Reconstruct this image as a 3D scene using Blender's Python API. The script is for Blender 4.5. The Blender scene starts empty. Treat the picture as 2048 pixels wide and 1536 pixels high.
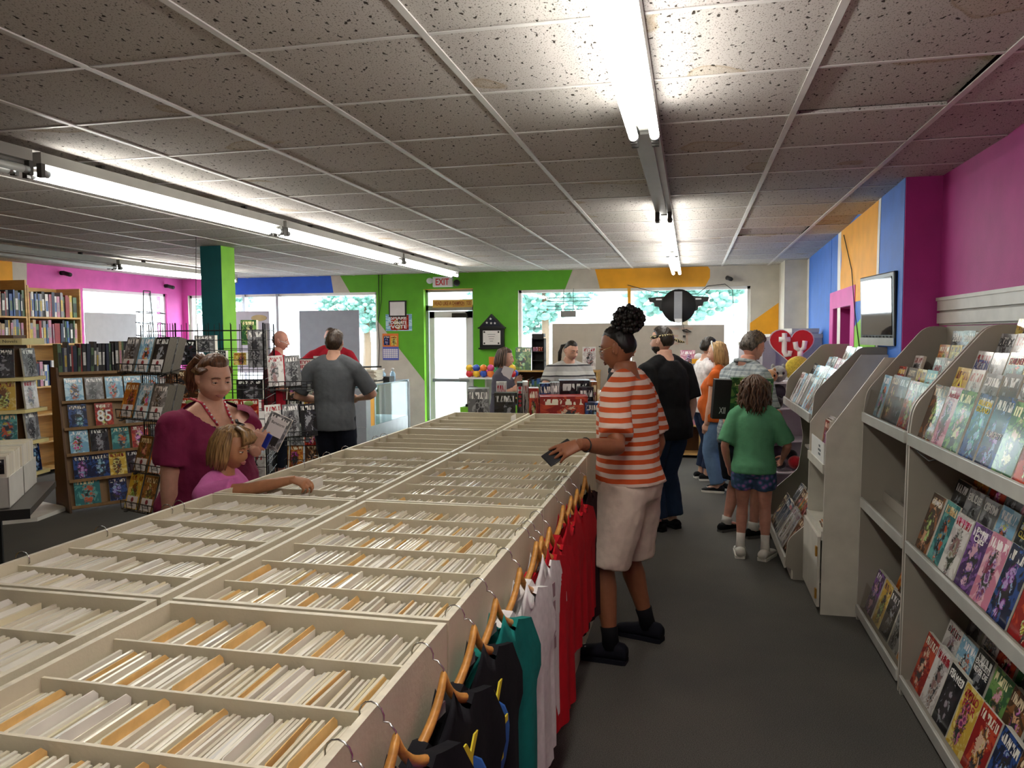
import bpy, bmesh, math, random
from mathutils import Vector, Matrix, Euler, noise
random.seed(7)
sc = bpy.context.scene
COL = sc.collection
PI = math.pi
# ---------------------------------------------------------------- camera
FPX, YAW, PITCH, ROLL, CH = 1550.0, 0.2265, 0.0642, -0.0063, 1.70
_f = Vector((-math.sin(YAW)*math.cos(PITCH), math.cos(YAW)*math.cos(PITCH), -math.sin(PITCH)))
_r0 = Vector((math.cos(YAW), math.sin(YAW), 0)); _u0 = _r0.cross(_f)
_r = math.cos(ROLL)*_r0 + math.sin(ROLL)*_u0
_u = -math.sin(ROLL)*_r0 + math.cos(ROLL)*_u0
cd = bpy.data.cameras.new('camera'); cam = bpy.data.objects.new('camera', cd); COL.objects.link(cam)
cd.sensor_width = 36.0; cd.lens = FPX/2048*36.0; cd.clip_start = 0.02; cd.clip_end = 300
cam.matrix_world = Matrix(((_r.x, _u.x, -_f.x, 0), (_r.y, _u.y, -_f.y, 0), (_r.z, _u.z, -_f.z, CH), (0, 0, 0, 1)))
sc.camera = cam
C0 = Vector((0, 0, CH))
def ray(x, y): return _f + _r*((x-1024)/FPX) + _u*(-(y-768)/FPX)
def D(x, y, d): return C0 + ray(x, y)*d                                   # point seen at a pixel, d metres ahead
def G(x, y, z=0.0): v = ray(x, y); return C0 + v*((z-CH)/v.z)             # on a level plane
def AY(x, y, Y): v = ray(x, y); return C0 + v*(Y/v.y)                     # on a wall across
def AX(x, y, X): v = ray(x, y); return C0 + v*(X/v.x)                     # on a wall along
# ---------------------------------------------------------------- world, sun, exposure
w = bpy.data.worlds.new('sky'); sc.world = w; w.use_nodes = True
bg = w.node_tree.nodes['Background']; bg.inputs[0].default_value = (0.86, 0.95, 1.0, 1); bg.inputs[1].default_value = 5.5
sd = bpy.data.lights.new('sun', 'SUN'); sd.energy = 5.0; sd.angle = 0.02; sd.color = (1, .96, .88)
so = bpy.data.objects.new('sun', sd); COL.objects.link(so); so.rotation_euler = (math.radians(28), math.radians(8), 0)
vs = sc.view_settings
sc.display_settings.display_device = 'sRGB'
vs.view_transform = 'Standard'; vs.look = 'None'; vs.exposure = 1.25; vs.gamma = 1.0; vs.use_curve_mapping = False
TUBE = 13.0
# ---------------------------------------------------------------- materials
MATS = {}
def s2l(c): return tuple(((v/12.92) if v <= .04045 else ((v+.055)/1.055)**2.4) for v in c)
def rgb(h):
    h = h.lstrip('#'); return s2l(tuple(int(h[i:i+2], 16)/255 for i in (0, 2, 4)))
class NT:
    def __init__(s, name):
        s.m = bpy.data.materials.new(name); s.m.use_nodes = True; s.t = s.m.node_tree; s.b = s.t.nodes['Principled BSDF']
        s.out = s.t.nodes['Material Output']
    def n(s, typ, **k):
        nd = s.t.nodes.new(typ)
        for a, v in k.items():
            if a.startswith('i_'):
                key = a[2:]
                key = int(key) if key.isdigit() else key.replace('_', ' ')
                if isinstance(v, bpy.types.NodeSocket): s.t.links.new(v, nd.inputs[key])
                else: nd.inputs[key].default_value = v
            else: setattr(nd, a, v)
        return nd
    def l(s, a, b): s.t.links.new(a, b)
    def set(s, **k):
        for a, v in k.items():
            i = s.b.inputs[a.replace('_', ' ')]
            if isinstance(v, bpy.types.NodeSocket): s.t.links.new(v, i)
            else: i.default_value = v
    def math(s, op, a, b=0.0, c=0.0):
        nd = s.n('ShaderNodeMath', operation=op)
        for i, v in enumerate((a, b, c)):
            if isinstance(v, bpy.types.NodeSocket): s.t.links.new(v, nd.inputs[i])
            else: nd.inputs[i].default_value = v
        return nd.outputs[0]
    def mix(s, f, a, b, mode='MIX'):
        nd = s.n('ShaderNodeMix', data_type='RGBA', blend_type=mode)
        for i, v in ((0, f), (6, a), (7, b)):
            if isinstance(v, bpy.types.NodeSocket): s.t.links.new(v, nd.inputs[i])
            else: nd.inputs[i].default_value = (tuple(v)+(1,))[:4] if i > 0 else v
        return nd.outputs[2]
    def ramp(s, f, stops, interp='LINEAR'):
        nd = s.n('ShaderNodeValToRGB'); e = nd.color_ramp.elements; nd.color_ramp.interpolation = interp
        while len(e) > 1: e.remove(e[-1])
        e[0].position = stops[0][0]; e[0].color = tuple(stops[0][1])+(1,)
        for p, c in stops[1:]:
            x = e.new(p); x.color = tuple(c)+(1,)
        s.t.links.new(f, nd.inputs[0]); return nd.outputs[0]
def mat(name, col, rough=.6, metal=0.0, var=.06, scale=9.0, bump=0.0, bscale=60.0, spec=.5, stretch=None, sheen=0, coat=0):
    if name in MATS: return MATS[name]
    if isinstance(col, str): col = rgb(col)
    N = NT(name); tc = N.n('ShaderNodeTexCoord').outputs['Object']
    if stretch:
        mp = N.n('ShaderNodeMapping'); mp.inputs['Scale'].default_value = stretch; N.l(tc, mp.inputs[0]); tc = mp.outputs[0]
    if var:
        nz = N.n('ShaderNodeTexNoise', i_Scale=scale, i_Detail=4.0, i_Vector=tc)
        d = tuple(max(0, c*(1-var*2)) for c in col); b = tuple(min(1, c*(1+var*2)) for c in col)
        N.set(Base_Color=N.ramp(nz.outputs[0], [(.25, d), (.75, b)]))
    else: N.set(Base_Color=tuple(col)+(1,))
    N.set(Roughness=rough, Metallic=metal, Specular_IOR_Level=spec)
    if sheen: N.set(Sheen_Weight=sheen)
    if coat: N.set(Coat_Weight=coat, Coat_Roughness=.12)
    if bump:
        nb = N.n('ShaderNodeTexNoise', i_Scale=bscale, i_Detail=3.0, i_Vector=tc)
        bp = N.n('ShaderNodeBump', i_Strength=bump, i_Distance=.01, i_Height=nb.outputs[0]); N.set(Normal=bp.outputs[0])
    MATS[name] = N.m; return N.m
def glass(name, tint=(1, 1, 1), refl=.06, rough=0.02):
    if name in MATS: return MATS[name]
    N = NT(name); tr = N.n('ShaderNodeBsdfTransparent', i_Color=tuple(tint)+(1,)); gl = N.n('ShaderNodeBsdfGlossy', i_Roughness=rough)
    mx = N.n('ShaderNodeMixShader', i_0=refl); N.l(tr.outputs[0], mx.inputs[1]); N.l(gl.outputs[0], mx.inputs[2]); N.l(mx.outputs[0], N.out.inputs[0])
    MATS[name] = N.m; return N.m
def emit(name, col, s):
    if name in MATS: return MATS[name]
    N = NT(name); e = N.n('ShaderNodeEmission', i_Color=tuple(col)+(1,), i_Strength=s); N.l(e.outputs[0], N.out.inputs[0]); MATS[name] = N.m; return N.m
# ---------------------------------------------------------------- geometry helpers
class MB:
    def __init__(s): s.v = []; s.f = []; s.mi = []; s.sm = []; s.cur = 0; s.smooth = False
    def add(s, vs, fs):
        o = len(s.v); s.v += [tuple(v) for v in vs]
        for f in fs: s.f.append(tuple(i+o for i in f)); s.mi.append(s.cur); s.sm.append(s.smooth)
        return s
    def mat(s, i): s.cur = i; return s
    def sf(s, b=True): s.smooth = b; return s
    def box(s, x0, x1, y0, y1, z0, z1, M=None):
        v = [Vector(p) for p in ((x0,y0,z0),(x1,y0,z0),(x1,y1,z0),(x0,y1,z0),(x0,y0,z1),(x1,y0,z1),(x1,y1,z1),(x0,y1,z1))]
        if M is not None: v = [M @ p for p in v]
        return s.add(v, [(3,2,1,0),(4,5,6,7),(0,1,5,4),(1,2,6,5),(2,3,7,6),(3,0,4,7)])
    def cbox(s, c, sx, sy, sz, M=None): return s.box(c[0]-sx/2, c[0]+sx/2, c[1]-sy/2, c[1]+sy/2, c[2]-sz/2, c[2]+sz/2, M)
    def bar(s, a, b, w, h=None):
        a, b = Vector(a), Vector(b); h = h or w; d = b-a; L = d.length
        q = d.to_track_quat('Z', 'X').to_matrix().to_4x4(); M = Matrix.Translation(a) @ q
        return s.box(-w/2, w/2, -h/2, h/2, 0, L, M)
    def loft(s, rings, caps=True, closed=True):
        n = len(rings[0]); o = len(s.v); vs = [p for r in rings for p in r]; fs = []
        for k in range(len(rings)-1):
            for i in range(n if closed else n-1):
                j = (i+1) % n; fs.append((k*n+i, k*n+j, (k+1)*n+j, (k+1)*n+i))
        if caps and closed:
            fs.append(tuple(range(n-1, -1, -1))); m = (len(rings)-1)*n; fs.append(tuple(range(m, m+n)))
        return s.add(vs, fs)
    def tube(s, pts, r, n=8, caps=True):
        pts = [Vector(p) for p in pts]; rs = r if isinstance(r, (list, tuple)) else [r]*len(pts); rings = []; up = None
        for i, p in enumerate(pts):
            d = (pts[min(i+1, len(pts)-1)]-pts[max(i-1, 0)]).normalized()
            if up is None: up = Vector((0, 0, 1)) if abs(d.z) < .9 else Vector((1, 0, 0))
            a = d.cross(up)
            if a.length < 1e-6: a = d.cross(Vector((1, .3, 0)))
            a.normalize(); b = a.cross(d).normalized(); up = b
            rings.append([p+a*rs[i]*math.cos(2*PI*k/n)+b*rs[i]*math.sin(2*PI*k/n) for k in range(n)])
        return s.loft(rings, caps)
    def lathe(s, prof, c=(0,0,0), n=20):
        c = Vector(c); return s.loft([[c+Vector((r*math.cos(2*PI*k/n), r*math.sin(2*PI*k/n), z)) for k in range(n)] for r, z in prof])
    def ell(s, c, rx, ry, rz, n=16, m=10, M=None, fn=None):
        c = Vector(c); rings = []
        for j in range(m+1):
            t = -PI/2+PI*j/m; ct = max(math.cos(t), .02)
            ring = []
            for k in range(n):
                a = 2*PI*k/n; p = Vector((rx*ct*math.cos(a), ry*ct*math.sin(a), rz*math.sin(t)))
                if fn: p = fn(p)
                if M is not None: p = M @ p
                ring.append(c+p)
            rings.append(ring)
        return s.loft(rings)
    def prism(s, poly, M, th):
        """poly 2D (u,v) extruded along local w by th; M maps (u,v,w) to space"""
        n = len(poly); a = [M @ Vector((u, v, 0)) for u, v in poly]; b = [M @ Vector((u, v, th)) for u, v in poly]
        return s.add(a+b, [tuple(range(n-1, -1, -1)), tuple(range(n, 2*n))]+[(i, (i+1) % n, n+(i+1) % n, n+i) for i in range(n)])
    def mesh(s, name, mats):
        me = bpy.data.meshes.new(name); me.from_pydata(s.v, [], s.f)
        for m in (mats if isinstance(mats, (list, tuple)) else [mats]): me.materials.append(m)
        me.polygons.foreach_set('material_index', s.mi); me.polygons.foreach_set('use_smooth', s.sm)
        bm = bmesh.new(); bm.from_mesh(me); bmesh.ops.recalc_face_normals(bm, faces=bm.faces); bm.to_mesh(me); bm.free()
        me.update(); return me
    def build(s, name, mats, parent=None, loc=None, rot=None):
        return obj(name, s.mesh(name, mats), parent, loc, rot)
def obj(name, me, parent=None, loc=None, rot=None):
    o = bpy.data.objects.new(name, me); COL.objects.link(o)
    if loc is not None: o.location = loc
    if rot is not None: o.rotation_euler = rot
    if parent is not None: o.parent = parent
    return o
def tag(o, label=None, cat=None, group=None, kind=None):
    if label:
        o['label'] = label
        if len(label.split()) > 16: print('LONGLABEL', label)
    if cat: o['category'] = cat
    if group: o['group'] = group
    if kind: o['kind'] = kind
    return o
def thing(name, label, cat, loc=(0, 0, 0), rz=0.0, group=None):
    o = bpy.data.objects.new(name, None); COL.objects.link(o); o.location = loc; o.rotation_euler = (0, 0, rz); o.empty_display_size = .1
    return tag(o, label, cat, group)
def bevel(o, wd=.004, seg=2):
    m = o.modifiers.new('bevel', 'BEVEL'); m.width = wd; m.segments = seg; m.limit_method = 'ANGLE'; return o
def MXYZ(o, x, y, z):
    x, y, z = Vector(x), Vector(y), Vector(z)
    return Matrix(((x.x, y.x, z.x, o[0]), (x.y, y.y, z.y, o[1]), (x.z, y.z, z.z, o[2]), (0, 0, 0, 1)))
_tc = {}
def text_mesh(txt, size=1.0, ext=.002, bold=0.0):
    cu = bpy.data.curves.new('lettering', 'FONT'); cu.body = txt; cu.size = size; cu.extrude = ext; cu.align_x = 'CENTER'; cu.align_y = 'CENTER'; cu.offset = bold; cu.resolution_u = 3
    o = bpy.data.objects.new('lettering', cu); COL.objects.link(o); dg = bpy.context.evaluated_depsgraph_get()
    me = bpy.data.meshes.new_from_object(o.evaluated_get(dg)); bpy.data.objects.remove(o); bpy.data.curves.remove(cu); return me
def text(txt, M, wd, ht, m, parent=None, ext=.001, bold=0.0, name='lettering'):
    """flat lettering fitted into wd x ht; M maps (right, up, out) to the parent's space"""
    me = text_mesh(txt, 1.0, ext, bold); xs = [v.co.x for v in me.vertices]; ys = [v.co.y for v in me.vertices]
    if not xs: return None
    sx = wd/max(1e-6, max(xs)-min(xs)); sy = ht/max(1e-6, max(ys)-min(ys)); cx = (max(xs)+min(xs))/2; cy = (max(ys)+min(ys))/2
    for v in me.vertices: v.co = M @ Vector(((v.co.x-cx)*sx, (v.co.y-cy)*sy, v.co.z))
    me.materials.append(m); return obj(name, me, parent)
def copy_tree(o, loc=None, rz=None, parent=None):
    c = o.copy(); COL.objects.link(c)
    if parent is not None: c.parent = parent
    for ch in o.children: copy_tree(ch, parent=c)
    if loc is not None: c.location = loc
    if rz is not None: c.rotation_euler.z = rz
    return c
# ================================================================ THE ROOM
ZC = 2.623; XL, YB, YF = -8.1, 11.2, -3.2
X0, Y0, T = -2.635, 2.33, .6096
N = NT('carpet'); tc = N.n('ShaderNodeTexCoord').outputs['Object']
a = N.n('ShaderNodeTexNoise', i_Scale=260.0, i_Detail=2.0, i_Vector=tc); b = N.n('ShaderNodeTexNoise', i_Scale=1.1, i_Detail=5.0, i_Vector=tc)
c1 = N.ramp(a.outputs[0], [(.3, (.045, .044, .042)), (.7, (.15, .145, .135))]); c2 = N.ramp(b.outputs[0], [(.3, (.8, .8, .8)), (.7, (1.15, 1.1, 1.02))])
N.set(Base_Color=N.mix(1.0, c1, c2, 'MULTIPLY'), Roughness=.95, Specular_IOR_Level=.2)
bp = N.n('ShaderNodeBump', i_Strength=.5, i_Distance=.004, i_Height=a.outputs[0]); N.set(Normal=bp.outputs[0]); CARPET = N.m
tag(MB().box(XL-.2, 1.75, YF, YB+.05, -.08, 0).build('floor', CARPET), 'dark grey low pile carpet floor', kind='structure')
# ---- ceiling: tiles laid in a grid of metal runners
N = NT('ceiling_tile'); tc = N.n('ShaderNodeTexCoord').outputs['Object']; oi = N.n('ShaderNodeObjectInfo').outputs
ofs = N.n('ShaderNodeVectorMath', operation='ADD'); N.l(tc, ofs.inputs[0]); cmb = N.n('ShaderNodeCombineXYZ'); N.l(N.math('MULTIPLY', oi['Random'], 37.0), cmb.inputs[0]); N.l(cmb.outputs[0], ofs.inputs[1])
mp = N.n('ShaderNodeMapping'); mp.inputs['Scale'].default_value = (1, .55, 1); mp.inputs['Rotation'].default_value = (0, 0, .5); N.l(ofs.outputs[0], mp.inputs[0])
pit = N.n('ShaderNodeTexNoise', i_Scale=62.0, i_Detail=1.5, i_Roughness=.4, i_Vector=mp.outputs[0]); fine = N.n('ShaderNodeTexNoise', i_Scale=210.0, i_Detail=1.0, i_Vector=mp.outputs[0])
sp = N.ramp(pit.outputs[0], [(.30, (.11, .10, .09)), (.35, (1, 1, 1))]); fp = N.ramp(fine.outputs[0], [(.32, (.45, .43, .40)), (.42, (1, 1, 1))])
base = N.ramp(oi['Random'], [(0, (.50, .475, .44)), (.5, (.56, .53, .50)), (1, (.53, .49, .47))])
cc = N.mix(1.0, N.mix(1.0, base, sp, 'MULTIPLY'), fp, 'MULTIPLY')
st = N.n('ShaderNodeTexNoise', i_Scale=1.7, i_Detail=2.0, i_Vector=ofs.outputs[0]); stm = N.ramp(st.outputs[0], [(.66, (1, 1, 1)), (.675, (.80, .70, .56)), (.70, (.96, .92, .84))])
cc = N.mix(1.0, cc, stm, 'MULTIPLY')
N.set(Base_Color=cc, Roughness=.95, Specular_IOR_Level=.1); bp = N.n('ShaderNodeBump', i_Strength=.7, i_Distance=.006, i_Height=sp); N.set(Normal=bp.outputs[0]); TILE = N.m
RUN = mat('ceiling_runner', '#d2d0cc', .45, 0, .05)
CEIL = tag(MB().box(XL-.2, 1.75, YF, YB+.05, ZC+.10, ZC+.16).build('ceiling', mat('plenum', '#33302c', .9)), 'suspended ceiling of square fissured tiles', kind='structure')
g = .595; tile_me = MB().box(-g/2, g/2, -g/2, g/2, 0, .016).mesh('ceiling_tile', TILE)
i0, i1 = -9, 7; j0, j1 = -3, 15
tilt = {(6, 2): (-.055, 0), (6, 7): (-.05, 0), (5, 8): (-.02, 0), (5, 1): (-.012, .0)}
for i in range(i0-1, i1):
    for j in range(j0, j1):
        xa, xb = X0+i*T, X0+(i+1)*T; ya, yb = Y0+j*T, Y0+(j+1)*T
        xc0, xc1, yc1 = max(xa, XL), min(xb, 1.48), min(yb, YB)
        if xc1-xc0 < .03 or yc1-ya < .03: continue
        if (xc0, xc1, yc1) == (xa, xb, yb): o = obj('ceiling_tile', tile_me, CEIL, ((xa+xb)/2, (ya+yb)/2, ZC+.002))
        else:
            hx, hy = (xc1-xc0)/2-.006, (yc1-ya)/2-.006
            o = MB().box(-hx, hx, -hy, hy, 0, .016).build('ceiling_tile', TILE, CEIL, ((xc0+xc1)/2, (ya+yc1)/2, ZC+.002))
        if (i, j) in tilt: o.rotation_euler.x = tilt[(i, j)][0]; o.location.z += .018
mb = MB()
for i in range(i0-1, i1):
    for j in range(-10, j0):
        xa, xb = max(X0+i*T, XL), min(X0+(i+1)*T, 1.48); ya, yb = max(Y0+j*T, YF), Y0+(j+1)*T
        if xb-xa > .03 and yb-ya > .03: mb.box(xa+.007, xb-.007, ya+.007, yb-.007, ZC+.002, ZC+.018)
tag(mb.build('ceiling_tile_field', TILE, CEIL), kind='stuff')
for i in range(i0, i1+1):
    x = X0+i*T
    if XL < x < 1.46: MB().box(x-.0125, x+.0125, YF, YB, ZC-.004, ZC+.001).build('main_runner', RUN, CEIL)
for j in range(-8, j1):
    y = Y0+j*T
    if YF < y < YB: MB().box(XL, 1.45, y-.009, y+.009, ZC-.002, ZC+.0012).build('cross_runner', RUN, CEIL)
# ---- walls
def paint(n, c): return mat(n, c, .62, 0, .05, 6.0, .12, 160)
CREAM = paint('paint_cream', '#c9c3b4'); GREEN = paint('paint_green', '#5fae20'); LIME = paint('paint_lime', '#7fc62c'); BLUE = paint('paint_blue', '#1f5fd6'); PINK = paint('paint_pink', '#dc5fb3')
YEL = paint('paint_yellow', '#efa91c'); MAG = paint('paint_magenta', '#bd3a92'); TEAL = paint('paint_teal', '#1a6a72'); WHITE = paint('paint_white', '#e9e8e4'); MAGD = paint('paint_dark_magenta', '#9a2272'); WBLUE = paint('paint_sky_blue', '#2e72d2')
def patch(pts, m, parent, nrm, th=.0015, name='paint_patch'):
    """a layer of paint: polygon of points on a wall, lifted along nrm"""
    nrm = Vector(nrm); a = [Vector(p) for p in pts]; b = [p+nrm*th for p in a]; n = len(a)
    return MB().add(a+b, [tuple(range(n)), tuple(range(n, 2*n))]+[(i, (i+1) % n, n+(i+1) % n, n+i) for i in range(n)]).build(name, m, parent)
wb = MB()
WX = dict(a=XL, w0=-8.0, w1=-4.71, d0=-3.95, d1=-3.17, v0=-2.48, v1=.80, b=1.75)
SILL, WTOP, VTOP, DTOP = .82, 2.36, 2.345, 2.385
wb.box(WX['a']-.2, WX['w0'], YB, YB+.22, 0, ZC+.1).box(WX['w1'], WX['d0'], YB, YB+.22, 0, ZC+.1).box(WX['d1'], WX['v0'], YB, YB+.22, 0, ZC+.1).box(WX['v1'], WX['b'], YB, YB+.22, 0, ZC+.1)
wb.box(WX['w0'], WX['w1'], YB, YB+.22, 0, SILL).box(WX['w0'], WX['w1'], YB, YB+.22, WTOP, ZC+.1).box(WX['d0'], WX['d1'], YB, YB+.22, DTOP, ZC+.1)
wb.box(WX['v0'], WX['v1'], YB, YB+.22, 0, SILL).box(WX['v0'], WX['v1'], YB, YB+.22, VTOP, ZC+.1)
WB = tag(wb.build('wall_back', CREAM), 'back wall painted in blocks of pink, blue, green and yellow', kind='structure')
def bw(pts, m, k=1): return patch([AY(x, y, YB) if not isinstance(x, str) else y for x, y in pts], m, WB, (0, -1, 0), .0012*k)
def R(x0, x1, z0, z1): return [Vector((x0, YB, z0)), Vector((x1, YB, z0)), Vector((x1, YB, z1)), Vector((x0, YB, z1))]
def bwp(pts, m, k=1): return patch(pts, m, WB, (0, -1, 0), .0012*k)
def px(x, z=2.4): # wall X under a pixel column
    return AY(x, 560, YB).x
xb0 = px(466); xb1 = px(664); xg0 = px(690)
bwp(R(XL, xb0, WTOP, ZC), PINK); bwp(R(XL, WX['w0'], 0, WTOP), PINK); bwp(R(WX['w0'], WX['w1'], 0, SILL), CREAM)
bwp([Vector((xb0, YB, WTOP)), Vector((xb1+.02, YB, WTOP)), Vector((xb1-.02, YB, ZC)), Vector((xb0, YB, ZC))], BLUE)
bwp([Vector((xg0+.08, YB, WTOP)), Vector((WX['w1'], YB, WTOP)), Vector((WX['w1'], YB, ZC)), Vector((xg0-.08, YB, ZC))], GREEN)
zt = AY(752, 640, YB).z; zd = AY(836, 762, YB).z
bwp([Vector((WX['w1'], YB, zt)), Vector((WX['d0'], YB, zd)), Vector((WX['d0'], YB, ZC)), Vector((WX['w1'], YB, ZC))], GREEN)
bwp(R(WX['d0'], WX['d1'], DTOP, ZC), GREEN); bwp(R(WX['d1'], WX['v0'], 0, ZC), GREEN)
xa, xb = AY(1130, 576, YB).x, AY(1145, 545, YB).x
bwp([Vector((WX['v0'], YB, VTOP)), Vector((xa, YB, VTOP)), Vector((xb, YB, ZC)), Vector((WX['v0'], YB, ZC))], GREEN)
xa, xb, xc, xd = AY(1200, 576, YB).x, AY(1190, 545, YB).x, AY(1410, 576, YB).x, AY(1420, 555, YB).x
bwp([Vector((xa, YB, VTOP)), Vector((xc, YB, VTOP)), Vector((xd, YB, 2.47)), Vector((xd, YB, ZC-.04)), Vector((xd-.03, YB, ZC)), Vector((xb, YB, ZC))], YEL)
xe = AY(1565, 600, YB).x
bwp([Vector((WX['v1'], YB, 0)), Vector((xe, YB, 0)), AY(1565, 600, YB), AY(1500, 646, YB)], YEL)
# window and door trim
FRM = mat('white_frame', '#e4e4e2', .4, 0, .02); ALU = mat('brushed_aluminium', '#a9adb0', .35, .8, .04); PANE = glass('window_glass', (.97, .99, 1.0), .05)
def window(name, label, x0, x1, z0, z1, mull, mm):
    w = MB(); t = .04; yf = YB+.05
    w.box(x0, x0+t, yf, yf+.06, z0, z1).box(x1-t, x1, yf, yf+.06, z0, z1).box(x0, x1, yf, yf+.06, z0, z0+t).box(x0, x1, yf, yf+.06, z1-t, z1)
    W = tag(w.build(name, FRM), label, kind='structure')
    xs = [x0]+mull+[x1]
    for x in mull: MB().box(x-.022, x+.022, yf-.03, yf+.07, z0, z1).build('mullion', mm, W)
    for p, q in zip(xs[:-1], xs[1:]): MB().box(p+.03, q-.03, yf+.03, yf+.036, z0+.03, z1-.03).build('pane', PANE, W)
    MB().box(x0, x1, YB-.02, YB+.06, z0-.025, z0).build('sill', FRM, W)
    return W
window('window_1', 'wide shop window beside the green wall, two panes', WX['v0'], WX['v1'], SILL, VTOP, [px(1258)], YEL)
window('window_2', 'wide shop window behind the counter under the blue band', WX['w0'], WX['w1'], SILL, WTOP, [px(563)-.1, -7.0], ALU)
# door with transom
dz = AY(900, 614, YB).z
DR = MB(); x0, x1 = WX['d0'], WX['d1']
DR.box(x0, x0+.04, YB+.1, YB+.2, 0, DTOP).box(x1-.04, x1, YB+.1, YB+.2, 0, DTOP).box(x0, x1, YB+.1, YB+.2, DTOP-.04, DTOP).box(x0, x1, YB+.1, YB+.2, dz-.05, dz+.03)
DR = tag(DR.build('door_1', ALU), 'glazed entrance door in a green reveal under a slogan board', kind='structure')
lf = MB(); lx0, lx1 = x0+.05, x1-.05; lf.box(lx0, lx0+.08, YB+.12, YB+.165, .02, dz-.06).box(lx1-.10, lx1, YB+.12, YB+.165, .02, dz-.06).box(lx0, lx1, YB+.12, YB+.165, .02, .25).box(lx0, lx1, YB+.12, YB+.165, dz-.16, dz-.06)
lf.build('door_leaf', FRM, DR)
MB().box(lx0+.08, lx1-.1, YB+.14, YB+.146, .25, dz-.16).build('pane', PANE, DR); MB().box(x0+.04, x1-.04, YB+.14, YB+.146, dz+.03, DTOP-.04).build('pane', PANE, DR)
MB().box(lx1-.3, lx1-.06, YB+.05, YB+.12, dz-.16, dz-.09).build('door_closer', mat('closer_metal', '#3a3730', .4, .6), DR)
MB().box(lx0+.05, lx1-.05, YB+.085, YB+.115, .98, 1.03).build('push_bar', ALU, DR)
patch([Vector((x0+.001, YB, 0)), Vector((x0+.001, YB+.1, 0)), Vector((x0+.001, YB+.1, DTOP)), Vector((x0+.001, YB, DTOP))], LIME, DR, (1, 0, 0), name='reveal')
patch([Vector((x0, YB, DTOP-.001)), Vector((x1, YB, DTOP-.001)), Vector((x1, YB+.1, DTOP-.001)), Vector((x0, YB+.1, DTOP-.001))], YEL, DR, (0, 0, -1), name='reveal')
# left wall with its window
yl0, yl1 = AX(168, 640, XL).y, AX(336, 640, XL).y; zl = AX(250, 582, XL).z
wl = MB(); wl.box(XL-.2, XL, YF, yl0, 0, ZC+.1).box(XL-.2, XL, yl1, YB+.2, 0, ZC+.1).box(XL-.2, XL, yl0, yl1, 0, .82).box(XL-.2, XL, yl0, yl1, zl, ZC+.1)
WL = tag(wl.build('wall_left', PINK), 'left wall, pink with a yellow and a cream band', kind='structure')
ya, yb = AX(22, 540, XL).y, AX(50, 540, XL).y
patch([(XL, YF, 0), (XL, ya, 0), (XL, ya+.02, ZC), (XL, YF, ZC)], YEL, WL, (1, 0, 0)); patch([(XL, ya, 0), (XL, yb-.1, 0), (XL, yb+.03, ZC), (XL, ya+.02, ZC)], CREAM, WL, (1, 0, 0))
wf = MB(); t = .04
wf.box(XL-.1, XL-.04, yl0, yl0+t, .82, zl).box(XL-.1, XL-.04, yl1-t, yl1, .82, zl).box(XL-.1, XL-.04, yl0, yl1, .82, .86).box(XL-.1, XL-.04, yl0, yl1, zl-t, zl).box(XL-.1, XL-.04, yl1-.38, yl1-.34, .82, zl)
WN = tag(wf.build('window_3', FRM), 'shop window in the pink left wall', kind='structure'); MB().box(XL-.075, XL-.07, yl0+.03, yl1-.03, .85, zl-.03).build('pane', PANE, WN)
# right wall: a deep stretch far away, stepping back near the magazine racks
RA, RB = Vector((1.445, 10.55, 0)), Vector((1.25, 5.14, 0)); rd = (RB-RA).normalized(); rn = Vector((-1, 0, 0)); rn = Vector((rd.y, -rd.x, 0)); rn = rn if rn.x < 0 else -rn
def onR(x, y):
    v = ray(x, y); t = (RA-C0).dot(rn)/v.dot(rn); return C0+v*t
def RW(s, z): p = RA+rd*s; return Vector((p.x, p.y, z))
RL = (RB-RA).length
def sR(x, y=640): return (onR(x, y)-RA).dot(rd)
WR = MB(); bk = -rn*.35
def wslab(s0, s1, z0, z1, mbb): mbb.add([RW(s0, z0), RW(s1, z0), RW(s1, z1), RW(s0, z1)]+[p+bk for p in (RW(s0, z0), RW(s1, z0), RW(s1, z1), RW(s0, z1))], [(0,1,2,3),(7,6,5,4),(0,4,5,1),(1,5,6,2),(2,6,7,3),(3,7,4,0)])
sd0, sd1 = sR(1667), sR(1702); zdo = onR(1680, 615).z
wslab(0, sd0, 0, ZC+.1, WR); wslab(sd1, RL, 0, ZC+.1, WR); wslab(sd0, sd1, zdo, ZC+.1, WR)
WR = tag(WR.build('wall_right', WBLUE), 'right wall painted with wavy blue and yellow bands', kind='structure')
def rband(xa, xb, m, k, wob=.03, z0=0):
    pts = []; s0, s1 = sR(xa), sR(xb); n = 10
    for i in range(n+1): z = z0+(ZC-z0)*i/n; pts.append(RW(s0+wob*math.sin(i*1.1+k), z))
    for i in range(n, -1, -1): z = z0+(ZC-z0)*i/n; pts.append(RW(s1+wob*math.sin(i*1.1+k), z))
    return patch(pts, m, WR, rn, .0015*k)
rband(1610, 1617, WHITE, 1); rband(1674, 1680, WHITE, 1); rband(1680, 1753, YEL, 1, .03, zdo+.02); rband(1752.5, 1757, WHITE, 2, .02)
patch([RW(sd1+.03, 0), RW(sR(1752), 0), RW(sR(1752), onR(1752, 625).z), RW(sR(1728), onR(1728, 630).z), RW(sd1+.03, onR(1709, 662).z)], LIME, WR, rn, .004)
patch([RW(sR(1650), 0), RW(sR(1661), 0), RW(sR(1661), ZC), RW(sR(1650), ZC)], WBLUE, WR, rn, .003)
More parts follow.
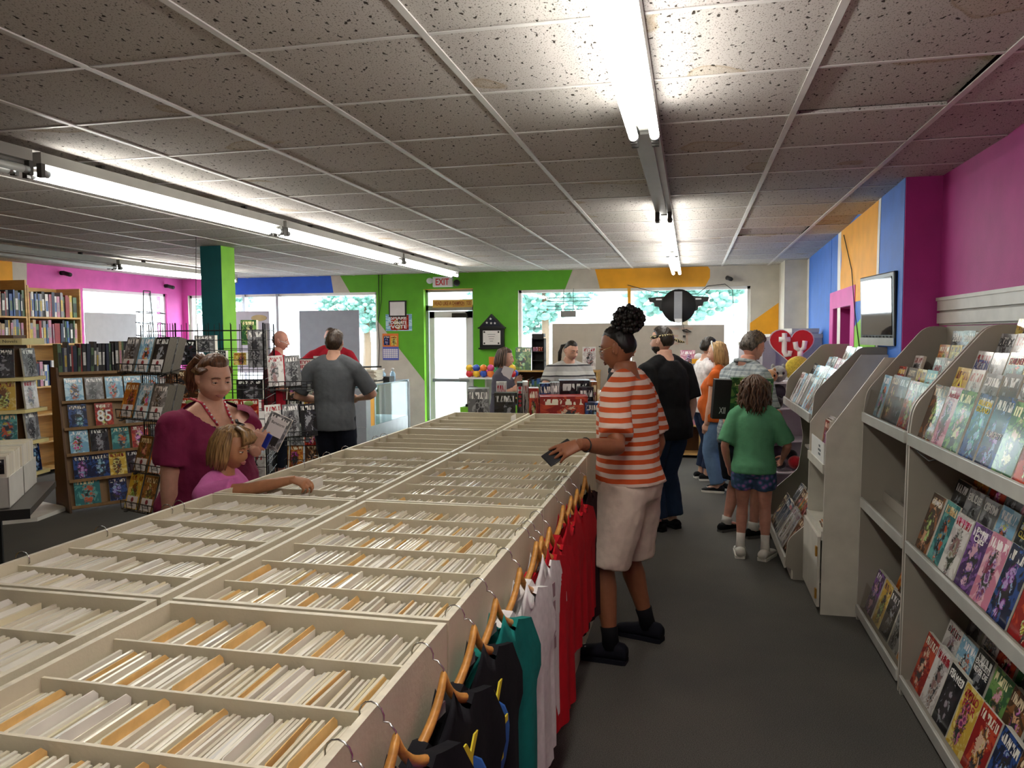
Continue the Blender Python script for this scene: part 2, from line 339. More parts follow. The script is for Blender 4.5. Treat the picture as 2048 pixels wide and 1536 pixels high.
for a_, b_, z0_, z1_ in ((sR(1660.5), sd0, 0, zdo+.16), (sd1, sR(1710), 0, zdo+.16), (sd0, sd1, zdo, zdo+.16)):
    patch([RW(a_, z0_), RW(b_, z0_), RW(b_, z1_), RW(a_, z1_)], PINK, WR, rn, .008, 'door_trim')
patch([RW(sd0, 0)+bk*.8, RW(sd1, 0)+bk*.8, RW(sd1, zdo)+bk*.8, RW(sd0, zdo)+bk*.8], MAGD, WR, rn, .01, 'door_back'); 
for s_ in (sd0+.002, sd1-.002): patch([RW(s_, 0), RW(s_, 0)+bk, RW(s_, zdo)+bk, RW(s_, zdo)], MAG, WR, rd*(1 if s_ < sd1-.01 else -1), .003, 'door_reveal')
patch([RW(sd0, zdo-.002), RW(sd1, zdo-.002), RW(sd1, zdo-.002)+bk, RW(sd0, zdo-.002)+bk], MAG, WR, (0, 0, -1), .003, 'door_reveal')
tag(MB().box(1.17, 1.8, 10.55, YB, 0, ZC+.1).build('trim_1', CREAM), 'boxed cream corner between back wall and blue wall', kind='structure')
wr = MB().box(1.455, 1.8, YF, 5.14, 0, ZC+.1).build('wall_right_near', MAG); tag(wr, 'magenta wall behind the nearest racks', kind='structure')
tag(MB().box(1.253, 1.8, 5.13, 5.16, 0, ZC+.1).build('trim_2', MAG), 'magenta return where the right wall steps back', kind='structure')
tag(MB().box(XL-.2, 1.8, YF-.1, YF, 0, ZC+.1).build('wall_front', CREAM), 'plain wall behind the viewer', kind='structure')
# column
pc = D(402, 560, 8.0); 
PIL = MB(); PIL.box(0, .24, .0, .24, 0, ZC); PIL.mi = [0, 0, 0, 1, 0, 0]; PIL.build('trim_3', [TEAL, LIME]); o = bpy.data.objects['trim_3']; o.location = (pc.x, pc.y, 0); tag(o, 'square column painted teal and lime green', kind='structure')
# ---- fluorescent strip lights
HOUS = mat('fixture_white', '#9a9a94', .4, .1, .04); TUBEM = emit('lit_tube', (1, .965, .89), TUBE); DEAD = mat('unlit_tube', '#c9ccc8', .25, 0, .03); SOCK = mat('lamp_socket', '#3b3935', .5); BRKT = mat('bracket_steel', '#2d2b29', .5, .3)
def strip(x, y0, y1, lit, label, ntube=2, bare=False):
    L = thing('strip_light', label, 'light', (x, y0, ZC), 0, 'fluorescent strip lights'); n = y1-y0
    MB().box(-.055, .055, .01, n-.01, -.085, -.03).build('housing', HOUS, L); MB().box(-.022, .022, .02, n-.02, -.098, -.084).build('ballast_cover', HOUS, L)
    for yy in (n*.2, n*.8): MB().box(-.02, .02, yy-.012, yy+.012, -.032, .0).build('bracket', BRKT, L)
    for s in (-1, 1)[:ntube]:
        for yy in (.02, n-.02): MB().box(s*.042-.014, s*.042+.014, yy-.012, yy+.012, -.150, -.084).build('socket', SOCK, L)
        if not bare:
            t = MB().sf(); t.tube([(s*.042, .035, -.128), (s*.042, n-.035, -.128)], .019, 12); t.build('tube', TUBEM if lit else DEAD, L)
            for yy in (.03, n-.06): MB().sf().tube([(s*.042, yy, -.128), (s*.042, yy+.03, -.128)], .0195, 12).build('tube_cap', ALU, L)
    return L
strip(-.19, .85, 3.28, True, 'lit two tube strip light nearest overhead on the right row')
strip(-.19, 3.30, 5.56, False, 'dark strip light with bare reflector between lit ones on the right row', bare=True)
strip(-.19, 5.58, 8.10, True, 'lit strip light just beyond the dark one on the right row'); strip(-.19, 8.13, 10.70, True, 'lit strip light at the far end of the right row')
strip(-.19, -1.62, .82, True, 'lit strip light above and behind the viewer')
strip(-3.12, .75, 3.16, False, 'unlit strip light at the left end of the middle row'); strip(-3.12, 3.19, 5.50, True, 'long lit strip light nearest on the middle row')
strip(-3.12, 5.53, 8.05, True, 'lit strip light in the middle of the middle row'); strip(-3.12, 8.08, 10.15, True, 'lit strip light ending by the exit sign')
strip(-6.5, 5.3, 7.75, False, 'unlit strip light over the bookcases at far left'); strip(-6.5, 7.78, 10.2, True, 'lit strip light by the pink corner')
# ---- outdoors
tag(MB().box(-60, 60, YB+.25, 90, -.15, -.02).build('ground', mat('asphalt', '#8f8f8c', .9)), 'sunlit car park outside the windows', kind='structure')
tag(MB().box(-90, XL-.25, -30, YB+.2, -.15, -.02).build('ground_left', mat('asphalt', '#8f8f8c', .9)), 'sunlit pavement outside the left window', kind='structure')
LEAF = mat('leaf_mass', '#6f9c90', .8, 0, .3, 2.2); BARK = mat('bark', '#6b5a48', .9)
def tree(x, y, h, r, label, seed):
    rr = random.Random(seed); t = thing('tree', label, 'tree', (x, y, -.02), 0, 'trees across the car park')
    MB().sf().tube([(0, 0, 0), (.05, .02, h*.3), (0, 0, h*.6)], [.18, .15, .08], 8).build('trunk', BARK, t)
    m = MB().sf()
    for k in range(900):
        a = rr.uniform(0, 2*PI); u = rr.uniform(-1, 1); q = rr.random()**.33; c = Vector((math.cos(a)*math.sqrt(1-u*u), math.sin(a)*math.sqrt(1-u*u), u*.75))*r*q
        s = r*rr.uniform(.03, .085); m.ell(c+Vector((0, 0, h-r*.75)), s, s, s*.7, 6, 4)
    m.build('crown', LEAF, t)
for k, (x, y, h, r, lb) in enumerate([(-5.6, 30, 6.2, 2.6, 'round tree seen through the left pane of the right window'), (-.3, 35, 6.6, 2.9, 'broad tree seen past the yellow mullion'), (5.4, 32, 6.0, 2.6, 'tree seen at the right end of the right window'),
    (-11.8, 27, 4.6, 1.9, 'small tree seen beside the grey poster board'), (-16.0, 24, 4.4, 1.4, 'slim tree seen behind the bald man'), (-8.3, 36, 5.2, 2.4, 'tree seen through the glass door'), (-30, 22, 6, 2.5, 'tree seen through the left wall window')]): tree(x, y, h, r, lb, k)
# ================================================================ PRINTED MATTER
PAGES = mat('page_edges', '#d9d5c8', .7, 0, .08, 120, 0, 60, .3, (1, 1, 8)); PAGES_D = mat('dark_book_back', '#2a2a2e', .5)
def cover(key, c0, c1, c2, c3, ttl, rough=.22):
    nm = 'cover_'+key
    if nm in MATS: return MATS[nm]
    c0, c1, c2, c3, ttl = [rgb(c) for c in (c0, c1, c2, c3, ttl)]
    N = NT(nm); g = N.n('ShaderNodeTexCoord').outputs['Generated']; rnd = N.n('ShaderNodeObjectInfo').outputs['Random']
    sp = N.n('ShaderNodeSeparateXYZ'); N.l(g, sp.inputs[0]); u, v = sp.outputs[0], sp.outputs[2]
    cb = N.n('ShaderNodeCombineXYZ'); N.l(u, cb.inputs[0]); N.l(N.math('MULTIPLY', v, 1.5), cb.inputs[1]); N.l(N.math('MULTIPLY', rnd, 91.0), cb.inputs[2]); P_ = cb.outputs[0]
    n1 = N.n('ShaderNodeTexNoise', i_Scale=2.3, i_Detail=3.0, i_Distortion=1.2, i_Vector=P_).outputs[0]; n2 = N.n('ShaderNodeTexNoise', i_Scale=6.5, i_Detail=4.0, i_Distortion=2.0, i_Vector=P_).outputs[0]
    vo = N.n('ShaderNodeTexVoronoi', i_Scale=4.2, i_Vector=P_).outputs[0]
    bgc = N.ramp(n1, [(.0, c0), (.50, c0), (.56, c1), (.70, c1), (.76, c3)])
    du = N.math('SUBTRACT', u, N.math('ADD', .38, N.math('MULTIPLY', N.math('FRACT', N.math('MULTIPLY', rnd, 13.7)), .24))); dv = N.math('SUBTRACT', v, .42)
    e = N.math('ADD', N.math('MULTIPLY', N.math('MULTIPLY', du, du), 12.0), N.math('MULTIPLY', N.math('MULTIPLY', dv, dv), 5.2)); e = N.math('ADD', e, N.math('MULTIPLY', N.math('SUBTRACT', n2, .5), 2.6))
    fm = N.math('LESS_THAN', e, .62); fig = N.ramp(N.math('ADD', vo, N.math('MULTIPLY', n2, .6)), [(.25, c3), (.42, c2), (.62, c2), (.72, c1), (.9, (.03, .03, .035))])
    hs = N.n('ShaderNodeHueSaturation', i_Saturation=.95, i_Value=1.05); N.l(N.math('ADD', .30, N.math('MULTIPLY', N.math('FRACT', N.math('MULTIPLY', rnd, 29.3)), .40)), hs.inputs['Hue']); N.l(fig, hs.inputs['Color']); fig = hs.outputs[0]
    n3 = N.n('ShaderNodeTexNoise', i_Scale=3.4, i_Detail=2.0, i_Distortion=.6, i_Vector=P_).outputs[0]; fig = N.mix(N.math('GREATER_THAN', n3, .56), fig, c2)
    cc = N.mix(fm, bgc, fig)
    ed = N.math('MULTIPLY', N.math('GREATER_THAN', e, .62), N.math('LESS_THAN', e, .76)); cc = N.mix(N.math('MULTIPLY', ed, .45), cc, (.02, .02, .025))
    wv = N.n('ShaderNodeTexNoise', i_Scale=1.0, i_Detail=1.0); c4 = N.n('ShaderNodeCombineXYZ'); N.l(N.math('MULTIPLY', u, 17.0), c4.inputs[0]); N.l(N.math('MULTIPLY', v, 5.0), c4.inputs[1]); N.l(N.math('MULTIPLY', rnd, 55.0), c4.inputs[2]); N.l(c4.outputs[0], wv.inputs['Vector'])
    bm_ = N.math('MULTIPLY', N.math('MULTIPLY', N.math('GREATER_THAN', v, .80), N.math('LESS_THAN', v, .935)), N.math('MULTIPLY', N.math('GREATER_THAN', u, .08), N.math('LESS_THAN', u, .92)))
    cc = N.mix(N.math('MULTIPLY', bm_, .75), cc, c0); cc = N.mix(N.math('MULTIPLY', bm_, N.math('GREATER_THAN', wv.outputs[0], .5)), cc, ttl)
    N.set(Base_Color=cc, Roughness=rough, Coat_Weight=.25, Coat_Roughness=.08); MATS[nm] = N.m; return N.m
PAL = dict(
 red=('#8f1d1c', '#c2452c', '#d9b59a', '#3a0d10', '#f0e6d0'), navy=('#16213f', '#2b4a86', '#8fa6c8', '#0a0c18', '#e8e4d8'), teal=('#2f6f72', '#5fa6a0', '#b9573c', '#17343b', '#e9dcae'), orange=('#b5622a', '#d99743', '#5a2c1c', '#e8c27a', '#fff0d0'),
 purple=('#4b2d63', '#8659a0', '#d7a7b8', '#211230', '#f2e6f4'), yellow=('#c9a53c', '#e4cf7a', '#70451f', '#32240f', '#7a1d14'), grey=('#6a6a6c', '#9b9c9e', '#35353a', '#d2d2d0', '#f4f4f0'), green=('#33613b', '#6f9a52', '#d4cf9a', '#122416', '#f3eeb9'),
 white=('#d9d6d2', '#bfb8b6', '#8a6a68', '#f0efec', '#9c1f2b'), brown=('#4d3322', '#8a5a37', '#d0a27c', '#1d120d', '#e6d3ae'), black=('#141417', '#2c2c33', '#8d8f95', '#4b1418', '#dcdcd8'), sky=('#7fb0cf', '#b9dbe8', '#c86a4a', '#35587a', '#ffffff'), pink=('#c77b95', '#e5b7c4', '#7a3550', '#f0dce0', '#fff7f7'))
PALK = list(PAL)
def cov(k): return cover(k, *PAL[k])
WORD = {'navy': 'navy blue', 'sky': 'pale blue'}
def cw(k): return WORD.get(k, k)
ORD = ['first', 'second', 'third', 'fourth', 'fifth', 'sixth', 'seventh', 'eighth', 'ninth', 'tenth', 'eleventh', 'twelfth', 'thirteenth', 'fourteenth', 'fifteenth', 'sixteenth', 'seventeenth', 'eighteenth', 'nineteenth', 'twentieth']+['%s %s' % (t, o) for t in ('twenty', 'thirty', 'forty') for o in ('first', 'second', 'third', 'fourth', 'fifth', 'sixth', 'seventh', 'eighth', 'ninth', 'over')]
_cm = {}
def comic_mesh(w, h, th, m, m2=None):
    k = (round(w, 3), round(h, 3), round(th, 3), m.name, (m2 or PAGES).name)
    if k not in _cm:
        b = MB().box(-w/2, w/2, 0, th, 0, h); b.mi = [1, 1, 0, 1, 1, 1]; _cm[k] = b.mesh('comic', [m, m2 or PAGES])
    return _cm[k]
def place(o, loc, right, up):
    r, u = Vector(right).normalized(), Vector(up).normalized(); f = u.cross(r); f = -f  # local -Y is the cover side
    o.matrix_world = MXYZ(loc, r, u.cross(r), u); return o
def comic(loc, right, up, key, label, w=.168, h=.258, th=.006, group=None, name='comic_book', cat='comic', title=None, tcol=None, tsize=(.8, .1), tz=.86, m=None, m2=None):
    o = obj(name, comic_mesh(w, h, th, m or cov(key), m2)); place(o, loc, right, up); tag(o, label, cat, group)
    if title:
        for q, tl in enumerate(title if isinstance(title, (list, tuple)) else [title]):
            text(tl, MXYZ((0, -.0008, h*(tz-q*(tsize[1]+.02))), (1, 0, 0), (0, 0, 1), (0, -1, 0)), w*tsize[0], h*tsize[1], tcol or mat('ink_white', '#f2f0ea', .5, 0, 0), o, .0003, .01, 'title_lettering')
    return o
# ================================================================ BACK ISSUE BINS
BIN = mat('bin_board', '#c8bfa6', .55, 0, .05, 5, .1, 90); BINT = mat('bin_edge', '#dcd4be', .45, 0, .09, 30); BINE = mat('worn_edge', '#a89e88', .6, 0, .2, 60)
BZ = 1.03
ROWS = [(.46, 1.685, 6), (1.70, 2.895, 6), (2.91, 4.185, 6), (4.20, 5.235, 5), (5.25, 6.40, 5)]
COLS = [(-1.985, -1.322, 'left'), (-1.288, -.548, 'right')]
NEARW = ['nearest', 'second', 'third', 'fourth', 'farthest']
CELLS = {}
for ci, (xa, xb, cn) in enumerate(COLS):
    for ri, (ya, yb, nc) in enumerate(ROWS):
        B = thing('comic_bin', '%s cream painted back issue bin in the %s hand column of bins' % (NEARW[ri], cn), 'bin', ((xa+xb)/2, (ya+yb)/2, 0), 0, 'back issue bins'); hx, hy = (xb-xa)/2, (yb-ya)/2; t = .016
        for q, (a, b, c, d) in enumerate([(-hx, -hx+t, -hy, hy), (hx-t, hx, -hy, hy), (-hx+t, hx-t, -hy, -hy+t), (-hx+t, hx-t, hy-t, hy)]):
            mb = MB().box(a, b, c, d, .0, BZ); mb.mi = [0, 1, 0, 0, 0, 0]; mb.build('wall_panel', [BIN, BINT], B)
        MB().box(-hx+t, hx-t, -hy+t, hy-t, .696, .716).build('tray_floor', BIN, B)
        pit_ = (2*hy-t)/nc
        for k in range(1, nc):
            y = -hy+t/2+k*pit_; mb = MB().box(-hx+t, hx-t, y-.004, y+.004, .716, BZ-.016); mb.mi = [0, 1, 0, 0, 0, 0]; mb.build('divider', [BIN, BINT], B)
        for k in range(nc): CELLS[(ci, ri, k)] = (xa+t, xb-t, ya+t/2+k*pit_+.008, ya+t/2+(k+1)*pit_-.008)
N = NT('bagged_board'); oi = N.n('ShaderNodeObjectInfo').outputs['Random']; gi = N.n('ShaderNodeNewGeometry').outputs['Random Per Island']
rv = N.math('FRACT', N.math('ADD', N.math('MULTIPLY', oi, 7.0), N.math('MULTIPLY', gi, 5.0)))
N.set(Base_Color=N.ramp(rv, [(0, rgb('#d9d2c0')), (.3, rgb('#e6dfcd')), (.5, rgb('#d2c8b2')), (.7, rgb('#e8e3d6')), (.85, rgb('#d8cba6')), (1, rgb('#cfccc6'))]), Roughness=.35, Coat_Weight=.4, Coat_Roughness=.15); BAG = N.m
TAN = mat('tan_card', '#dcb370', .6, 0, .1, 20); WCARD = mat('white_card', '#e6e2d8', .5, 0, .05); INK = mat('ink_black', '#1d1b1a', .6, 0, 0)
rr = random.Random(11)
def bagmesh(w, h, th): return MB().box(-th/2, th/2, -w/2, w/2, 0, h).mesh('bagged_comic', BAG)
bags = [bagmesh(.168+.003*(k % 3), .262+.005*(k % 4), .0066) for k in range(4)]
stuff = MB(); ncard = 0
for (ci, ri, k), (xa, xb, ya, yb) in CELLS.items():
    if ri > 2: continue
    ind = (ci == 1 and ri == 0 and k >= 2); yc = (ya+yb)/2; x = xa+.012; w = min(yb-ya-.004, .176); n = 0; nm = int((xb-xa)/.0092) if ind else 999
    step = .0092 if ind else (.0088 if ri < 2 else .014); lean = rr.uniform(-.06, .08)
    while x < xb-.014:
        z = .717+rr.uniform(0, .008); lean += rr.uniform(-.012, .012); lean = max(-.11, min(.11, lean))
        if ind and n < 75:
            o = obj('bagged_comic', bags[rr.randrange(4)]); o.location = (x, yc+rr.uniform(-.003, .003), z); o.rotation_euler = (rr.uniform(-.012, .012), lean, rr.uniform(-.02, .02))
            tag(o, 'bagged comic filed upright in the %s row of the nearest right hand bin' % ['', '', 'frontmost', 'second frontmost', 'second rearmost', 'rearmost'][k], 'comic', 'bagged comics in the nearest bin'); n += 1
        else:
            M = Matrix.Translation((x, yc+rr.uniform(-.003, .003), z)) @ Euler((0, lean, rr.uniform(-.02, .02))).to_matrix().to_4x4(); stuff.box(-.0032, .0032, -w/2, w/2, 0, .262+rr.uniform(0, .02), M)
        x += step*rr.uniform(.85, 1.15)
tag(stuff.build('bagged_comics', BAG), 'rows of bagged comics filling the farther bins', 'comics', kind='stuff')
def card_mesh(m, hh):
    w = .178; b = MB(); b.prism([(-w/2, 0), (w/2, 0), (w/2, hh-.012), (w/2-.012, hh), (-w/2+.012, hh), (-w/2, hh-.012)], MXYZ((-.001, 0, 0), (0, 1, 0), (0, 0, 1), (1, 0, 0)), .0022); return b.mesh('divider_card', m)
cards = {(m, q): card_mesh(TAN if m else WCARD, .281+.006*q) for m in (0, 1) for q in range(3)}
cnt = {(1, 0): 8, (1, 1): 6, (0, 1): 6, (0, 0): 5, (1, 2): 2, (0, 2): 1}
for (ci, ri, k), (xa, xb, ya, yb) in CELLS.items():
    for q in range(cnt.get((ci, ri), 0)):
        if ci == 1 and ri == 0 and k < 2: continue
        tan = 1 if ci == 1 and rr.random() < .8 else 0
        x = xa+(xb-xa)*(q+rr.uniform(.2, .8))/cnt[(ci, ri)]
        o = obj('divider_card', cards[(tan, rr.randrange(3))]); o.location = (x, (ya+yb)/2, .719); o.rotation_euler = (0, rr.uniform(-.10, .10), rr.uniform(-.03, .03))
        tag(o, '%s divider card standing in the %s row of the %s bin, %s column' % ('tan' if tan else 'white', ORD[k], NEARW[ri], COLS[ci][2]), 'divider card', 'divider cards in the bins')
o = obj('divider_card', card_mesh(WCARD, .33)); o.location = G(628, 985, .98)-Vector((0, 0, .27)); tag(o, 'tall white divider card being lifted by the girl in pink', 'divider card')
o = obj('divider_card', card_mesh(WCARD, .34)); o.location = G(1027, 845, 1.0)-Vector((0, 0, .28)); tag(o, 'cream card standing upright at the far end of the left bins', 'divider card')
# ================================================================ HANGERS AND SHIRTS
WOODH = mat('hanger_wood', '#c98f45', .35, 0, .12, 14, 0, 60, .5, (1, 1, 6)); CHROME = mat('chrome_wire', '#c9c9c9', .2, 1, 0)
def hanger_mesh():
    b = MB().sf(); n = 12
    for s in (-1, 1):
        rings = []
        for i in range(n+1):
            t = i/n; y = s*.215*t; z = -.072*(1-math.exp(-5*t))-.055*t; wz = .024*(1-.35*t); wx = .009+.003*t
            rings.append([Vector((wx*math.cos(a)*(1.0), y, z+wz*math.sin(a)*.62)) for a in [2*PI*k/10 for k in range(10)]])
        b.loft(rings)
    return b
HB = hanger_mesh().mesh('hanger_body', WOODH)
def hook_mesh(drop, dx):
    p = [(0, 0, 0), (0, 0, drop*.35), (dx*.4, .004, drop*.6)]; cz = drop; 
    for i in range(9):
        a = -.25+i*(PI+.5)/8; p.append((-.012+dx+.026*math.cos(a), .004, cz-.012+.026*math.sin(a)))
    return MB().sf().tube(p, .0019, 6).mesh('hook', CHROME)
SHM = {k: mat('cotton_'+k, c, .85, 0, .05, 40, .25, 14, .2, None, 0) for k, c in dict(blue='#2a4a9c', black='#15151a', teal='#13736c', white='#d9d6d4', red='#b0101e', dark='#2a1418').items()}
def tee_mesh(m, L=.70, W=.25, seed=0):
    rs = random.Random(seed); rows = 18; cols = 24; b = MB().sf(); front = []; back = []; ph = rs.uniform(0, 6)
    for i in range(rows+1):
        t = i/rows; z = -L*t; fr = []; bk = []
        hw = .228+.075*min(1, t/.16) if t < .30 else (.262 if t < .36 else .245+.02*t)
        for j in range(cols+1):
            s = -1+2*j/cols; y = s*hw; ty = min(1.35, abs(y)/.215); drop = (-.072*(1-math.exp(-5*ty))-.055*ty)*(1-t)**1.2
            if t == 0 and abs(s) < .34: drop -= .0
            neck = 0
            dx = .012*math.sin(y*26+ph+t*2)*t+.006*math.sin(y*60+ph*2)*t
            th = .022*(1-.3*abs(s))
            nk = -.10*max(0, 1-(y/.10)**2)**.6 if t < .01 and abs(y) < .10 else 0
            fr.append((dx+th, y, z+drop+nk)); bk.append((dx-th*.95, y, z+drop+nk*.55))
        front.append(fr); back.append(bk)
    def grid(g):
        n = cols+1; b.add([p for r in g for p in r], [(i*n+j, i*n+j+1, (i+1)*n+j+1, (i+1)*n+j) for i in range(rows) for j in range(cols)])
    grid(front); grid(back)
    ring = lambda idx: None
    b.add(front[0]+back[0], [(j, j+1, cols+2+j, cols+1+j) for j in range(cols) if min(abs(front[0][j][1]), abs(front[0][j+1][1])) > .085])
    for j in (0, cols): b.add([front[i][j] for i in range(rows+1)]+[back[i][j] for i in range(rows+1)], [(i, i+1, rows+2+i, rows+1+i) for i in range(rows)])
    b.add(front[rows]+back[rows], [(j, j+1, cols+2+j, cols+1+j) for j in range(cols)])
    return b.mesh('shirt', m)
XR = -.548
SH = [(690, 1490, 'blue', 'blue', 'blue shirt with its collar just in view at the bottom edge'), (742, 1412, 'black', 0, 'plain black shirt nearest the front of the hanging row'), (850, 1292, 'black', 1, 'black shirt with big yellow lettering and a price sticker'),
 (912, 1215, 'black', 2, 'black shirt with yellow lettering, behind the first lettered one'), (948, 1160, 'teal', 0, 'teal shirt between black and white shirts'), (1012, 1100, 'white', 0, 'white shirt next to the teal one'), (1050, 1058, 'white', 0, 'long white shirt next to the red ones'),
 (1062, 1045, 'red', 3, 'red shirt with grey print nearest the white shirts'), (1078, 1025, 'red', 0, 'plain red shirt, second of the red ones'), (1105, 990, 'red', 0, 'red shirt with short sleeve showing, third of the red ones'), (1125, 970, 'red', 3, 'red shirt with a grey logo, fourth of the red ones'), (1143, 955, 'red', 0, 'red shirt beside the man in stripes, fifth of the red ones'), (1165, 935, 'dark', 0, 'dark maroon shirt half hidden behind the man in stripes')]
PRT = mat('print_yellow', '#d8c62a', .7, 0, .05); PRB = mat('print_blue', '#1f5aa8', .7); PRG = mat('print_grey', '#8d7076', .7)
for q, (hx_, hy_, c, pr_, lb) in enumerate(SH):
    p = G(hx_, hy_, BZ+.012); y = p.y; dr = .052+.006*((q*7) % 3); lay = .034; rot_ = -.11-.02*((q*5) % 3)
    H = thing('shirt_hanger', 'wooden hanger of the '+lb, 'hanger', (XR+lay+.012, y, BZ-dr+.012), 0, 'hangers on the right side of the bins'); H.rotation_euler = (0, 0, rot_)
    obj('hanger_body', HB, H); obj('hook', hook_mesh(dr-.012, -lay-.006), H)
    S = obj('hanging_shirt', tee_mesh(SHM[c], .74+.05*((q*3) % 3)-(.1 if c == 'red' and q > 8 else 0), .225, q)); S.location = (XR+lay+.012, y, BZ-dr+.026); S.rotation_euler = (0, -.02, rot_); tag(S, lb, 'shirt', 'shirts hanging on the side of the bins')
    MB().box(-.012, -.008, -.02, .02, -.10, -.075).build('neck_label', MATS['cotton_white'], S)
    if pr_ in (1, 2):
        out = MXYZ((.030, -.02, -.22), (0, 1, 0), (0, 0, 1), (1, 0, 0)); text('NTY', out, .24, .095, PRT, S, .002, .02); text('LET', MXYZ((.031, 0, -.325), (0, 1, 0), (0, 0, 1), (1, 0, 0)), .26, .095, PRT, S, .002, .02)
        MB().sf().ell((.022, 0, -.33), .007, .17, .12).build('print', PRB, S)
        for z in (-.52, -.58, -.63): MB().box(.026, .034, -.09, .10, z-.012, z+.008).build('print', PRT, S)
        if pr_ == 1: MB().box(.025, .036, -.19, -.14, -.46, -.40).build('price_sticker', mat('sticker_white', '#e8e6ea', .5), S); MB().box(.025, .0365, -.19, -.14, -.40, -.36).build('price_sticker', mat('sticker_purple', '#7b3a86', .5), S)
    if pr_ == 3:
        for z, hh in ((-.20, .05), (-.27, .06), (-.33, .05), (-.39, .04)): MB().box(.022, .031, -.04, .045, z-hh/2, z+hh/2).build('print', PRG, S)
# hangers on the left side of the bins: only the hooks show over the rim
for q, (hx_, hy_) in enumerate([(35, 1105), (190, 1053), (325, 1010), (345, 1002), (585, 922), (632, 912), (652, 905), (695, 893), (757, 873), (785, 868)]):
    p = G(hx_, hy_, BZ+.012); H = thing('shirt_hanger', 'chrome hanger hook over the left rim of the bins, %s from the front' % ORD[q], 'hanger', (-1.985-.03, p.y, BZ-.118), 0, 'hangers on the left side of the bins'); obj('hanger_body', HB, H); obj('hook', hook_mesh(.118, .036), H)
# ================================================================ RACKS ALONG THE RIGHT WALL
GB = mat('grey_board', '#9a9488', .5, 0, .04, 4, .06, 120); GE = mat('grey_board_edge', '#c9c5ba', .4, 0, .05); LIP = mat('pale_lip', '#bfc0ba', .3, .1, .05); KICK = mat('black_plinth', '#161513', .7); WB_ = mat('white_board', '#cfcabc', .5, 0, .05); CLR = glass('clear_acrylic', (.93, .92, .90), .12, .08)
def panelXZ(poly, y, th, m, parent, name='side_panel', edge=GE):
    b = MB(); b.prism(poly, MXYZ((0, y, 0), (1, 0, 0), (0, 0, 1), (0, 1, 0)), th); n = len(poly); b.mi = [0, 0]+[1]*n; return b.build(name, [m, edge], parent)
def rnd_poly(pts, r=.03):
    out = []; n = len(pts)
    for i, p in enumerate(pts):
        a, b, c = Vector(pts[i-1]), Vector(p), Vector(pts[(i+1) % n]); 
        if len(p) > 2 or b.y < .01: out.append((b.x, b.y)); continue
        u, v = (a-b).normalized(), (c-b).normalized(); rr_ = min(r, (a-b).length*.4, (c-b).length*.4)
        for k in range(5): t = k/4; q = b+u*rr_*(1-t)**2+v*rr_*t**2; out.append((q.x, q.y))
    return out
PROF = rnd_poly([(.972, 0), (1.432, 0), (1.432, 1.73), (1.30, 1.73), (1.0, 1.36), (.985, 1.24)], .05)
def steps(R, X, z, n, dx, dzz, y0, y1, m=GB):
    """the hidden stair the comics lean on"""
    for i in range(n): MB().box(X+i*dx, X+i*dx+.012, y0, y1, z, z+.06+i*dzz).build('riser', m, R)
def row(X, z, ya, yb, tilt, keys, where, titles={}, w=.168, h=.258, group=None, jit=.012, th=None, rs=None, name='comic_book'):
    """a row of comics facing the aisle; positions run from the far end (yb) to the near end (ya)"""
    up = Vector((math.sin(tilt), 0, math.cos(tilt))); n = len(keys); rs = rs or random.Random(int(X*1000+z*777+ya*31))
    for i, k in enumerate(keys):
        if k is None: continue
        y = yb-(yb-ya)*(i+.5)/n+rs.uniform(-jit, jit)*.5; t_ = th or rs.choice((.006, .010, .016, .022)); ti = titles.get(i)
        rt = Vector((rs.uniform(-.03, .03), -1, rs.uniform(-.02, .02))).normalized(); u2 = (up-rt*up.dot(rt)).normalized()
        hh = h*rs.uniform(.97, 1.03)
        comic(Vector((X+rs.uniform(-.003, .003)-t_*0, y, z)), rt, u2, k, '%s comic, %s from far end, %s' % (cw(k), ORD[i], where), w, hh, t_, group, name, 'comic', **(ti or {}))
RW_ = mat('ink_red', '#a3142a', .5, 0, 0); YI = mat('ink_yellow', '#e3c935', .5, 0, 0); PK = mat('ink_pink', '#cf3f7a', .5, 0, 0); BKI = INK; GI = mat('ink_grey', '#555a60', .5, 0, 0); BLI = mat('ink_blue', '#2b3f86', .5, 0, 0); GOLD = mat('ink_gold', '#b0843a', .4, .3, 0)
YA0, YA1 = 1.55, 3.87; YB0, YB1 = 3.89, 4.85
def rack_ab(label, y0, y1, first):
    R = thing('magazine_rack', label, 'rack', (0, 0, 0), 0, 'grey magazine racks')
    for y in ((y1-.018,) if first else (y0-.0, y1-.018)): panelXZ(PROF, y, .018, GB, R)
    if first: panelXZ(PROF, y0, .018, GB, R)
    MB().box(1.41, 1.432, y0+.018, y1-.018, .0, 1.73).build('back_panel', GB, R)
    for X, z, dep in ((.985, 1.215, .44), (.985, .715, .44), (.975, .075, .44)):
        MB().box(X, X+dep-.02, y0+.018, y1-.018, z-.018, z).build('shelf', GB, R); bevel(MB().box(X-.012, X+.004, y0+.018, y1-.018, z-.035, z+.022).build('shelf_lip', LIP, R), .004)
    MB().box(1.0, 1.42, y0, y1, 0, .055).build('plinth', KICK, R)
    steps(R, 1.075, 1.217, 4, .085, .075, y0+.02, y1-.02); steps(R, 1.10, .717, 3, .095, .06, y0+.02, y1-.02); steps(R, 1.10, .077, 3, .095, .06, y0+.02, y1-.02)
    return R
RKA = rack_ab('nearest long grey magazine rack with three sloping tiers of comics', YA0, YA1, True); RKB = rack_ab('second grey magazine rack with clear holders along its lips', YB0, YB1, False)
gA = 'comics on the nearest rack'; gB = 'comics on the second rack'; ya, yb = YA0+.03+.66, YA1-.03
T_ = lambda s, c=None, sz=(.8, .1), tz=.86: dict(title=s, tcol=c, tsize=sz, tz=tz)
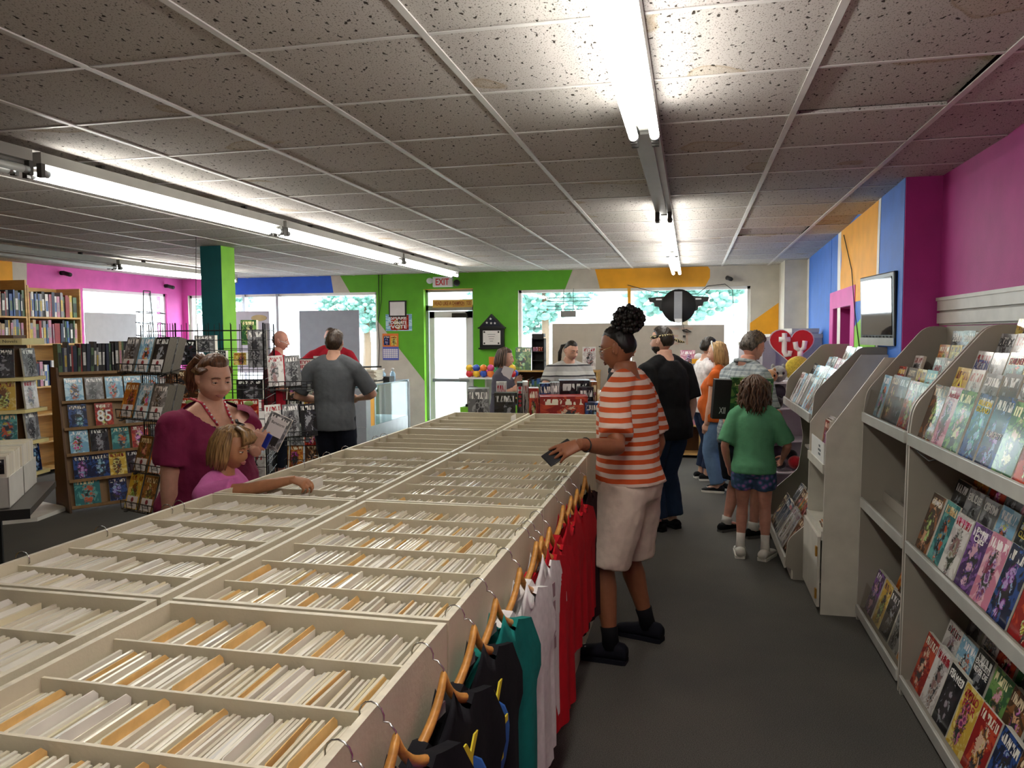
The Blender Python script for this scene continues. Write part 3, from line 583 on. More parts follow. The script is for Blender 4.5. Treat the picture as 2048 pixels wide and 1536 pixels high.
row(1.012, 1.22, ya, yb, .30, ['brown', 'pink', 'green', 'navy', 'navy', 'green', 'red', 'grey', 'brown'], 'front row, top tier, nearest rack', {1: T_('Archie', RW_), 3: T_(['BILLION', 'ISLAND'], YI, (.8, .08)), 4: T_('ALMIGHTY', None, (.86, .09), .45)}, group=gA)
row(1.095, 1.29, ya, yb, .30, ['yellow', 'white', 'grey', 'black', 'grey', 'brown', 'pink', 'green', 'grey'], 'second row, top tier, nearest rack', {0: T_('A', YI, (.7, .35), .7)}, group=gA)
row(1.18, 1.365, ya, yb, .30, ['white', 'grey', 'teal', 'yellow', 'brown', 'navy', 'black', 'red', 'sky'], 'third row, top tier, nearest rack', {0: T_('ACTION', BLI, (.9, .2), .75), 2: T_('STARLINER', RW_)}, group=gA)
row(1.265, 1.44, ya, yb, .30, ['grey', 'white', 'black', 'yellow', 'red', 'grey', 'white', 'navy', 'brown'], 'fourth row, top tier, nearest rack', {0: T_('20XX', BKI, (.9, .15), .85)}, group=gA)
row(1.35, 1.50, ya, yb, .22, ['yellow', 'brown', 'yellow', 'white', 'red', 'grey', 'teal', 'navy', 'orange'], 'rear row, top tier, nearest rack', group=gA)
row(1.012, .72, ya, yb, .30, ['brown', 'teal', 'white', 'purple', 'pink', 'navy', 'red', 'black', 'orange'], 'front row, middle tier, nearest rack', {0: T_('GRIMCA', None, (.8, .08)), 1: T_('Dae', GOLD, (.6, .12)), 2: T_('FABLES', PK, (.8, .07), .9), 3: T_(['Deep', 'Cuts'], None, (.55, .1), .9)}, group=gA)
row(1.105, .785, ya, yb, .30, ['black', 'grey', 'grey', 'sky', 'black', 'navy', 'brown', 'red', 'grey'], 'second row, middle tier, nearest rack', {1: T_('BLUE', None, (.8, .12)), 2: T_('GRIM', None, (.8, .12)), 4: T_(['THE', 'CLEAVER'], YI, (.8, .09), .85)}, group=gA)
row(1.20, .845, ya, yb, .30, ['orange', 'red', 'grey', 'pink', 'black', 'brown', 'teal', 'white', 'black'], 'rear row, middle tier, nearest rack', group=gA)
row(1.005, .08, ya, yb, .30, ['red', 'white', 'black', 'yellow', 'red', 'navy', 'brown', 'grey', 'teal'], 'front row, bottom tier, nearest rack', {1: T_('THE FORGED', RW_, (.86, .09)), 2: T_('FLAWED', None, (.86, .12)), 3: T_(['ECHO', 'FOR'], RW_, (.7, .13))}, group=gA)
row(1.10, .145, ya, yb, .30, ['white', 'sky', 'black', 'green', 'brown', 'black', 'navy', 'red', 'grey'], 'second row, bottom tier, nearest rack', {0: T_('BULLET', BKI), 1: T_('BLUE BOOK', None, (.86, .1), .6), 2: T_(['EXORCISTS', 'NEVER DIE'], None, (.86, .09), .8)}, group=gA)
row(1.195, .205, ya, yb, .30, ['grey', 'white', 'red', 'green', 'brown', 'grey', 'orange', 'black', 'navy'], 'rear row, bottom tier, nearest rack', {1: T_(['FOR', 'THE'], GI, (.7, .12), .7)}, group=gA)
ya, yb = YB0+.03, YB1-.03
row(1.03, 1.22, ya, yb, .26, ['sky', 'brown', 'black', 'red', 'grey'], 'front row, top tier, second rack', h=.25, group=gB); row(1.11, 1.29, ya, yb, .26, ['red', 'brown', 'yellow', 'teal', 'navy'], 'second row, top tier, second rack', {0: T_('HOT', YI)}, h=.22, group=gB)
row(1.20, 1.37, ya, yb, .26, ['white', None, 'grey', 'grey', 'sky'], 'third row, top tier, second rack', {2: T_('AND', RW_, (.7, .2), .7), 0: T_(['MORE', 'FREE'], BKI, (.7, .14), .7)}, h=.20, group=gB)
row(1.29, 1.45, ya, yb, .20, [None, 'orange', 'yellow', 'sky', None], 'rear row, top tier, second rack', h=.18, group=gB); row(1.36, 1.50, ya, yb, .12, [None, 'grey', 'grey', 'white', None], 'wall row, top tier, second rack', {1: T_('2000', None, (.8, .16), .8), 2: T_('2000', None, (.8, .16), .8)}, h=.2, group=gB)
row(1.01, .08, ya, yb, .30, ['purple', 'yellow', 'black', 'grey', 'orange'], 'front row, bottom tier, second rack', h=.25, group=gB); row(1.10, .17, ya, yb, .30, [None, 'orange', 'purple', 'brown', 'green'], 'second row, bottom tier, second rack', h=.25, group=gB); row(1.2, .25, ya, yb, .28, [None, None, 'brown', 'red', 'black'], 'rear row, bottom tier, second rack', group=gB)
for z, lb in ((1.222, 'clear acrylic holder on the upper lip of the second rack'), (.083, 'clear acrylic holder on the bottom lip of the second rack')):
    M = MXYZ((.99, 0, z), (0, 1, 0), (.22, 0, .975), (-.975, 0, .22)); tag(MB().prism([(YB0+.03, 0), (YB1-.03, 0), (YB1-.03, .15), (YB0+.03, .15)], M, .004).build('acrylic_holder', CLR), lb, 'holder', 'clear acrylic holders')
# slat board above
SL = thing('slatwall_board', 'pale slat board on the magenta wall above the racks', 'slat board', (1.455, 3.4, 1.735))
for k in range(2): MB().box(-.022, 0, -2.4, 1.70, .012+k*.075, .012+k*.075+.062).build('slat', GE, SL)
MB().box(-.008, .0, -2.4, 1.70, .0, .16).build('slat_back', GB, SL); MB().box(-.03, 0, -2.4, 1.70, .145, .165).build('cap_rail', GE, SL)
CB = MB().sf().tube([(.985, 3.80, 1.19), (.985, 3.70, 1.165), (.985, 3.55, 1.155), (.985, 3.42, 1.185)], .003, 6); tag(CB.build('black_cable', INK), 'black cable sagging under the top tier of the nearest rack', 'cable')
# ---- cabinet with cut-off top between the racks
CY0, CY1 = 4.875, 5.50
CBN = thing('white_cabinet', 'narrow off white cabinet with sloped sides, open shelf and small door', 'cabinet', (0, 0, 0))
CP = [(.775, 0), (1.41, 0), (1.41, 1.55), (1.10, 1.55), (.79, 1.10)]
for y in (CY0, CY1): panelXZ(CP, y, .016, WB_, CBN)
MB().box(1.39, 1.41, CY0, CY1, 0, 1.55).build('back_panel', WB_, CBN); 
for z in (.50, .905): MB().box(.785, 1.39, CY0+.016, CY1, z-.018, z).build('shelf', WB_, CBN); MB().box(.775, .787, CY0+.016, CY1, z-.05, z+.004).build('shelf_lip', GE, CBN)
d = MB().box(.755, .772, CY0+.02, CY1-.02, .04, .47).build('door', GE, CBN)
for z in (.12, .38): MB().box(.745, .757, CY0+.02, CY0+.045, z-.03, z+.03).build('hinge', GOLD, d)
sgn = tag(MB().box(.782, .788, CY0+.03, CY1-.12, .908, 1.035).build('shelf_sign', FRM), 'white card sign standing on the open shelf of the narrow cabinet', 'sign')

for q, (w_, z_) in enumerate(((.05, 1.0), (.09, .975), (.07, .95))): MB().box(.7805, .782, 5.06-w_/2, 5.06+w_/2, z_-.007, z_+.007).build('print_line', GI, sgn)
for q, (y, k) in enumerate([(5.20, 'red'), (5.30, 'brown'), (5.40, 'white')]): comic((.82+.03*q, y, .907), (0, -1, 0), (.12, 0, .99), k, 'mostly %s comic leaning behind the white card sign in the cabinet' % cw(k), .15, .24, .02)
for q in range(4): comic((.80+.012*q, 5.08, .503+.012*q), (0, -1, 0.0), (1, .05*q-.1, 0.02), ['brown', 'orange', 'grey', 'black'][q], '%s magazine lying in the stack on the cabinet shelf, %s from the bottom' % (cw(['brown', 'orange', 'grey', 'black'][q]), ORD[q]), .17, .26, .011, 'magazines stacked on the cabinet shelf', 'magazine')
# ---- rack with projecting lower tray beyond the cabinet
DY0, DY1 = 5.54, 7.05
RD = thing('magazine_rack', 'grey rack beyond the cabinet with a low projecting tray', 'rack', (0, 0, 0), 0, 'grey magazine racks')
DP = [(.70, 0), (1.40, 0), (1.40, 1.60), (1.10, 1.60), (.82, 1.30), (.80, 1.09), (.93, .98), (.955, .80), (.92, .52), (.665, .28), (.645, .09), (.70, .07)]
for y in (DY0, DY1): panelXZ(rnd_poly(DP, .04), y, .016, GB, RD)
MB().box(1.38, 1.40, DY0, DY1, 0, 1.6).build('back_panel', GB, RD); MB().box(.72, 1.38, DY0+.016, DY1, 0, .07).build('plinth', KICK, RD)
MB().box(.655, 1.0, DY0+.016, DY1, .095, .11).build('shelf', GB, RD); MB().box(.643, .656, DY0+.016, DY1, .075, .15).build('shelf_lip', GE, RD)
MB().box(.80, 1.38, DY0+.016, DY1, 1.10, 1.118).build('shelf', GB, RD); bevel(MB().box(.786, .802, DY0+.016, DY1, 1.085, 1.15).build('shelf_lip', LIP, RD), .004); MB().box(.97, 1.38, DY0+.016, DY1, .72, .738).build('shelf', GB, RD); MB().box(.69, .71, DY0+.016, DY1, .0, .09).build('kick_board', WB_, RD); steps(RD, .80, .11, 3, .10, .07, DY0+.02, DY1-.02)
steps(RD, .90, 1.12, 3, .10, .08, DY0+.02, DY1-.02)
gD = 'comics on the rack beyond the cabinet'; ya, yb = DY0+.03, DY1-.03
row(.83, 1.12, ya, yb, .42, ['white', 'sky', 'white', 'black', 'sky', 'grey', 'sky', 'white'], 'front row, top shelf beyond cabinet', h=.27, group=gD); row(.93, 1.20, ya, yb, .42, ['black', 'sky', 'sky', 'white', 'sky', 'grey', 'white', 'sky'], 'second row, top shelf beyond cabinet', group=gD)
row(1.03, 1.28, ya, yb, .40, [None, 'sky', 'grey', 'pink', 'white', 'sky', 'white', 'black'], 'third row, top shelf beyond cabinet', h=.24, group=gD); row(1.14, 1.36, ya, yb, .36, [None, None, 'white', 'sky', 'black', 'white', 'sky', 'black'], 'rear row, top shelf beyond cabinet', h=.24, group=gD)
row(.675, .115, ya, yb, .50, [None, 'brown', 'black', 'grey', 'white', 'white', 'brown', 'red'], 'front row, low tray beyond cabinet', {3: T_('MIX', RW_)}, h=.27, group=gD); row(.785, .195, ya, yb, .50, [None, 'grey', 'brown', 'orange', 'red', 'navy', 'grey', 'white'], 'second row, low tray beyond cabinet', h=.27, group=gD); row(.88, .275, ya, yb, .42, [None, None, 'white', 'brown', 'yellow', 'black', 'orange', None], 'rear row, low tray beyond cabinet', h=.25, group=gD)
# ================================================================ LEFT SIDE OF THE SHOP
WOOD = mat('maple_veneer', '#c9a061', .45, 0, .10, 5, 0, 60, .4, (1, 1, 7)); WOODD = mat('brown_veneer', '#5a3c1e', .5, 0, .14, 4, 0, 60, .4, (6, 1, 1)); WOODF = mat('rack_veneer', '#8a6a45', .5, 0, .1, 4, 0, 60, .4, (6, 1, 1)); CRM = mat('cream_lip', '#d8c98c', .4, 0, .04); WIRE = mat('black_wire', '#0d0d0f', .4, .3, 0)
BKM = {k: mat('spine_'+k, c, .4, 0, .12, 25, 0, 60, .5, (1, 1, 5)) for k, c in dict(white='#d4d2cc', grey='#8b8a8c', black='#18181c', red='#8c2326', blue='#3a5a94', tan='#b59a72', green='#4f6b4a', yellow='#c0a53c', navy='#1c2540', pink='#b77c92').items()}
BK = list(BKM)
_bm = {}
def book(M, th, h, dep, key, label, group):
    """a book standing spine out; M maps (along, into, up)"""
    k = (round(th, 3), round(h, 2), round(dep, 2), key)
    if k not in _bm:
        b = MB().box(0, th, 0, dep, 0, h); b.mi = [0, 1, 0, 0, 1, 0]; b.box(th*.15, th*.85, -.0006, 0, h*.25, h*.7); b.mi[6:] = [2]*6; _bm[k] = b.mesh('book', [BKM[key], PAGES, BKM[BK[(BK.index(key)*3+4) % len(BK)]]])
    o = obj('book', _bm[k]); o.matrix_world = M; return tag(o, label, 'book', group)
def books(org, along, into, length, h, dep, where, group, seed, keys=None, thr=(.014, .032), gap=.12):
    rs = random.Random(seed); along, into = Vector(along).normalized(), Vector(into).normalized(); x = 0.0; n = 0
    while x < length-.02:
        th = rs.choice([thr[0], (thr[0]+thr[1])/2, thr[1]]); hh = round(h*rs.choice((.85, .92, 1.0, 1.04)), 2); k = rs.choice(keys or BK); ln = rs.choice((0, 0, 0, .03, -.02))
        up = (Vector((0, 0, 1))+along*ln).normalized(); al = (along-up*along.dot(up)).normalized()
        book(MXYZ(Vector(org)+along*x+into*rs.uniform(0, .015), al, into, up), th, hh, dep, k, '%s spined book, %s from left %s' % (cw(k), ORD[min(n, 48)], where), group); n += 1; x += th+.002
        if rs.random() < gap: x += .012
    return n
# ---- tall maple bookcase against the pink wall
bx = -7.72; yR = AX(163, 640, bx).y; zt_ = AX(163, 578, bx).z; yM = AX(57, 640, bx).y; yN = AX(142, 620, bx).y; yL = yM-1.0
for lb, y0, y1, zt2 in (('tall maple bookcase nearest the window on the pink wall', yM, yR, zt_), ('tall maple bookcase at the left edge by the yellow band', yL, yM-.01, zt_+.06)):
    K = thing('bookcase', lb, 'bookcase', (0, 0, 0), 0, 'maple bookcases')
    for y in (y0, y1-.022): MB().box(XL+.02, bx, y, y+.022, 0, zt2).build('side_panel', WOOD, K)
    MB().box(XL+.015, XL+.03, y0, y1, 0, zt2).build('back_panel', WOOD, K)
    zs = [.08, .42, .76, 1.10, AX(100, 687, bx).z, AX(100, 634, bx).z]
    for z in zs: MB().box(XL+.03, bx, y0+.022, y1-.022, z-.02, z).build('shelf', WOOD, K)
    K['yz'] = 0; del K['yz']
    for zi in (5, 4, 3):
        z = zs[zi]; hgt = min(.30, (zt2 if zi == 5 else zs[zi+1])-z-.05)
        # facing +X: left to right runs towards larger Y
        books((bx-.01, y0+.03, z), (0, 1, 0), (-1, 0, 0), y1-y0-.06, hgt, .2, 'on %s shelf of %s bookcase' % ({5: 'top', 4: 'second', 3: 'third'}[zi], 'windowside' if y0 == yM else 'left edge'), 'books in the maple bookcases', int(zi*10+y0*7), thr=(.02, .045))
# ---- sloping brown rack with face-out books
P0 = G(140, 1027); ax = Vector((.56, .83, 0)).normalized(); ay = Vector((-ax.y, ax.x, 0))
RX = thing('sloping_rack', 'brown sided sloping book rack with five shelves of face out comics', 'rack', (P0.x, P0.y, 0)); RX.matrix_world = MXYZ((P0.x, P0.y, 0), ax, ay, (0, 0, 1)); LR = 1.05
sidep = [(0, 0), (.52, 0), (.52, 1.40), (.30, 1.40)]
for x in (0, LR): MB().prism(sidep, MXYZ((x, 0, 0), (0, 1, 0), (0, 0, 1), (1, 0, 0)), .018).build('side_panel', WOODD, RX)
MB().prism([(.06, .02), (.36, 1.36), (.375, 1.36), (.075, .02)], MXYZ((.018, 0, 0), (0, 1, 0), (0, 0, 1), (1, 0, 0)), LR-.018).build('back_board', WOODF, RX)
LV = [.05, .30, .55, .80, 1.06, 1.34]
for z in LV:
    y = .30*z/1.40; MB().box(.018, LR, y-.012, y+.09, z-.014, z).build('shelf', WOODF, RX); MB().box(.018, LR, y-.016, y-.006, z-.014, z+.014).build('shelf_lip', WOODF, RX)
def rackp(x, y, z): return Vector((P0.x, P0.y, 0))+ax*x+ay*y+Vector((0, 0, z))
upr = (ay*.21+Vector((0, 0, .978))).normalized(); gR = 'comics on the brown sloping rack'
for li, (z, items) in enumerate(zip(LV[4::-1], [[('sky', .05), ('grey', .235), ('sky', .42), ('sky', .60), ('sky', .775), ('white', .95)], [('navy', .06), ('red', .30), ('grey', .58), ('navy', .76)], [('sky', .05), ('black', .235), ('teal', .43), ('red', .62), ('black', .81)], [('navy', .06), ('navy', .22), ('yellow', .38), ('black', .55), ('purple', .70), ('white', .85)], [('teal', .08), ('navy', .36), ('orange', .58), ('brown', .82)]])):
    for qi, (k, x) in enumerate(items):
        tl = T_('85', None, (.8, .5), .45) if (li == 1 and k == 'red') else {}
        comic(rackp(x+.095, .30*z/1.40+.018, z+.002), ax, upr, k, '%s comic, %s from left on the %s shelf of the brown sloping rack' % (cw(k), ORD[qi], ['top', 'second', 'third', 'fourth', 'bottom'][li]), .165 if (k, li) != ('teal', 4) else .23, .235 if (k, li) != ('teal', 4) else .26, .012, gR, **tl)
books(rackp(.03, .315, 1.342), ax, ay, 1.0, .295, .18, 'on top of the brown sloping rack', 'books on top of the brown rack', 5, ['black', 'black', 'navy', 'grey', 'red', 'green', 'tan', 'black'], (.016, .034))
# ---- hexagonal display with cream lips at the left edge
hc = G(24, 1031); HX = thing('hexagon_display', 'hexagonal cream edged book display tower at the left edge', 'display', (hc.x, hc.y, 0), -.326)
HXM = mat('display_base', '#d9d6cc', .5, 0, .05)
def hexa(r, z0, z1, m, name, off=0): 
    return MB().loft([[Vector((r*math.cos(off+k*PI/3), r*math.sin(off+k*PI/3), z)) for k in range(6)] for z in (z0, z1)]).build(name, m, HX)
hexa(.46, 0, .035, HXM, 'base_plate'); hexa(.18, .035, 1.72, WOODD, 'core')
HZ = [.42, .72, 1.02, 1.32, 1.66]
for z in HZ: hexa(.325, z-.02, z, CRM, 'shelf'); hexa(.33, z-.024, z+.008, CRM, 'shelf_lip') if z < 1.5 else hexa(.33, z-.03, z+.03, CRM, 'header')
for q, (ang, li, k, tl) in enumerate([(0, 3, 'black', 'BATMAN'), (0, 2, 'yellow', None), (0, 1, 'teal', None), (0, 0, 'brown', None), (1, 3, 'grey', None), (1, 2, 'white', None), (1, 1, 'grey', None), (-1, 3, 'brown', None), (-1, 2, 'red', None), (-1, 1, 'white', None), (-1, 0, 'red', None), (1, 0, 'navy', None)]):
    a = -.85+ang*PI/3; nrm = Vector((math.cos(a), math.sin(a), 0)); rt = Vector((0, 0, 1)).cross(nrm)
    comic(Vector((hc.x, hc.y, HZ[li]+.009))+nrm*.255, rt, (-nrm*.1+Vector((0, 0, 1))), k, '%s covered book face out on the %s shelf of the hexagonal display%s' % (cw(k), ['lowest', 'second lowest', 'third', 'upper'][li], ['', ', right side', ', left side'][ang]), .19, .27, .018, 'books on the hexagonal display', title=tl, tsize=(.8, .1), tz=.9)
text('Graphic Novels', MXYZ(Vector((math.cos(-PI/6), math.sin(-PI/6), 0))*.288+Vector((0, 0, 1.66)), (.5, .866, 0), (0, 0, 1), (.866, -.5, 0)), .26, .035, INK, HX, .001)
# ---- comic boxes on a dark table at lower left
TB = thing('dark_table', 'dark low table at the left edge carrying white comic boxes', 'table', D(-45, 985, 4.4)*1.0); TB.location.z = 0; TB.rotation_euler.z = .62; tz = D(30, 1003, 4.4).z
MB().box(-.75, .30, -.28, .62, tz-.05, tz-.012).build('table_top', mat('dark_laminate', '#3a3632', .4), TB); MB().box(-.75, .30, -.285, -.28, tz-.065, tz-.01).build('edge_band', KICK, TB)
for x in (-.7, .0):
    for y in (-.1, .45): MB().box(x-.02, x+.02, y-.02, y+.02, 0, tz-.05).build('leg', KICK, TB)
BXW = mat('white_card_box', '#bdbab2', .55, 0, .04)
def cardbox(o, x, y, lb, ph):
    Bx = thing('comic_box', lb, 'box', (0, 0, 0), 0, 'white comic boxes on the dark table'); Bx.matrix_world = o.matrix_basis @ Matrix.Translation((x, y, tz-.010))
    b = MB(); w, l, h = .19, .40, .17
    b.box(-w/2, w/2, 0, .006, 0, h).box(-w/2, w/2, l-.006, l, 0, h).box(-w/2, -w/2+.006, 0, l, 0, h).box(w/2-.006, w/2, 0, l, 0, h).box(-w/2, w/2, 0, l, 0, .005).build('tray', BXW, Bx)
    for k in range(20): MB().box(-w/2+.01, w/2-.01, .012+k*.0188, .012+k*.0188+.017, .006, .285+.004*((k*7) % 3)).build('bagged_comic', BAG, Bx)
    if ph: MB().box(-w/2+.015, w/2-.02, .010, .0118, .19, .27).build('photo_label', cov('black'), Bx)
    return Bx
bpy.context.view_layer.update(); TB.matrix_basis
cardbox(TB, .10, -.22, 'white comic box with a dark photo label, nearest the table corner', True); cardbox(TB, -.11, -.22, 'white comic box at the left edge, beside the labelled one', False); cardbox(TB, .10, .20, 'white comic box behind the labelled one', False)
# ---- black wire grid tower
GT = thing('grid_tower', 'black wire grid tower hung with packs, boxes and bagged sets', 'display', (0, 0, 0)); GTOP = 1.80
def gwall(a, b, name='grid_panel'):
    a, b = Vector((a.x, a.y, 0)), Vector((b.x, b.y, 0)); d = (b-a); L = d.length; d.normalize(); m = MB(); n = int(round(L/.0762))
    for i in range(n+1): p = a+d*(L*i/n); m.tube([p+Vector((0, 0, .08)), p+Vector((0, 0, GTOP))], .0028 if 0 < i < n else .006, 5)
    k = 0; z = .08
    while z <= GTOP+.001: m.tube([a+Vector((0, 0, z)), b+Vector((0, 0, z))], .0028 if 0.09 < z < GTOP-.01 else .006, 5); z += .0756
    for p in (a+d*.08, b-d*.08): MB().box(p.x-.03, p.x+.03, p.y-.12, p.y+.12, 0, .08).build('foot', WIRE, GT)
    return m.build(name, WIRE, GT)
M0, M1 = D(352, 700, 5.85), D(527, 700, 5.95); L0 = D(283, 700, 6.75); R1 = D(548, 700, 6.55); B0, B1 = D(352, 700, 7.0), D(520, 700, 7.1)
gwall(M0, M1); gwall(M0, L0); gwall(M1, R1); gwall(L0, R1)
mat('page_dark', '#5c5850', .35, 0, .25, 160, 0, 60, .5, (1, 9, .2)); LBL = mat('price_card', '#dcd8d6', .5, 0, .03); LOGO = mat('logo_maroon', '#8a2f38', .5, 0, 0)
def bagset(p, right, up, k, label, group, th=.05, card=True, w=.165):
    o = comic(p, right, up, k, label, w, .262, th, group, 'bagged_set', 'bagged comics', m2=MATS['page_dark'])
    if card:
        c = MB().box(-w*.40, w*.40, -.0015, 0, .004, .095).build('price_card', LBL, o); MB().sf().ell((0, -.002, .068), .018, .0015, .018, 12, 6).build('round_logo', LOGO, c); MB().box(-.03, .03, -.0022, -.0012, .022, .028).build('print_line', GI, c); MB().box(-.025, .025, -.0022, -.0012, .034, .039).build('print_line', GI, c)
    return o
def wshelf(p, right, out, L, label):
    S = thing('wire_shelf', label, 'wire shelf', (0, 0, 0), 0, 'black wire shelves on the grid tower'); right, out = Vector(right).normalized(), Vector(out).normalized(); m = MB()
    for i in range(9): q = p+right*(L*i/8); m.tube([q, q+out*.16+Vector((0, 0, -.03)), q+out*.165+Vector((0, 0, .035))], .003, 5)
    for t, z in ((0, 0), (.16, -.03), (.165, .035), (.08, -.015)): m.tube([p+out*t+Vector((0, 0, z)), p+right*L+out*t+Vector((0, 0, z))], .004, 5)
    m.build('wire_basket', WIRE, S)
    for q in (p+right*.03, p+right*(L-.03)): MB().bar(q, q+out*.15+Vector((0, 0, -.05)), .006, .03).build('bracket', WIRE, S)
    return S
# left wing: shelves face up the left aisle
lr = (M0-L0); lr.z = 0; lr.normalize(); lo = Vector((lr.y, -lr.x, 0))
for si, (pl, dd, cs) in enumerate([((232, 737), 5.75, ['grey', 'sky', 'black']), ((230, 828), 5.75, ['orange', 'sky', 'grey']), ((258, 935), 5.75, ['brown', 'orange', 'grey']), ((240, 1010), 5.75, ['yellow', 'brown', 'white'])]):
    p = D(pl[0], pl[1], dd); fr = Vector((.80, -.30, 0)).normalized(); fo = Vector((-.30, -.95, 0)).normalized()
    wshelf(p-fo*.17, fr, fo, .56, 'black wire shelf of bagged sets on the left side, %s from the top' % ORD[si])
    for q, k in enumerate(cs):
        for dp in range(1 if q < 2 else 2):
            bagset(p+fr*(.10+.185*q)-fo*(.02+.075*dp)+Vector((0, 0, -.02)), fr, (-fo*.28+Vector((0, 0, .96))), k if dp == 0 else 'grey', 'bagged set on the %s left wire shelf, %s from left%s' % (ORD[si], ORD[q], ', rear of two' if dp else (', front of two' if q == 2 else '')), 'bagged sets on the left wire shelves', .06, dp == 0)
# right wing
for si, (pl, dd) in enumerate([((548, 775), 5.9), ((530, 880), 5.7)]):
    p = D(pl[0], pl[1], dd); fr = Vector((.45, -.55, .55)).normalized(); fr = Vector((.85, .45, 0)).normalized(); fo = Vector((.45, -.85, 0)).normalized()
    q0 = M1.lerp(R1, .35 if si == 0 else 0.0); p = Vector((q0.x, q0.y, p.z))+fo*.17
    wshelf(p-fo*.17, fr, fo, .34, 'black wire shelf of bagged sets on the right side, %s from the top' % ORD[si])
    for q, k in enumerate(['white', 'grey', 'black'][:2+si]): bagset(p+fr*(.07+.13*q)-fo*.03, fr, (-fo*.45-fr*.12+Vector((0, 0, .9))), k, 'shiny bagged comic slanting on the right wire shelf, %s shelf, %s item' % (ORD[si], ORD[q]), 'bagged comics on the right wire shelves', .02, False, .12)
# packs on the middle panel
mr = (M1-M0); mr.z = 0; mr.normalize(); mo = Vector((mr.y, -mr.x, 0))
for q, (x, y) in enumerate([(383, 845), (462, 847), (500, 847), (383, 905), (470, 908)]):
    p = D(x, y, 5.83); o = comic(p+mo*.02, mr, (0, 0, 1), 'red', 'red carded figure pack hanging on the grid, %s from the left%s' % (ORD[q % 3], '' if q < 3 else ', lower row'), .138, .185, .012, 'red packs on the grid', 'figure_pack', 'figure pack')
    MB().sf().ell((.0, -.004, .155), .034, .004, .018).build('badge', mat('badge_green', '#8fa05a', .4), o); MB().box(-.06, -.005, -.012, 0, .02, .10).build('blister', mat('blister_yellow', '#b79a4a', .2), o); MB().box(.005, .058, -.004, 0, .03, .10).build('card_art', cov('orange'), o)
DBX = ['black', 'grey', 'brown', 'navy']
for q, (x, y, dd, w, h, k) in enumerate([(365, 730, 6.3, .22, .20, 'black'), (410, 705, 6.35, .16, .14, 'grey'), (480, 730, 6.3, .10, .10, 'yellow'), (498, 690, 6.2, .12, .20, 'green'), (515, 735, 6.15, .14, .30, 'grey'), (365, 800, 6.2, .25, .24, 'brown'), (500, 800, 6.15, .20, .16, 'black'), (505, 900, 6.2, .22, .16, 'black'), (390, 900, 6.2, .25, .2, 'navy'), (440, 740, 6.5, .1, .16, 'black'), (505, 960, 6.2, .2, .2, 'white'), (420, 960, 6.2, .3, .2, 'black')]):
    p = D(x, y, dd); comic(p, mr, (0, 0, 1), k, '%s boxed toy behind the grid, at %s, %s' % (cw(k), 'its left' if x < 420 else ('its middle' if x < 490 else 'its right'), ['top row', 'second row', 'third row', 'bottom row'][0 if y < 735 else (1 if y < 790 else (2 if y < 880 else 3))]), w, h, .10, 'boxed toys inside the grid tower', 'toy_box', 'toy box')
for z in (.35, .72, 1.12, 1.45): 
    c = (M0+M1+L0+R1)/4; m = MB()
    for i in range(9): a_ = M0.lerp(M1, i/8); b_ = L0.lerp(R1, i/8); m.tube([(a_.x, a_.y, z), (b_.x, b_.y, z)], .003, 5)
    m.build('inner_shelf', WIRE, GT)
# ---- spinner rack with its placard
sp_ = D(612, 760, 8.6); SPN = thing('spinner_rack', 'black spinner rack of comics topped by a comics placard', 'spinner', (sp_.x, sp_.y, 0), .25)
MB().sf().tube([(0, 0, 0), (0, 0, 1.30)], .018, 8).build('pole', WIRE, SPN); MB().sf().lathe([(.02, .06), (.28, .03), (.28, 0)], n=16).build('base', WIRE, SPN)
zz = [.25, .50, .75, 1.0]
for s in range(4):
    a = s*PI/2; n_ = Vector((math.sin(a), -math.cos(a), 0)); r_ = Vector((math.cos(a), math.sin(a), 0)); m = MB()
    for z in zz:
        for t in (-.19, 0, .19): m.tube([n_*.14+r_*t+Vector((0, 0, z)), n_*.20+r_*t+Vector((0, 0, z)), n_*.21+r_*t+Vector((0, 0, z+.10))], .003, 5)
        m.tube([n_*.21+r_*-.19+Vector((0, 0, z+.10)), n_*.21+r_*.19+Vector((0, 0, z+.10))], .003, 5); m.tube([n_*.2+r_*-.19+Vector((0, 0, z)), n_*.2+r_*.19+Vector((0, 0, z))], .003, 5)
    for t in (-.19, .19): m.tube([n_*.14+r_*t+Vector((0, 0, .2)), n_*.14+r_*t+Vector((0, 0, 1.28))], .004, 5)
    m.build('wire_side', WIRE, SPN)
    Mw = Matrix.Translation((sp_.x, sp_.y, 0)) @ Matrix.Rotation(.25, 4, 'Z')
    if s in (0, 1, 3):
        for zi, z in enumerate(zz):
            for t in (-.095, .095):
                k = ['orange', 'brown', 'grey', 'red', 'black', 'yellow', 'brown', 'white'][(zi*2+(t > 0)+s*3) % 8]
                comic(Mw @ (n_*.175+r_*t+Vector((0, 0, z+.004))), Mw.to_3x3() @ r_, Mw.to_3x3() @ (Vector((0, 0, 1))-n_*.06), k, '%s comic in the spinner, %s pocket from the floor, %s side%s' % (cw(k), ORD[zi], ['front', 'right', '', 'left'][s], ', right half' if t > 0 else ', left half'), .168, .25, .01, 'comics in the spinner rack')
PL = MB().box(-.14, .14, -.006, .006, 1.28, 1.44).build('placard', mat('placard_white', '#e3d7d5', .5), SPN); b = MB(); b.box(-.147, .147, -.008, .008, 1.273, 1.283).box(-.147, .147, -.008, .008, 1.437, 1.447).box(-.147, -.138, -.008, .008, 1.28, 1.44).box(.138, .147, -.008, .008, 1.28, 1.44).build('placard_frame', INK, PL)
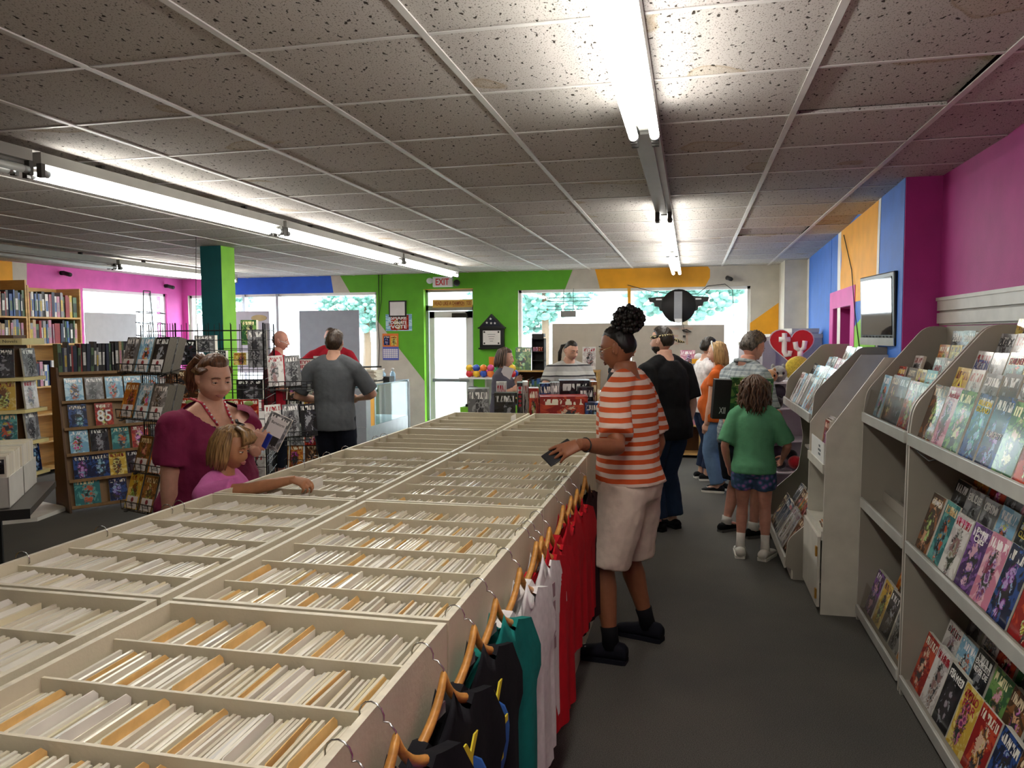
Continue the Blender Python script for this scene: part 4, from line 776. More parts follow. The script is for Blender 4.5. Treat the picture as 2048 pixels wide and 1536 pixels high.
for tx, z, c, w in (('HEY!!', 1.405, RW_, .16), ('KIDS', 1.355, RW_, .14), ('COMICS', 1.305, BLI, .16)): text(tx, MXYZ((-.03, -.0065, z), (1, 0, 0), (0, 0, 1), (0, -1, 0)), w, .036, c, PL, .001, .02)
for z in (1.395, 1.325): MB().sf().ell((.10, -.007, z), .024, .002, .024, 12, 6).build('round_logo', LOGO, PL)
# ---- glass counter
CX, CYa, CYb, CZ = -3.93, 8.95, 10.45, 1.07
CT = thing('display_counter', 'glass topped display counter with grey lower panels by the entrance', 'counter', (0, 0, 0)); GREYP = mat('grey_laminate', '#aeb3bd', .25, .1, .04)
MB().box(CX-.55, CX, CYa, CYb, 0, .55).build('lower_panel', GREYP, CT); MB().box(CX-.55, CX, CYa, CYb, CZ-.03, CZ-.012).build('glass_top', glass('counter_glass', (.8, .9, .93), .18), CT); MB().box(CX-.004, CX, CYa+.3, CYb-.03, .55, CZ-.03).build('glass_front', glass('counter_glass', (.8, .9, .93), .18), CT)
MB().box(CX-.54, CX-.5, CYa, CYb, .55, CZ-.03).build('back_board', WHITE, CT); MB().box(CX-.5, CX-.01, CYa, CYb, .552, .556).build('deck', WHITE, CT)
for y in (CYa+.26, CYb-.03): MB().box(CX-.03, CX+.004, y, y+.03, .55, CZ-.012).build('corner_post', ALU, CT)
MB().box(CX-.02, CX+.002, CYa+.14, CYa+.26, .55, CZ-.03).build('yellow_strip', YEL, CT); MB().box(CX-.5, CX+.002, CYa, CYa+.14, .55, CZ-.03).build('end_panel', GREYP, CT); MB().box(CX-.56, CX+.012, CYa-.01, CYb, CZ-.012, CZ).build('worktop', mat('counter_top', '#8fa6b4', .12, .1, .03), CT); MB().box(CX-.03, CX+.006, CYb-.02, CYb+.04, 0, CZ-.03).build('end_trim', mat('dark_trim', '#55524e', .5), CT)
for q in range(9): o = MB().box(-.16, .16, -.11, .11, 0, .018).build('paper_stack', mat('paper_sheaf', '#cfc6b4', .7, 0, .06) if q != 1 else INK); o.location = (CX-.22, 9.55, CZ+.001+.019*q); o.rotation_euler.z = random.uniform(-.2, .2); tag(o, 'sheaf of papers in the pile on the counter, %s from the bottom' % ORD[q], 'papers', 'papers piled on the counter')
o = MB().box(-.17, .17, -.04, .04, 0, .02).build('stapler', INK); o.location = (CX-.22, 9.55, CZ+.20); o.rotation_euler.z = .6; tag(o, 'black flat device resting on top of the paper pile', 'device')
BTL = mat('hand_gel', '#8fb0c8', .15, 0, .05); 
for q, (y, x) in enumerate([(9.86, -.14), (10.02, -.2), (10.12, -.1), (10.25, -.16)]):
    o = thing('pump_bottle', '%s pale blue bottle from the left on the counter' % ORD[q], 'bottle', (CX+x, y, CZ+.001), 0, 'bottles on the counter'); MB().sf().lathe([(.03, 0), (.034, .01), (.034, .09), (.012, .125)], n=14).build('flask', BTL, o); MB().sf().lathe([(.010, .12), (.010, .15), (.018, .155), (.018, .165)], n=10).build('pump', FRM, o)
o = MB().box(-.14, .14, -.09, .09, 0, .07).build('black_tray', INK); o.location = (CX-.13, 9.80, CZ+.001); tag(o, 'black tray on the counter below the bottles', 'tray')
# ================================================================ BACK WALL FITTINGS
def framed(x0, y0, x1, y1, dep=.012): a, b = AY(x0, y1, YB), AY(x1, y0, YB); return a.x, b.x, a.z, b.z
x0, x1, z0, z1 = framed(779, 601, 813, 634); F1 = thing('framed_notice', 'small black framed white notice on the green wall', 'frame', ((x0+x1)/2, YB-.012, (z0+z1)/2)); w, h = (x1-x0)/2, (z1-z0)/2
MB().box(-w, w, -.012, .01, -h, h).build('frame', INK, F1); MB().box(-w+.02, w-.02, -.014, -.012, -h+.02, h-.02).build('sheet', LBL, F1)
x0, x1, z0, z1 = framed(772, 628, 824, 662); F2 = thing('wall_poster', 'colourful poster with big white letters below the framed notice', 'poster', ((x0+x1)/2, YB-.003, (z0+z1)/2)); w, h = (x1-x0)/2, (z1-z0)/2; MB().box(-w, w, -.003, .001, -h, h).build('sheet', cov('sky'), F2); MB().box(-w*.6, w*.75, -.0036, -.003, -h*.9, h*.9).build('print', cov('red'), F2)
for tx, z in (('SHARE', .55), ('DONATE', .0), ('VOTE', -.5)): text(tx, MXYZ((0, -.005, h*z), (1, 0, 0), (0, 0, 1), (0, -1, 0)), w*1.2, h*.42, FRM, F2, .001, .02)
x0, x1, z0, z1 = framed(766, 667, 797, 720); F3 = thing('wall_calendar', 'orange and blue wall calendar left of the door', 'calendar', ((x0+x1)/2, YB-.003, (z0+z1)/2)); w, h = (x1-x0)/2, (z1-z0)/2
MB().box(-w, w, -.003, .001, 0, h).build('picture_half', mat('calendar_orange', '#d9762a', .5), F3); MB().box(-w*.85, -w*.1, -.004, -.003, h*.12, h*.82).build('photo', cov('navy'), F3); MB().box(w*.05, w*.8, -.004, -.003, h*.1, h*.8).build('photo', cov('yellow'), F3); MB().box(-w, w, -.003, .001, -h, 0).build('month_half', mat('calendar_blue', '#5a66b8', .5), F3)
for i in range(5):
    for j in range(7): MB().box(-w*.92+j*w*.265, -w*.92+j*w*.265+w*.22, -.004, -.003, -h*.28-i*h*.14, -h*.28-i*h*.14+h*.115).build('day_cell', LBL, F3)
x0, x1, z0, z1 = framed(868, 551, 907, 572); ES = thing('exit_sign', 'white exit sign with red letters above the door', 'exit sign', ((x0+x1)/2, YB-.05, (z0+z1)/2-.02)); w, h = (x1-x0)/2, (z1-z0)/2
bevel(MB().box(-w, w, -.02, .045, -h, h).build('case', FRM, ES), .01); text('EXIT', MXYZ((0, -.022, 0), (1, 0, 0), (0, 0, 1), (0, -1, 0)), w*1.35, h*1.3, mat('exit_red', '#c8202a', .5), ES, .002, .015)
MB().sf().ell((-w-.05, 0, .02), .05, .045, .045).build('emergency_lamp', FRM, ES); MB().sf().ell((w+.07, -.02, -.02), .05, .05, .05).build('emergency_lamp', INK, ES)
x0, x1, z0, z1 = framed(859, 598, 946, 615); SB = thing('slogan_board', 'yellow board with a red reading slogan above the door', 'sign', ((x0+x1)/2+.0, YB+.07, (z0+z1)/2)); w, h = (x1-x0)/2-.03, (z1-z0)/2
MB().box(-w, w, -.012, .0, -h, h).build('board', mat('board_ochre', '#d2a94e', .5), SB)
for tx, cx, ww in (('READ LIKE A', -.47, .86), ('CHAMPION', .30, .62), ('TOD', .83, .24)): text(tx, MXYZ((w*cx, -.0135, h*.05), (1, 0, 0), (0, 0, 1), (0, -1, 0)), w*ww*.98, h*1.0, mat('ink_rust', '#8f3a16', .5, 0, 0), SB, .001, .01)
MB().box(w*.02, w*.60, -.0145, -.0125, -h*.72, -h*.6).build('underline', MATS['ink_rust'], SB)
# flag case with certificate
c = AY(985, 668, YB); FC = thing('flag_case', 'black wooden flag case with folded flag over a certificate', 'flag case', (c.x, YB-.004, c.z)); BLK = mat('black_lacquer', '#141416', .3); k_ = .00722
def fx(v): return (v-985)*k_
def fz(v): return (668-v)*k_
MB().prism([(fx(958), fz(655)), (fx(1013), fz(655)), (fx(985), fz(627))], MXYZ((0, -.07, 0), (1, 0, 0), (0, 0, 1), (0, 1, 0)), .07).build('gable_box', BLK, FC); MB().prism([(fx(965), fz(652)), (fx(1006), fz(652)), (fx(985), fz(632))], MXYZ((0, -.074, 0), (1, 0, 0), (0, 0, 1), (0, 1, 0)), .004).build('folded_flag', mat('flag_navy', '#15192c', .8), FC)
MB().box(fx(957), fx(1014), -.09, 0, fz(657), fz(654)).build('shelf_rail', BLK, FC); MB().box(fx(960), fx(1011), -.06, 0, fz(697), fz(657)).build('lower_box', BLK, FC); MB().box(fx(958), fx(1013), -.09, 0, fz(699), fz(696)).build('foot_rail', BLK, FC); MB().box(fx(967), fx(1004), -.063, -.058, fz(690), fz(661)).build('certificate', LBL, FC)
for sx, sz in ((984, 637), (976, 645), (985, 646), (993, 646)):
    p = [(fx(sx)+.022*(1 if i % 2 == 0 else .42)*math.sin(i*PI/5), fz(sz)+.022*(1 if i % 2 == 0 else .42)*math.cos(i*PI/5)) for i in range(10)]; MB().prism(p, MXYZ((0, -.076, 0), (1, 0, 0), (0, 0, 1), (0, 1, 0)), .002).build('star', FRM, FC)
for sx, sz in ((970, 664), (1000, 664), (970, 687), (1000, 687)): MB().sf().ell((fx(sx), -.064, fz(sz)), .014, .003, .014, 10, 5).build('seal', INK, FC)

for q in range(4): MB().box(-.06+.012*q, .06-.012*q, -.0645, -.063, fz(669+4.5*q)-.003, fz(669+4.5*q)+.003).build('print_line', GI, FC)
# cameras and cables
def wallcam(x, y, where, wallx, label):
    p = AY(x, y, YB) if not wallx else AX(x, y, XL); o = thing('security_camera', label, 'camera', p); s = Vector((1, 0, 0)) if wallx else Vector((0, -1, 0))
    MB().sf().tube([p*0, s*.05], .03, 10).build('mount', INK, o); MB().sf().tube([s*.04, s*.14+Vector((.04, -.04, -.03))], .028, 10).build('barrel', INK, o); return o
wallcam(122, 546, 0, True, 'black camera on the pink left wall above the bookcase'); wallcam(330, 572, 0, True, 'camera high in the pink corner'); wallcam(1455, 556, 0, False, 'black dome camera high on the cream wall')
def cable(pts, label, r=.006): tag(MB().sf().tube(pts, r, 5).build('hanging_cable', INK), label, 'cable')
cable([AY(x, y, YB-.01) for x, y in ((757, 548), (758, 610), (756, 650), (759, 690), (757, 735))], 'dark cable running down beside the left shop window'); cable([AY(x, y, YB-.01) for x, y in ((764, 548), (763, 600), (757, 640))], 'second thin dark cable beside the left shop window', .004)
cable([AY(x, y, YB-.02) for x, y in ((1255, 570), (1300, 582), (1360, 590), (1395, 588), (1415, 572), (1450, 568), (1465, 580), (1468, 640), (1467, 690))], 'loose cable looping across the top of the right window', .005)
cable([onR(x, y)+rn*.01 for x, y in ((1690, 470), (1706, 540), (1712, 620), (1722, 700))], 'thin cable down the yellow band by the doorway', .004)
cable([D(392, y, 7.2) for y in (455, 520, 600, 650)], 'thin black wire hanging from the ceiling beside the column', .003)
# boards standing in the windows
def board(x0, y0, x1, y1, Y, col, label, wallx=None):
    if wallx: a, b = AX(x0, y1, wallx), AX(x1, y0, wallx); o = MB().box(-.004, .004, a.y, b.y, a.z, b.z).build('poster_board', mat(col, col, .7, 0, .03)); o.location.x = wallx
    else: a, b = AY(x0, y1, Y), AY(x1, y0, Y); o = MB().box(a.x, b.x, -.004, .004, a.z, b.z).build('poster_board', mat(col, col, .7, 0, .03)); o.location.y = Y
    return tag(o, label, 'board')
board(601, 620, 718, 745, YB-.02, '#9aa0a8', 'large grey poster board standing in the window behind the counter'); board(474, 622, 538, 745, YB-.02, '#b0aab0', 'grey poster board with a tan stain in the window right of the column'); board(174, 628, 272, 760, 0, '#b5b3b6', 'grey poster board in the left wall window', XL+.02)
board(1105, 646, 1262, 780, YB-.02, '#b9b0a0', 'cream back of a big sign, left half, in the right window'); RB_ = board(1263, 649, 1449, 780, YB-.02, '#b4ab9c', 'cream back of a big sign, right half, in the right window')
tag(MB().sf().ell(AY(518, 636, YB-.026), .14, .002, .05).build('tan_stain', mat('stain', '#b09a6c', .8)), 'tan mark on the grey poster board', 'stain')
FNT = mat('faint_print', '#b79f8c', .7, 0, .02)
for ch, x in (('R', 1318), ('E', 1346), ('T', 1374)): p = AY(x, 672, YB-.03); text(ch, MXYZ(p-Vector((0, .0, 0)), (1, 0, 0), (0, 0, 1), (0, -1, 0)), .16, .24, FNT, None, .001).name = 'faint_letter'; tag(bpy.data.objects[[o.name for o in bpy.data.objects if o.name.startswith('faint_letter')][-1]], 'faint letter %s showing through the cream sign back' % ch, 'lettering')
# wire sign frame and winged disc hanging in the right window
p = AY(1137, 612, YB-.05); WS = thing('wire_sign', 'bare wire sign frame with a small transformer in the window', 'sign', p); m = MB()
for z in (.12, .07, .0, -.05): m.tube([(-.32, 0, z), (.32, 0, z)], .005, 5)
for x in (-.07, .07): m.tube([(x, .03, VTOP+.01-p.z), (x, 0, .18), (x, 0, -.05)], .004, 5)
m.build('wire_frame', GI, WS); MB().box(-.11, .11, -.03, .03, -.16, -.07).build('transformer', mat('transformer_grey', '#8a8a86', .5), WS)
p = AY(1357, 612, YB-.06); WD = thing('winged_sign', 'black winged disc sign hung in the window, seen from behind', 'sign', p); MB().sf().tube([(0, -.02, 0), (0, .03, 0)], .235, 28).build('disc', INK, WD)
for s in (-1, 1): MB().prism([(s*.12, .12), (s*.42, .10), (s*.40, .04), (s*.34, .03), (s*.33, -.02), (s*.27, -.03), (s*.26, -.08), (s*.12, -.12)], MXYZ((0, -.01, .02), (1, 0, 0), (0, 0, 1), (0, 1, 0)), .025).build('wing', INK, WD); MB().box(s*.27-.04, s*.27+.04, -.02, -.008, .085, .105).build('wing_tab', FRM, WD)
MB().box(-.06, .05, -.05, -.018, -.19, .20).build('tube_casing', mat('casing_grey', '#8d8f93', .4), WD); MB().box(-.05, .05, -.06, -.02, -.23, -.18).build('plug_box', FRM, WD)
MB().sf().tube([(-.05, 0, .23), (.3, .0, .1), (.42, 0, .22)], .005, 5).build('cord', INK, WD)
p = AY(1373, 662, YB-.06); HS = thing('hanging_tag', 'small black clip hanging on a string below the winged sign', 'clip', p); MB().sf().tube([(-.06, 0, .01), (0, 0, .02), (.07, 0, -.015), (0, 0, -.01), (-.05, 0, .0)], .010, 6).build('clip', INK, HS); MB().sf().tube([(-.1, 0, .3), (-.03, 0, .01)], .003, 4).build('string', INK, HS); MB().box(-.05, -.01, -.01, .01, -.09, -.06).build('tag', INK, HS)
# wire literature tower seen against the left wall window
p = AX(296, 650, -7.6); LT = thing('wire_literature_tower', 'tall dark wire literature stand in front of the left wall window', 'stand', (p.x, p.y, 0)); m = MB()
for s in (-1, 1): m.tube([(0, s*.20, 0), (0, s*.12, 1.6), (0, s*.07, 2.35)], .008, 6)
m.tube([(0, -.07, 2.35), (0, .07, 2.35)], .008, 6)
for z in (1.55, 1.72, 1.9, 2.05): 
    for dy in (-.25,): m.tube([(0, -.25, z), (.10, -.25, z-.02), (.10, .25, z-.02), (0, .25, z), (0, -.25, z)], .006, 5)
m.build('wire_frame', WIRE, LT)
# ---- low bookcase under the right window
for lb, xa, xb_ in (('low maple bookcase under the right window, left part', AY(1026, 760, 10.75).x, AY(1195, 760, 10.75).x), ('low maple bookcase under the right window, right part', AY(1358, 760, 10.75).x, AY(1402, 760, 10.75).x)):
    K = thing('low_bookcase', lb, 'bookcase', (0, 0, 0), 0, 'low maple bookcases'); zt2 = AY(1040, 741, 10.75).z
    for x in (xa, xb_-.02): MB().box(x, x+.02, 10.75, 11.1, 0, zt2).build('side_panel', WOOD, K)
    MB().box(xa, xb_, 11.08, 11.1, 0, zt2).build('back_panel', WOODD, K)
    for z in (.06, .45, .80, zt2): MB().box(xa-.01, xb_+.01, 10.74, 11.1, z-.02, z).build('shelf', WOOD, K)
    for z, w in ((.80, 'top'), (.45, 'middle')): books((xa+.03, 10.77, z+.001), (1, 0, 0), (0, 1, 0), xb_-xa-.06, .27, .2, 'on %s shelf, low bookcase %s' % (w, lb.split()[-2]), 'books in the low bookcases', int(z*100+xa*10), thr=(.018, .05))
zt2 = AY(1040, 741, 10.75).z
comic((AY(1046, 741, 10.85).x, 10.85, zt2+.002), (1, 0, 0), (0, .12, .99), 'green', 'large comic with a green creature cover standing on the low bookcase', .235, .33, .012); 
TW = thing('black_tower', 'narrow black display tower on the low bookcase', 'display', (AY(1078, 741, 10.9).x, 10.9, zt2+.001)); b = MB(); b.box(-.09, -.08, -.08, .08, 0, .45).box(.08, .09, -.08, .08, 0, .45).box(-.09, .09, .07, .08, 0, .45)
for z in (0, .13, .26, .44): b.box(-.09, .09, -.08, .08, z, z+.012)
b.build('casing', INK, TW); MB().box(-.08, .08, -.08, .08, .47, .52).build('cap', INK, TW); MB().box(-.085, .085, -.085, -.08, .45, .52).build('cap_front', INK, TW)
for x in (-.06, -.02, .02, .05): MB().box(x-.014, x+.014, -.06, .0, .273, .33).build('pack', cov(random.choice(['red', 'pink', 'grey'])), TW)
comic((AY(1177, 741, 10.9).x, 10.95, zt2+.01), (1, 0, 0), (0, .05, 1), 'white', 'white card with a small flower print behind the woman in grey stripes', .19, .32, .006, None, 'art_card', 'card')
# toy balls bin, toys
BC = {k: mat('ball_'+k, c, .3) for k, c in dict(red='#c8282e', yellow='#e2b62a', blue='#2a4fb0', orange='#e07a28', pink='#d84a86', green='#3aa06a').items()}
tbx = AY(985, 775, 10.2); TBN = thing('toy_stand', 'clear topped toy stand beside the door', 'stand', (tbx.x-.05, 10.2, 0)); MB().box(-.36, .36, -.18, .18, .0, .72).build('cabinet', LIME, TBN); MB().box(-.36, .36, -.18, -.176, .72, 1.10).build('clear_front', CLR, TBN); MB().box(-.37, .37, -.19, .19, 1.10, 1.12).build('tray', FRM, TBN); MB().box(-.01, .01, -.17, .17, .72, 1.1).build('partition', FRM, TBN)
rs = random.Random(3)
for q in range(22):
    k = list(BC)[q % 6]; r_ = .05; o = MB().sf().ell((0, 0, 0), r_, r_, r_, 14, 8).build('toy_ball', BC[k]); o.location = (tbx.x-.36+.06+(q % 7)*.10, 10.2+(-.09 if q < 14 else .05), 1.17+(.075 if 7 <= q < 14 else 0)); tag(o, '%s toy ball in the heap by the door, %s from left, %s' % (k, ORD[q % 7], 'lower front' if q < 7 else ('upper front' if q < 14 else 'back')), 'ball', 'toy balls by the door')
o = MB().box(-.11, .11, -.01, .01, 0, .27).build('orange_pack', mat('pack_orange', '#c9742a', .4)); o.location = (tbx.x+.03, 10.33, 1.121); tag(o, 'orange carded pack behind the toy balls', 'pack')
RB2 = thing('toy_robot', 'black and white toy robot in the clear toy stand', 'toy', (tbx.x-.24, 10.1, .725)); MB().box(-.08, .08, -.05, .05, .03, .16).build('body', FRM, RB2); MB().box(-.05, .05, -.055, .04, .16, .27).build('head', INK, RB2); MB().box(-.10, .10, -.06, .06, 0, .035).build('tread', INK, RB2)
# ---- game table at the end of the bins
GTB = thing('game_table', 'table of boxed games beyond the far end of the bins', 'table', (-1.85, 7.35, 0)); MB().box(-.95, .95, -.45, .45, .72, .75).build('table_top', WOODD, GTB)
for x in (-.9, .9):
    for y in (-.4, .4): MB().box(x-.02, x+.02, y-.02, y+.02, 0, .72).build('leg', INK, GTB)
GM = [((957, 822), 7.0, .19, .20, .22, 'grey', 'plain dark grey box at the left end of the game table'), ((1010, 823), 7.1, .195, .17, .16, 'black', 'black game box with small white print'), ((1040, 822), 7.15, .05, .26, .24, 'black', 'tall black game box with a red spine title'), ((1051, 822), 7.2, .05, .27, .24, 'white', 'tall white game box beside the red titled one'),
 ((1068, 822), 7.15, .09, .21, .2, 'red', 'small red game box behind the big one'), ((1128, 826), 7.0, .43, .15, .26, 'red', 'big wide game box with fiery red and gold art'), ((1092, 800), 7.45, .12, .16, .1, 'navy', 'small navy box standing behind the big game box'), ((1110, 800), 7.45, .09, .17, .1, 'grey', 'grey upright box behind the big game box'),
 ((1150, 800), 7.5, .30, .19, .2, 'black', 'wide black box behind the big game box'), ((1172, 815), 7.3, .14, .19, .18, 'black', 'black box at the right behind the fiery box'), ((1188, 812), 7.35, .06, .23, .2, 'brown', 'narrow dark box at the right of the game table'), ((1186, 828), 6.95, .14, .10, .18, 'navy', 'low navy box at the right front of the game table'), ((1003, 795), 7.5, .10, .15, .1, 'white', 'white cube box standing on the black game box')]
for (x, y), dd, w, h, dp, k, lb in GM:
    p = D(x, y, dd); ztop = p.z+h*1.0; o = obj('game_box', comic_mesh(w, max(.06, ztop-.752), dp, cov(k), mat('box_'+k, PAL[k][0], .35))); place(o, (p.x, p.y, .752), (_r0.x, _r0.y, 0), (0, 0, 1)); tag(o, lb, 'game box', 'boxed games beyond the bins')
    if 'red spine' in lb:
        for zq in range(5): MB().box(-.013, .013, -.0015, 0, ztop-.752-.06-.04*zq, ztop-.752-.035-.04*zq).build('red_print', RW_, o)
# ================================================================ RIGHT SIDE FAR
TVc = D(1752, 620, 5.17); TV = thing('wall_television', 'flat television on a bracket over the racks, screen mirroring the window', 'television', TVc); TV.rotation_euler = (0, 0, 0)
t_r = Vector((.1, -.99, 0)).normalized(); t_n = Vector((-.985, -.10, -.03)).normalized(); t_r = (t_r-t_n*t_r.dot(t_n)).normalized(); t_u = t_n.cross(t_r)*1; t_u = t_u if t_u.z > 0 else -t_u; TV.matrix_world = MXYZ(TVc, t_r, -t_n, t_u)
bevel(MB().box(-.33, .33, 0, .06, -.235, .235).build('case', BLK, TV), .008); N = NT('tv_screen'); N.set(Base_Color=(.02, .025, .03, 1), Roughness=.06, Specular_IOR_Level=1.0, Coat_Weight=1.0); MB().box(-.295, .295, -.003, 0, -.165, .205).build('screen', N.m, TV); MB().box(-.33, .33, -.004, .0, -.235, -.185).build('speaker_bar', mat('tv_silver', '#a9aca8', .3, .4), TV)
for i in range(9): MB().box(-.28+i*.065, -.24+i*.065, -.006, -.003, -.182, -.172).build('button', INK, TV)
MB().box(-.05, .05, .06, .40, -.06, .06).build('wall_arm', BLK, TV); cable([D(1768, 690, 5.3), D(1768, 705, 5.3), D(1772, 725, 5.3)], 'black lead hanging below the television', .006)
# plush display stand with heart sign
E0 = D(1585, 960, 7.75); TYS = thing('plush_stand', 'white cardboard plush stand with scalloped shelves and a red heart header', 'stand', (E0.x, E0.y, 0)); TYS.rotation_euler.z = .05; CARD = mat('white_cardboard', '#cfcbd2', .5, 0, .03)
zs = [D(1585, y, 7.75).z for y in (990, 938, 876, 812, 762)]; CIR = mat('grey_disc', '#6f6b78', .6)
MB().box(-.33, .45, .20, .22, 0, zs[4]).build('back_board', CARD, TYS); 
for x in (-.33, .44): MB().box(x, x+.012, -.18, .2, 0, zs[4]-.03).build('side_board', CARD, TYS)
for z in zs:
    m = MB(); poly = [(-.33, .2)]+[(-.33+.78*i/16, -.20+.018*math.cos(i*PI/4)) for i in range(17)]+[(.45, .2)]; m.prism(poly, MXYZ((0, 0, z-.012), (1, 0, 0), (0, 1, 0), (0, 0, 1)), .012); m.build('shelf', CARD, TYS)
for i, z in enumerate(zs[1:4]):
    for x in (-.12, .33): MB().sf().tube([(x, .195, z+.13), (x, .199, z+.13)], .075, 20).build('printed_disc', CIR, TYS)
hm = MB(); pts = []
for i in range(40): t = 2*PI*i/40; pts.append((.0125*16*math.sin(t)**3*1.05, .0125*(13*math.cos(t)-5*math.cos(2*t)-2*math.cos(3*t)-math.cos(4*t))))
hp = D(1588, 690, 7.75); hl = TYS.matrix_basis.inverted() @ hp; HRT = MB().prism(pts, MXYZ((hl.x, hl.y+.14, hl.z), (1, 0, 0), (0, 0, 1), (0, 1, 0)), .01).build('heart_header', mat('heart_red', '#c3202e', .4), TYS)
RIM = MB().prism([(a*1.06, b*1.06) for a, b in pts], MXYZ((hl.x, hl.y+.146, hl.z), (1, 0, 0), (0, 0, 1), (0, 1, 0)), .008).build('heart_rim', CARD, TYS)
tm = MB().sf()
def stroke(ps, r=.026): tm.tube([(hl.x+a, hl.y+.135, hl.z+b) for a, b in ps], r, 8)
stroke([(-.07, .12), (-.07, .02), (-.07, -.07), (-.055, -.105), (-.02, -.10), (-.015, -.06)]); stroke([(-.125, .055), (-.015, .055)]); stroke([(.035, .03), (.045, -.03), (.085, -.06), (.12, -.03), (.13, .04)]); stroke([(.085, -.05), (.085, -.13)], .028); tm.build('ty_lettering', FRM, TYS)
PLM = {k: mat('plush_'+k, c, .95, 0, .12, 60, .6, 180, .1, None, .5) for k, c in dict(yellow='#d9c24a', grey='#9aa09c', black='#15131a', red='#a81422', brown='#5a4a46', cream='#cfc8b4', multi='#b58a5a').items()}
EYE = mat('bead_eye', '#0a0a0c', .1); EYW = mat('eye_white', '#e6e4e0', .3, 0, 0)
def plush(x, y, dd, r, k, lb, ears=True, flat=1.0):
    p = D(x, y, dd); o = thing('plush_toy', lb, 'plush toy', p, .2, 'plush toys on the white stand'); MB().sf().ell((0, 0, r*.95), r, r*.85*flat, r*.95, 18, 12).build('body', PLM[k], o)
    if ears:
        for s in (-1, 1): MB().sf().ell((s*r*.6, .0, r*1.75), r*.25, r*.15, r*.35, 10, 6).build('ear', PLM[k], o); MB().sf().ell((s*r*.35, -r*.78*flat, r*1.05), r*.16, r*.10, r*.18, 10, 6).build('eye', EYE, o)
        MB().sf().ell((0, -r*.82*flat, r*.75), r*.25, r*.12, r*.16, 10, 6).build('muzzle', PLM['cream'], o)
    return o
plush(1596, 764, 7.66, .135, 'yellow', 'big plain yellow plush cushion on the top shelf of the stand', False, .45); plush(1556, 764, 7.6, .085, 'grey', 'grey plush with bead eyes beside the yellow cushion'); plush(1540, 766, 7.55, .07, 'multi', 'small patchy plush at the left of the top shelf'); plush(1552, 818, 7.6, .065, 'black', 'black plush with a pale muzzle on the second shelf'); plush(1598, 820, 7.6, .03, 'yellow', 'tiny yellow plush on the second shelf')
plush(1552, 880, 7.6, .07, 'brown', 'dark brown plush with pale face on the third shelf'); plush(1590, 938, 7.62, .07, 'red', 'red plush ball on the fourth shelf', False); plush(1582, 922, 7.68, .06, 'black', 'black plush ball behind the red one', False); plush(1560, 938, 7.62, .055, 'black', 'black plush ball left of the red one', False)
# long grey boxes piled in the far right corner
SBX = mat('grey_carton', '#9d99a0', .55, 0, .04); 
for q, (x0, y0, x1, y1, dd, lb) in enumerate([(1548, 668, 1642, 740, 8.35, 'large pale grey carton behind the heart header'), (1583, 657, 1636, 668, 8.35, 'small grey carton on top of the large one'), (1524, 674, 1550, 740, 8.3, 'tall pale carton left of the heart header'), (1494, 684, 1527, 745, 8.5, 'pale carton by the window at far right')]):
    a, b = D(x0, y1, dd), D(x1, y0, dd); w = (b-a).dot(_r0); K = thing('grey_carton', lb, 'carton', ((a.x+b.x)/2, (a.y+b.y)/2, 0), YAW, 'cartons in the far right corner'); zb = a.z if q != 1 else a.z
    MB().box(-w/2, w/2, -.02, .32, (zb if q == 1 else zb), b.z).build('carton_body', SBX, K); MB().box(-w/2-.004, w/2+.004, -.025, .325, b.z-.04, b.z+.002).build('carton_lid', BXW, K)
STT = thing('corner_table', 'white table under the cartons in the far right corner', 'table', D(1560, 745, 8.4), YAW); zz_ = STT.location.z; STT.location.z = 0; MB().box(-.42, .42, -.1, .42, zz_-.03, zz_-.001).build('table_top', WB_, STT)
for x in (-.38, .38):
    for y in (-.06, .38): MB().box(x-.02, x+.02, y-.02, y+.02, 0, zz_-.03).build('leg', WB_, STT)
# toy vehicle and book stacks on right low bookcase
p = AY(1397, 738, 10.9); VH = thing('toy_vehicle', 'grey and yellow toy vehicle on the right low bookcase', 'toy', (p.x, 10.9, zt2+.001)); MB().box(-.14, .14, -.09, .09, .03, .10).build('hull', mat('toy_grey', '#8e9096', .4), VH); MB().box(-.09, .09, -.07, .07, .10, .16).build('cabin', YEL, VH); MB().sf().ell((0, 0, .19), .06, .05, .05).build('turret', FRM, VH)
for s in (-1, 1): MB().sf().tube([(s*.11, -.10, .035), (s*.11, .10, .035)], .035, 10).build('wheel', INK, VH); MB().sf().ell((s*.12, -.09, .10), .02, .02, .02).build('lamp', YEL, VH)
comic((AY(1375, 738, 10.95).x, 10.98, zt2+.002), (1, 0, 0), (0, .08, 1), 'pink', 'pink and yellow book standing beside the toy vehicle', .2, .28, .01)
# ================================================================ PEOPLE
def remesh(me, vox, it=4, disp=None):
    o = bpy.data.objects.new('tmp', me); COL.objects.link(o)
    m = o.modifiers.new('r', 'REMESH'); m.mode = 'VOXEL'; m.voxel_size = vox; m.use_smooth_shade = True
    s = o.modifiers.new('s', 'SMOOTH'); s.factor = .5; s.iterations = it
    if disp:
        t = bpy.data.textures.new('folds', 'CLOUDS'); t.noise_scale = disp[1]; d = o.modifiers.new('d', 'DISPLACE'); d.texture = t; d.strength = disp[0]; d.mid_level = .5; d.texture_coords = 'LOCAL'
    r = bpy.data.meshes.new_from_object(o.evaluated_get(bpy.context.evaluated_depsgraph_get())); bpy.data.objects.remove(o); return r
def join(meshes, mats, name):
    vs, fs, mi = [], [], []
    for me, k in meshes:
        o = len(vs); vs += [tuple(v.co) for v in me.vertices]
        for p in me.polygons: fs.append(tuple(i+o for i in p.vertices)); mi.append(k)
    r = bpy.data.meshes.new(name); r.from_pydata(vs, [], fs); 
    for m in mats: r.materials.append(m)
    r.polygons.foreach_set('material_index', mi); r.polygons.foreach_set('use_smooth', [True]*len(fs)); r.update(); return r
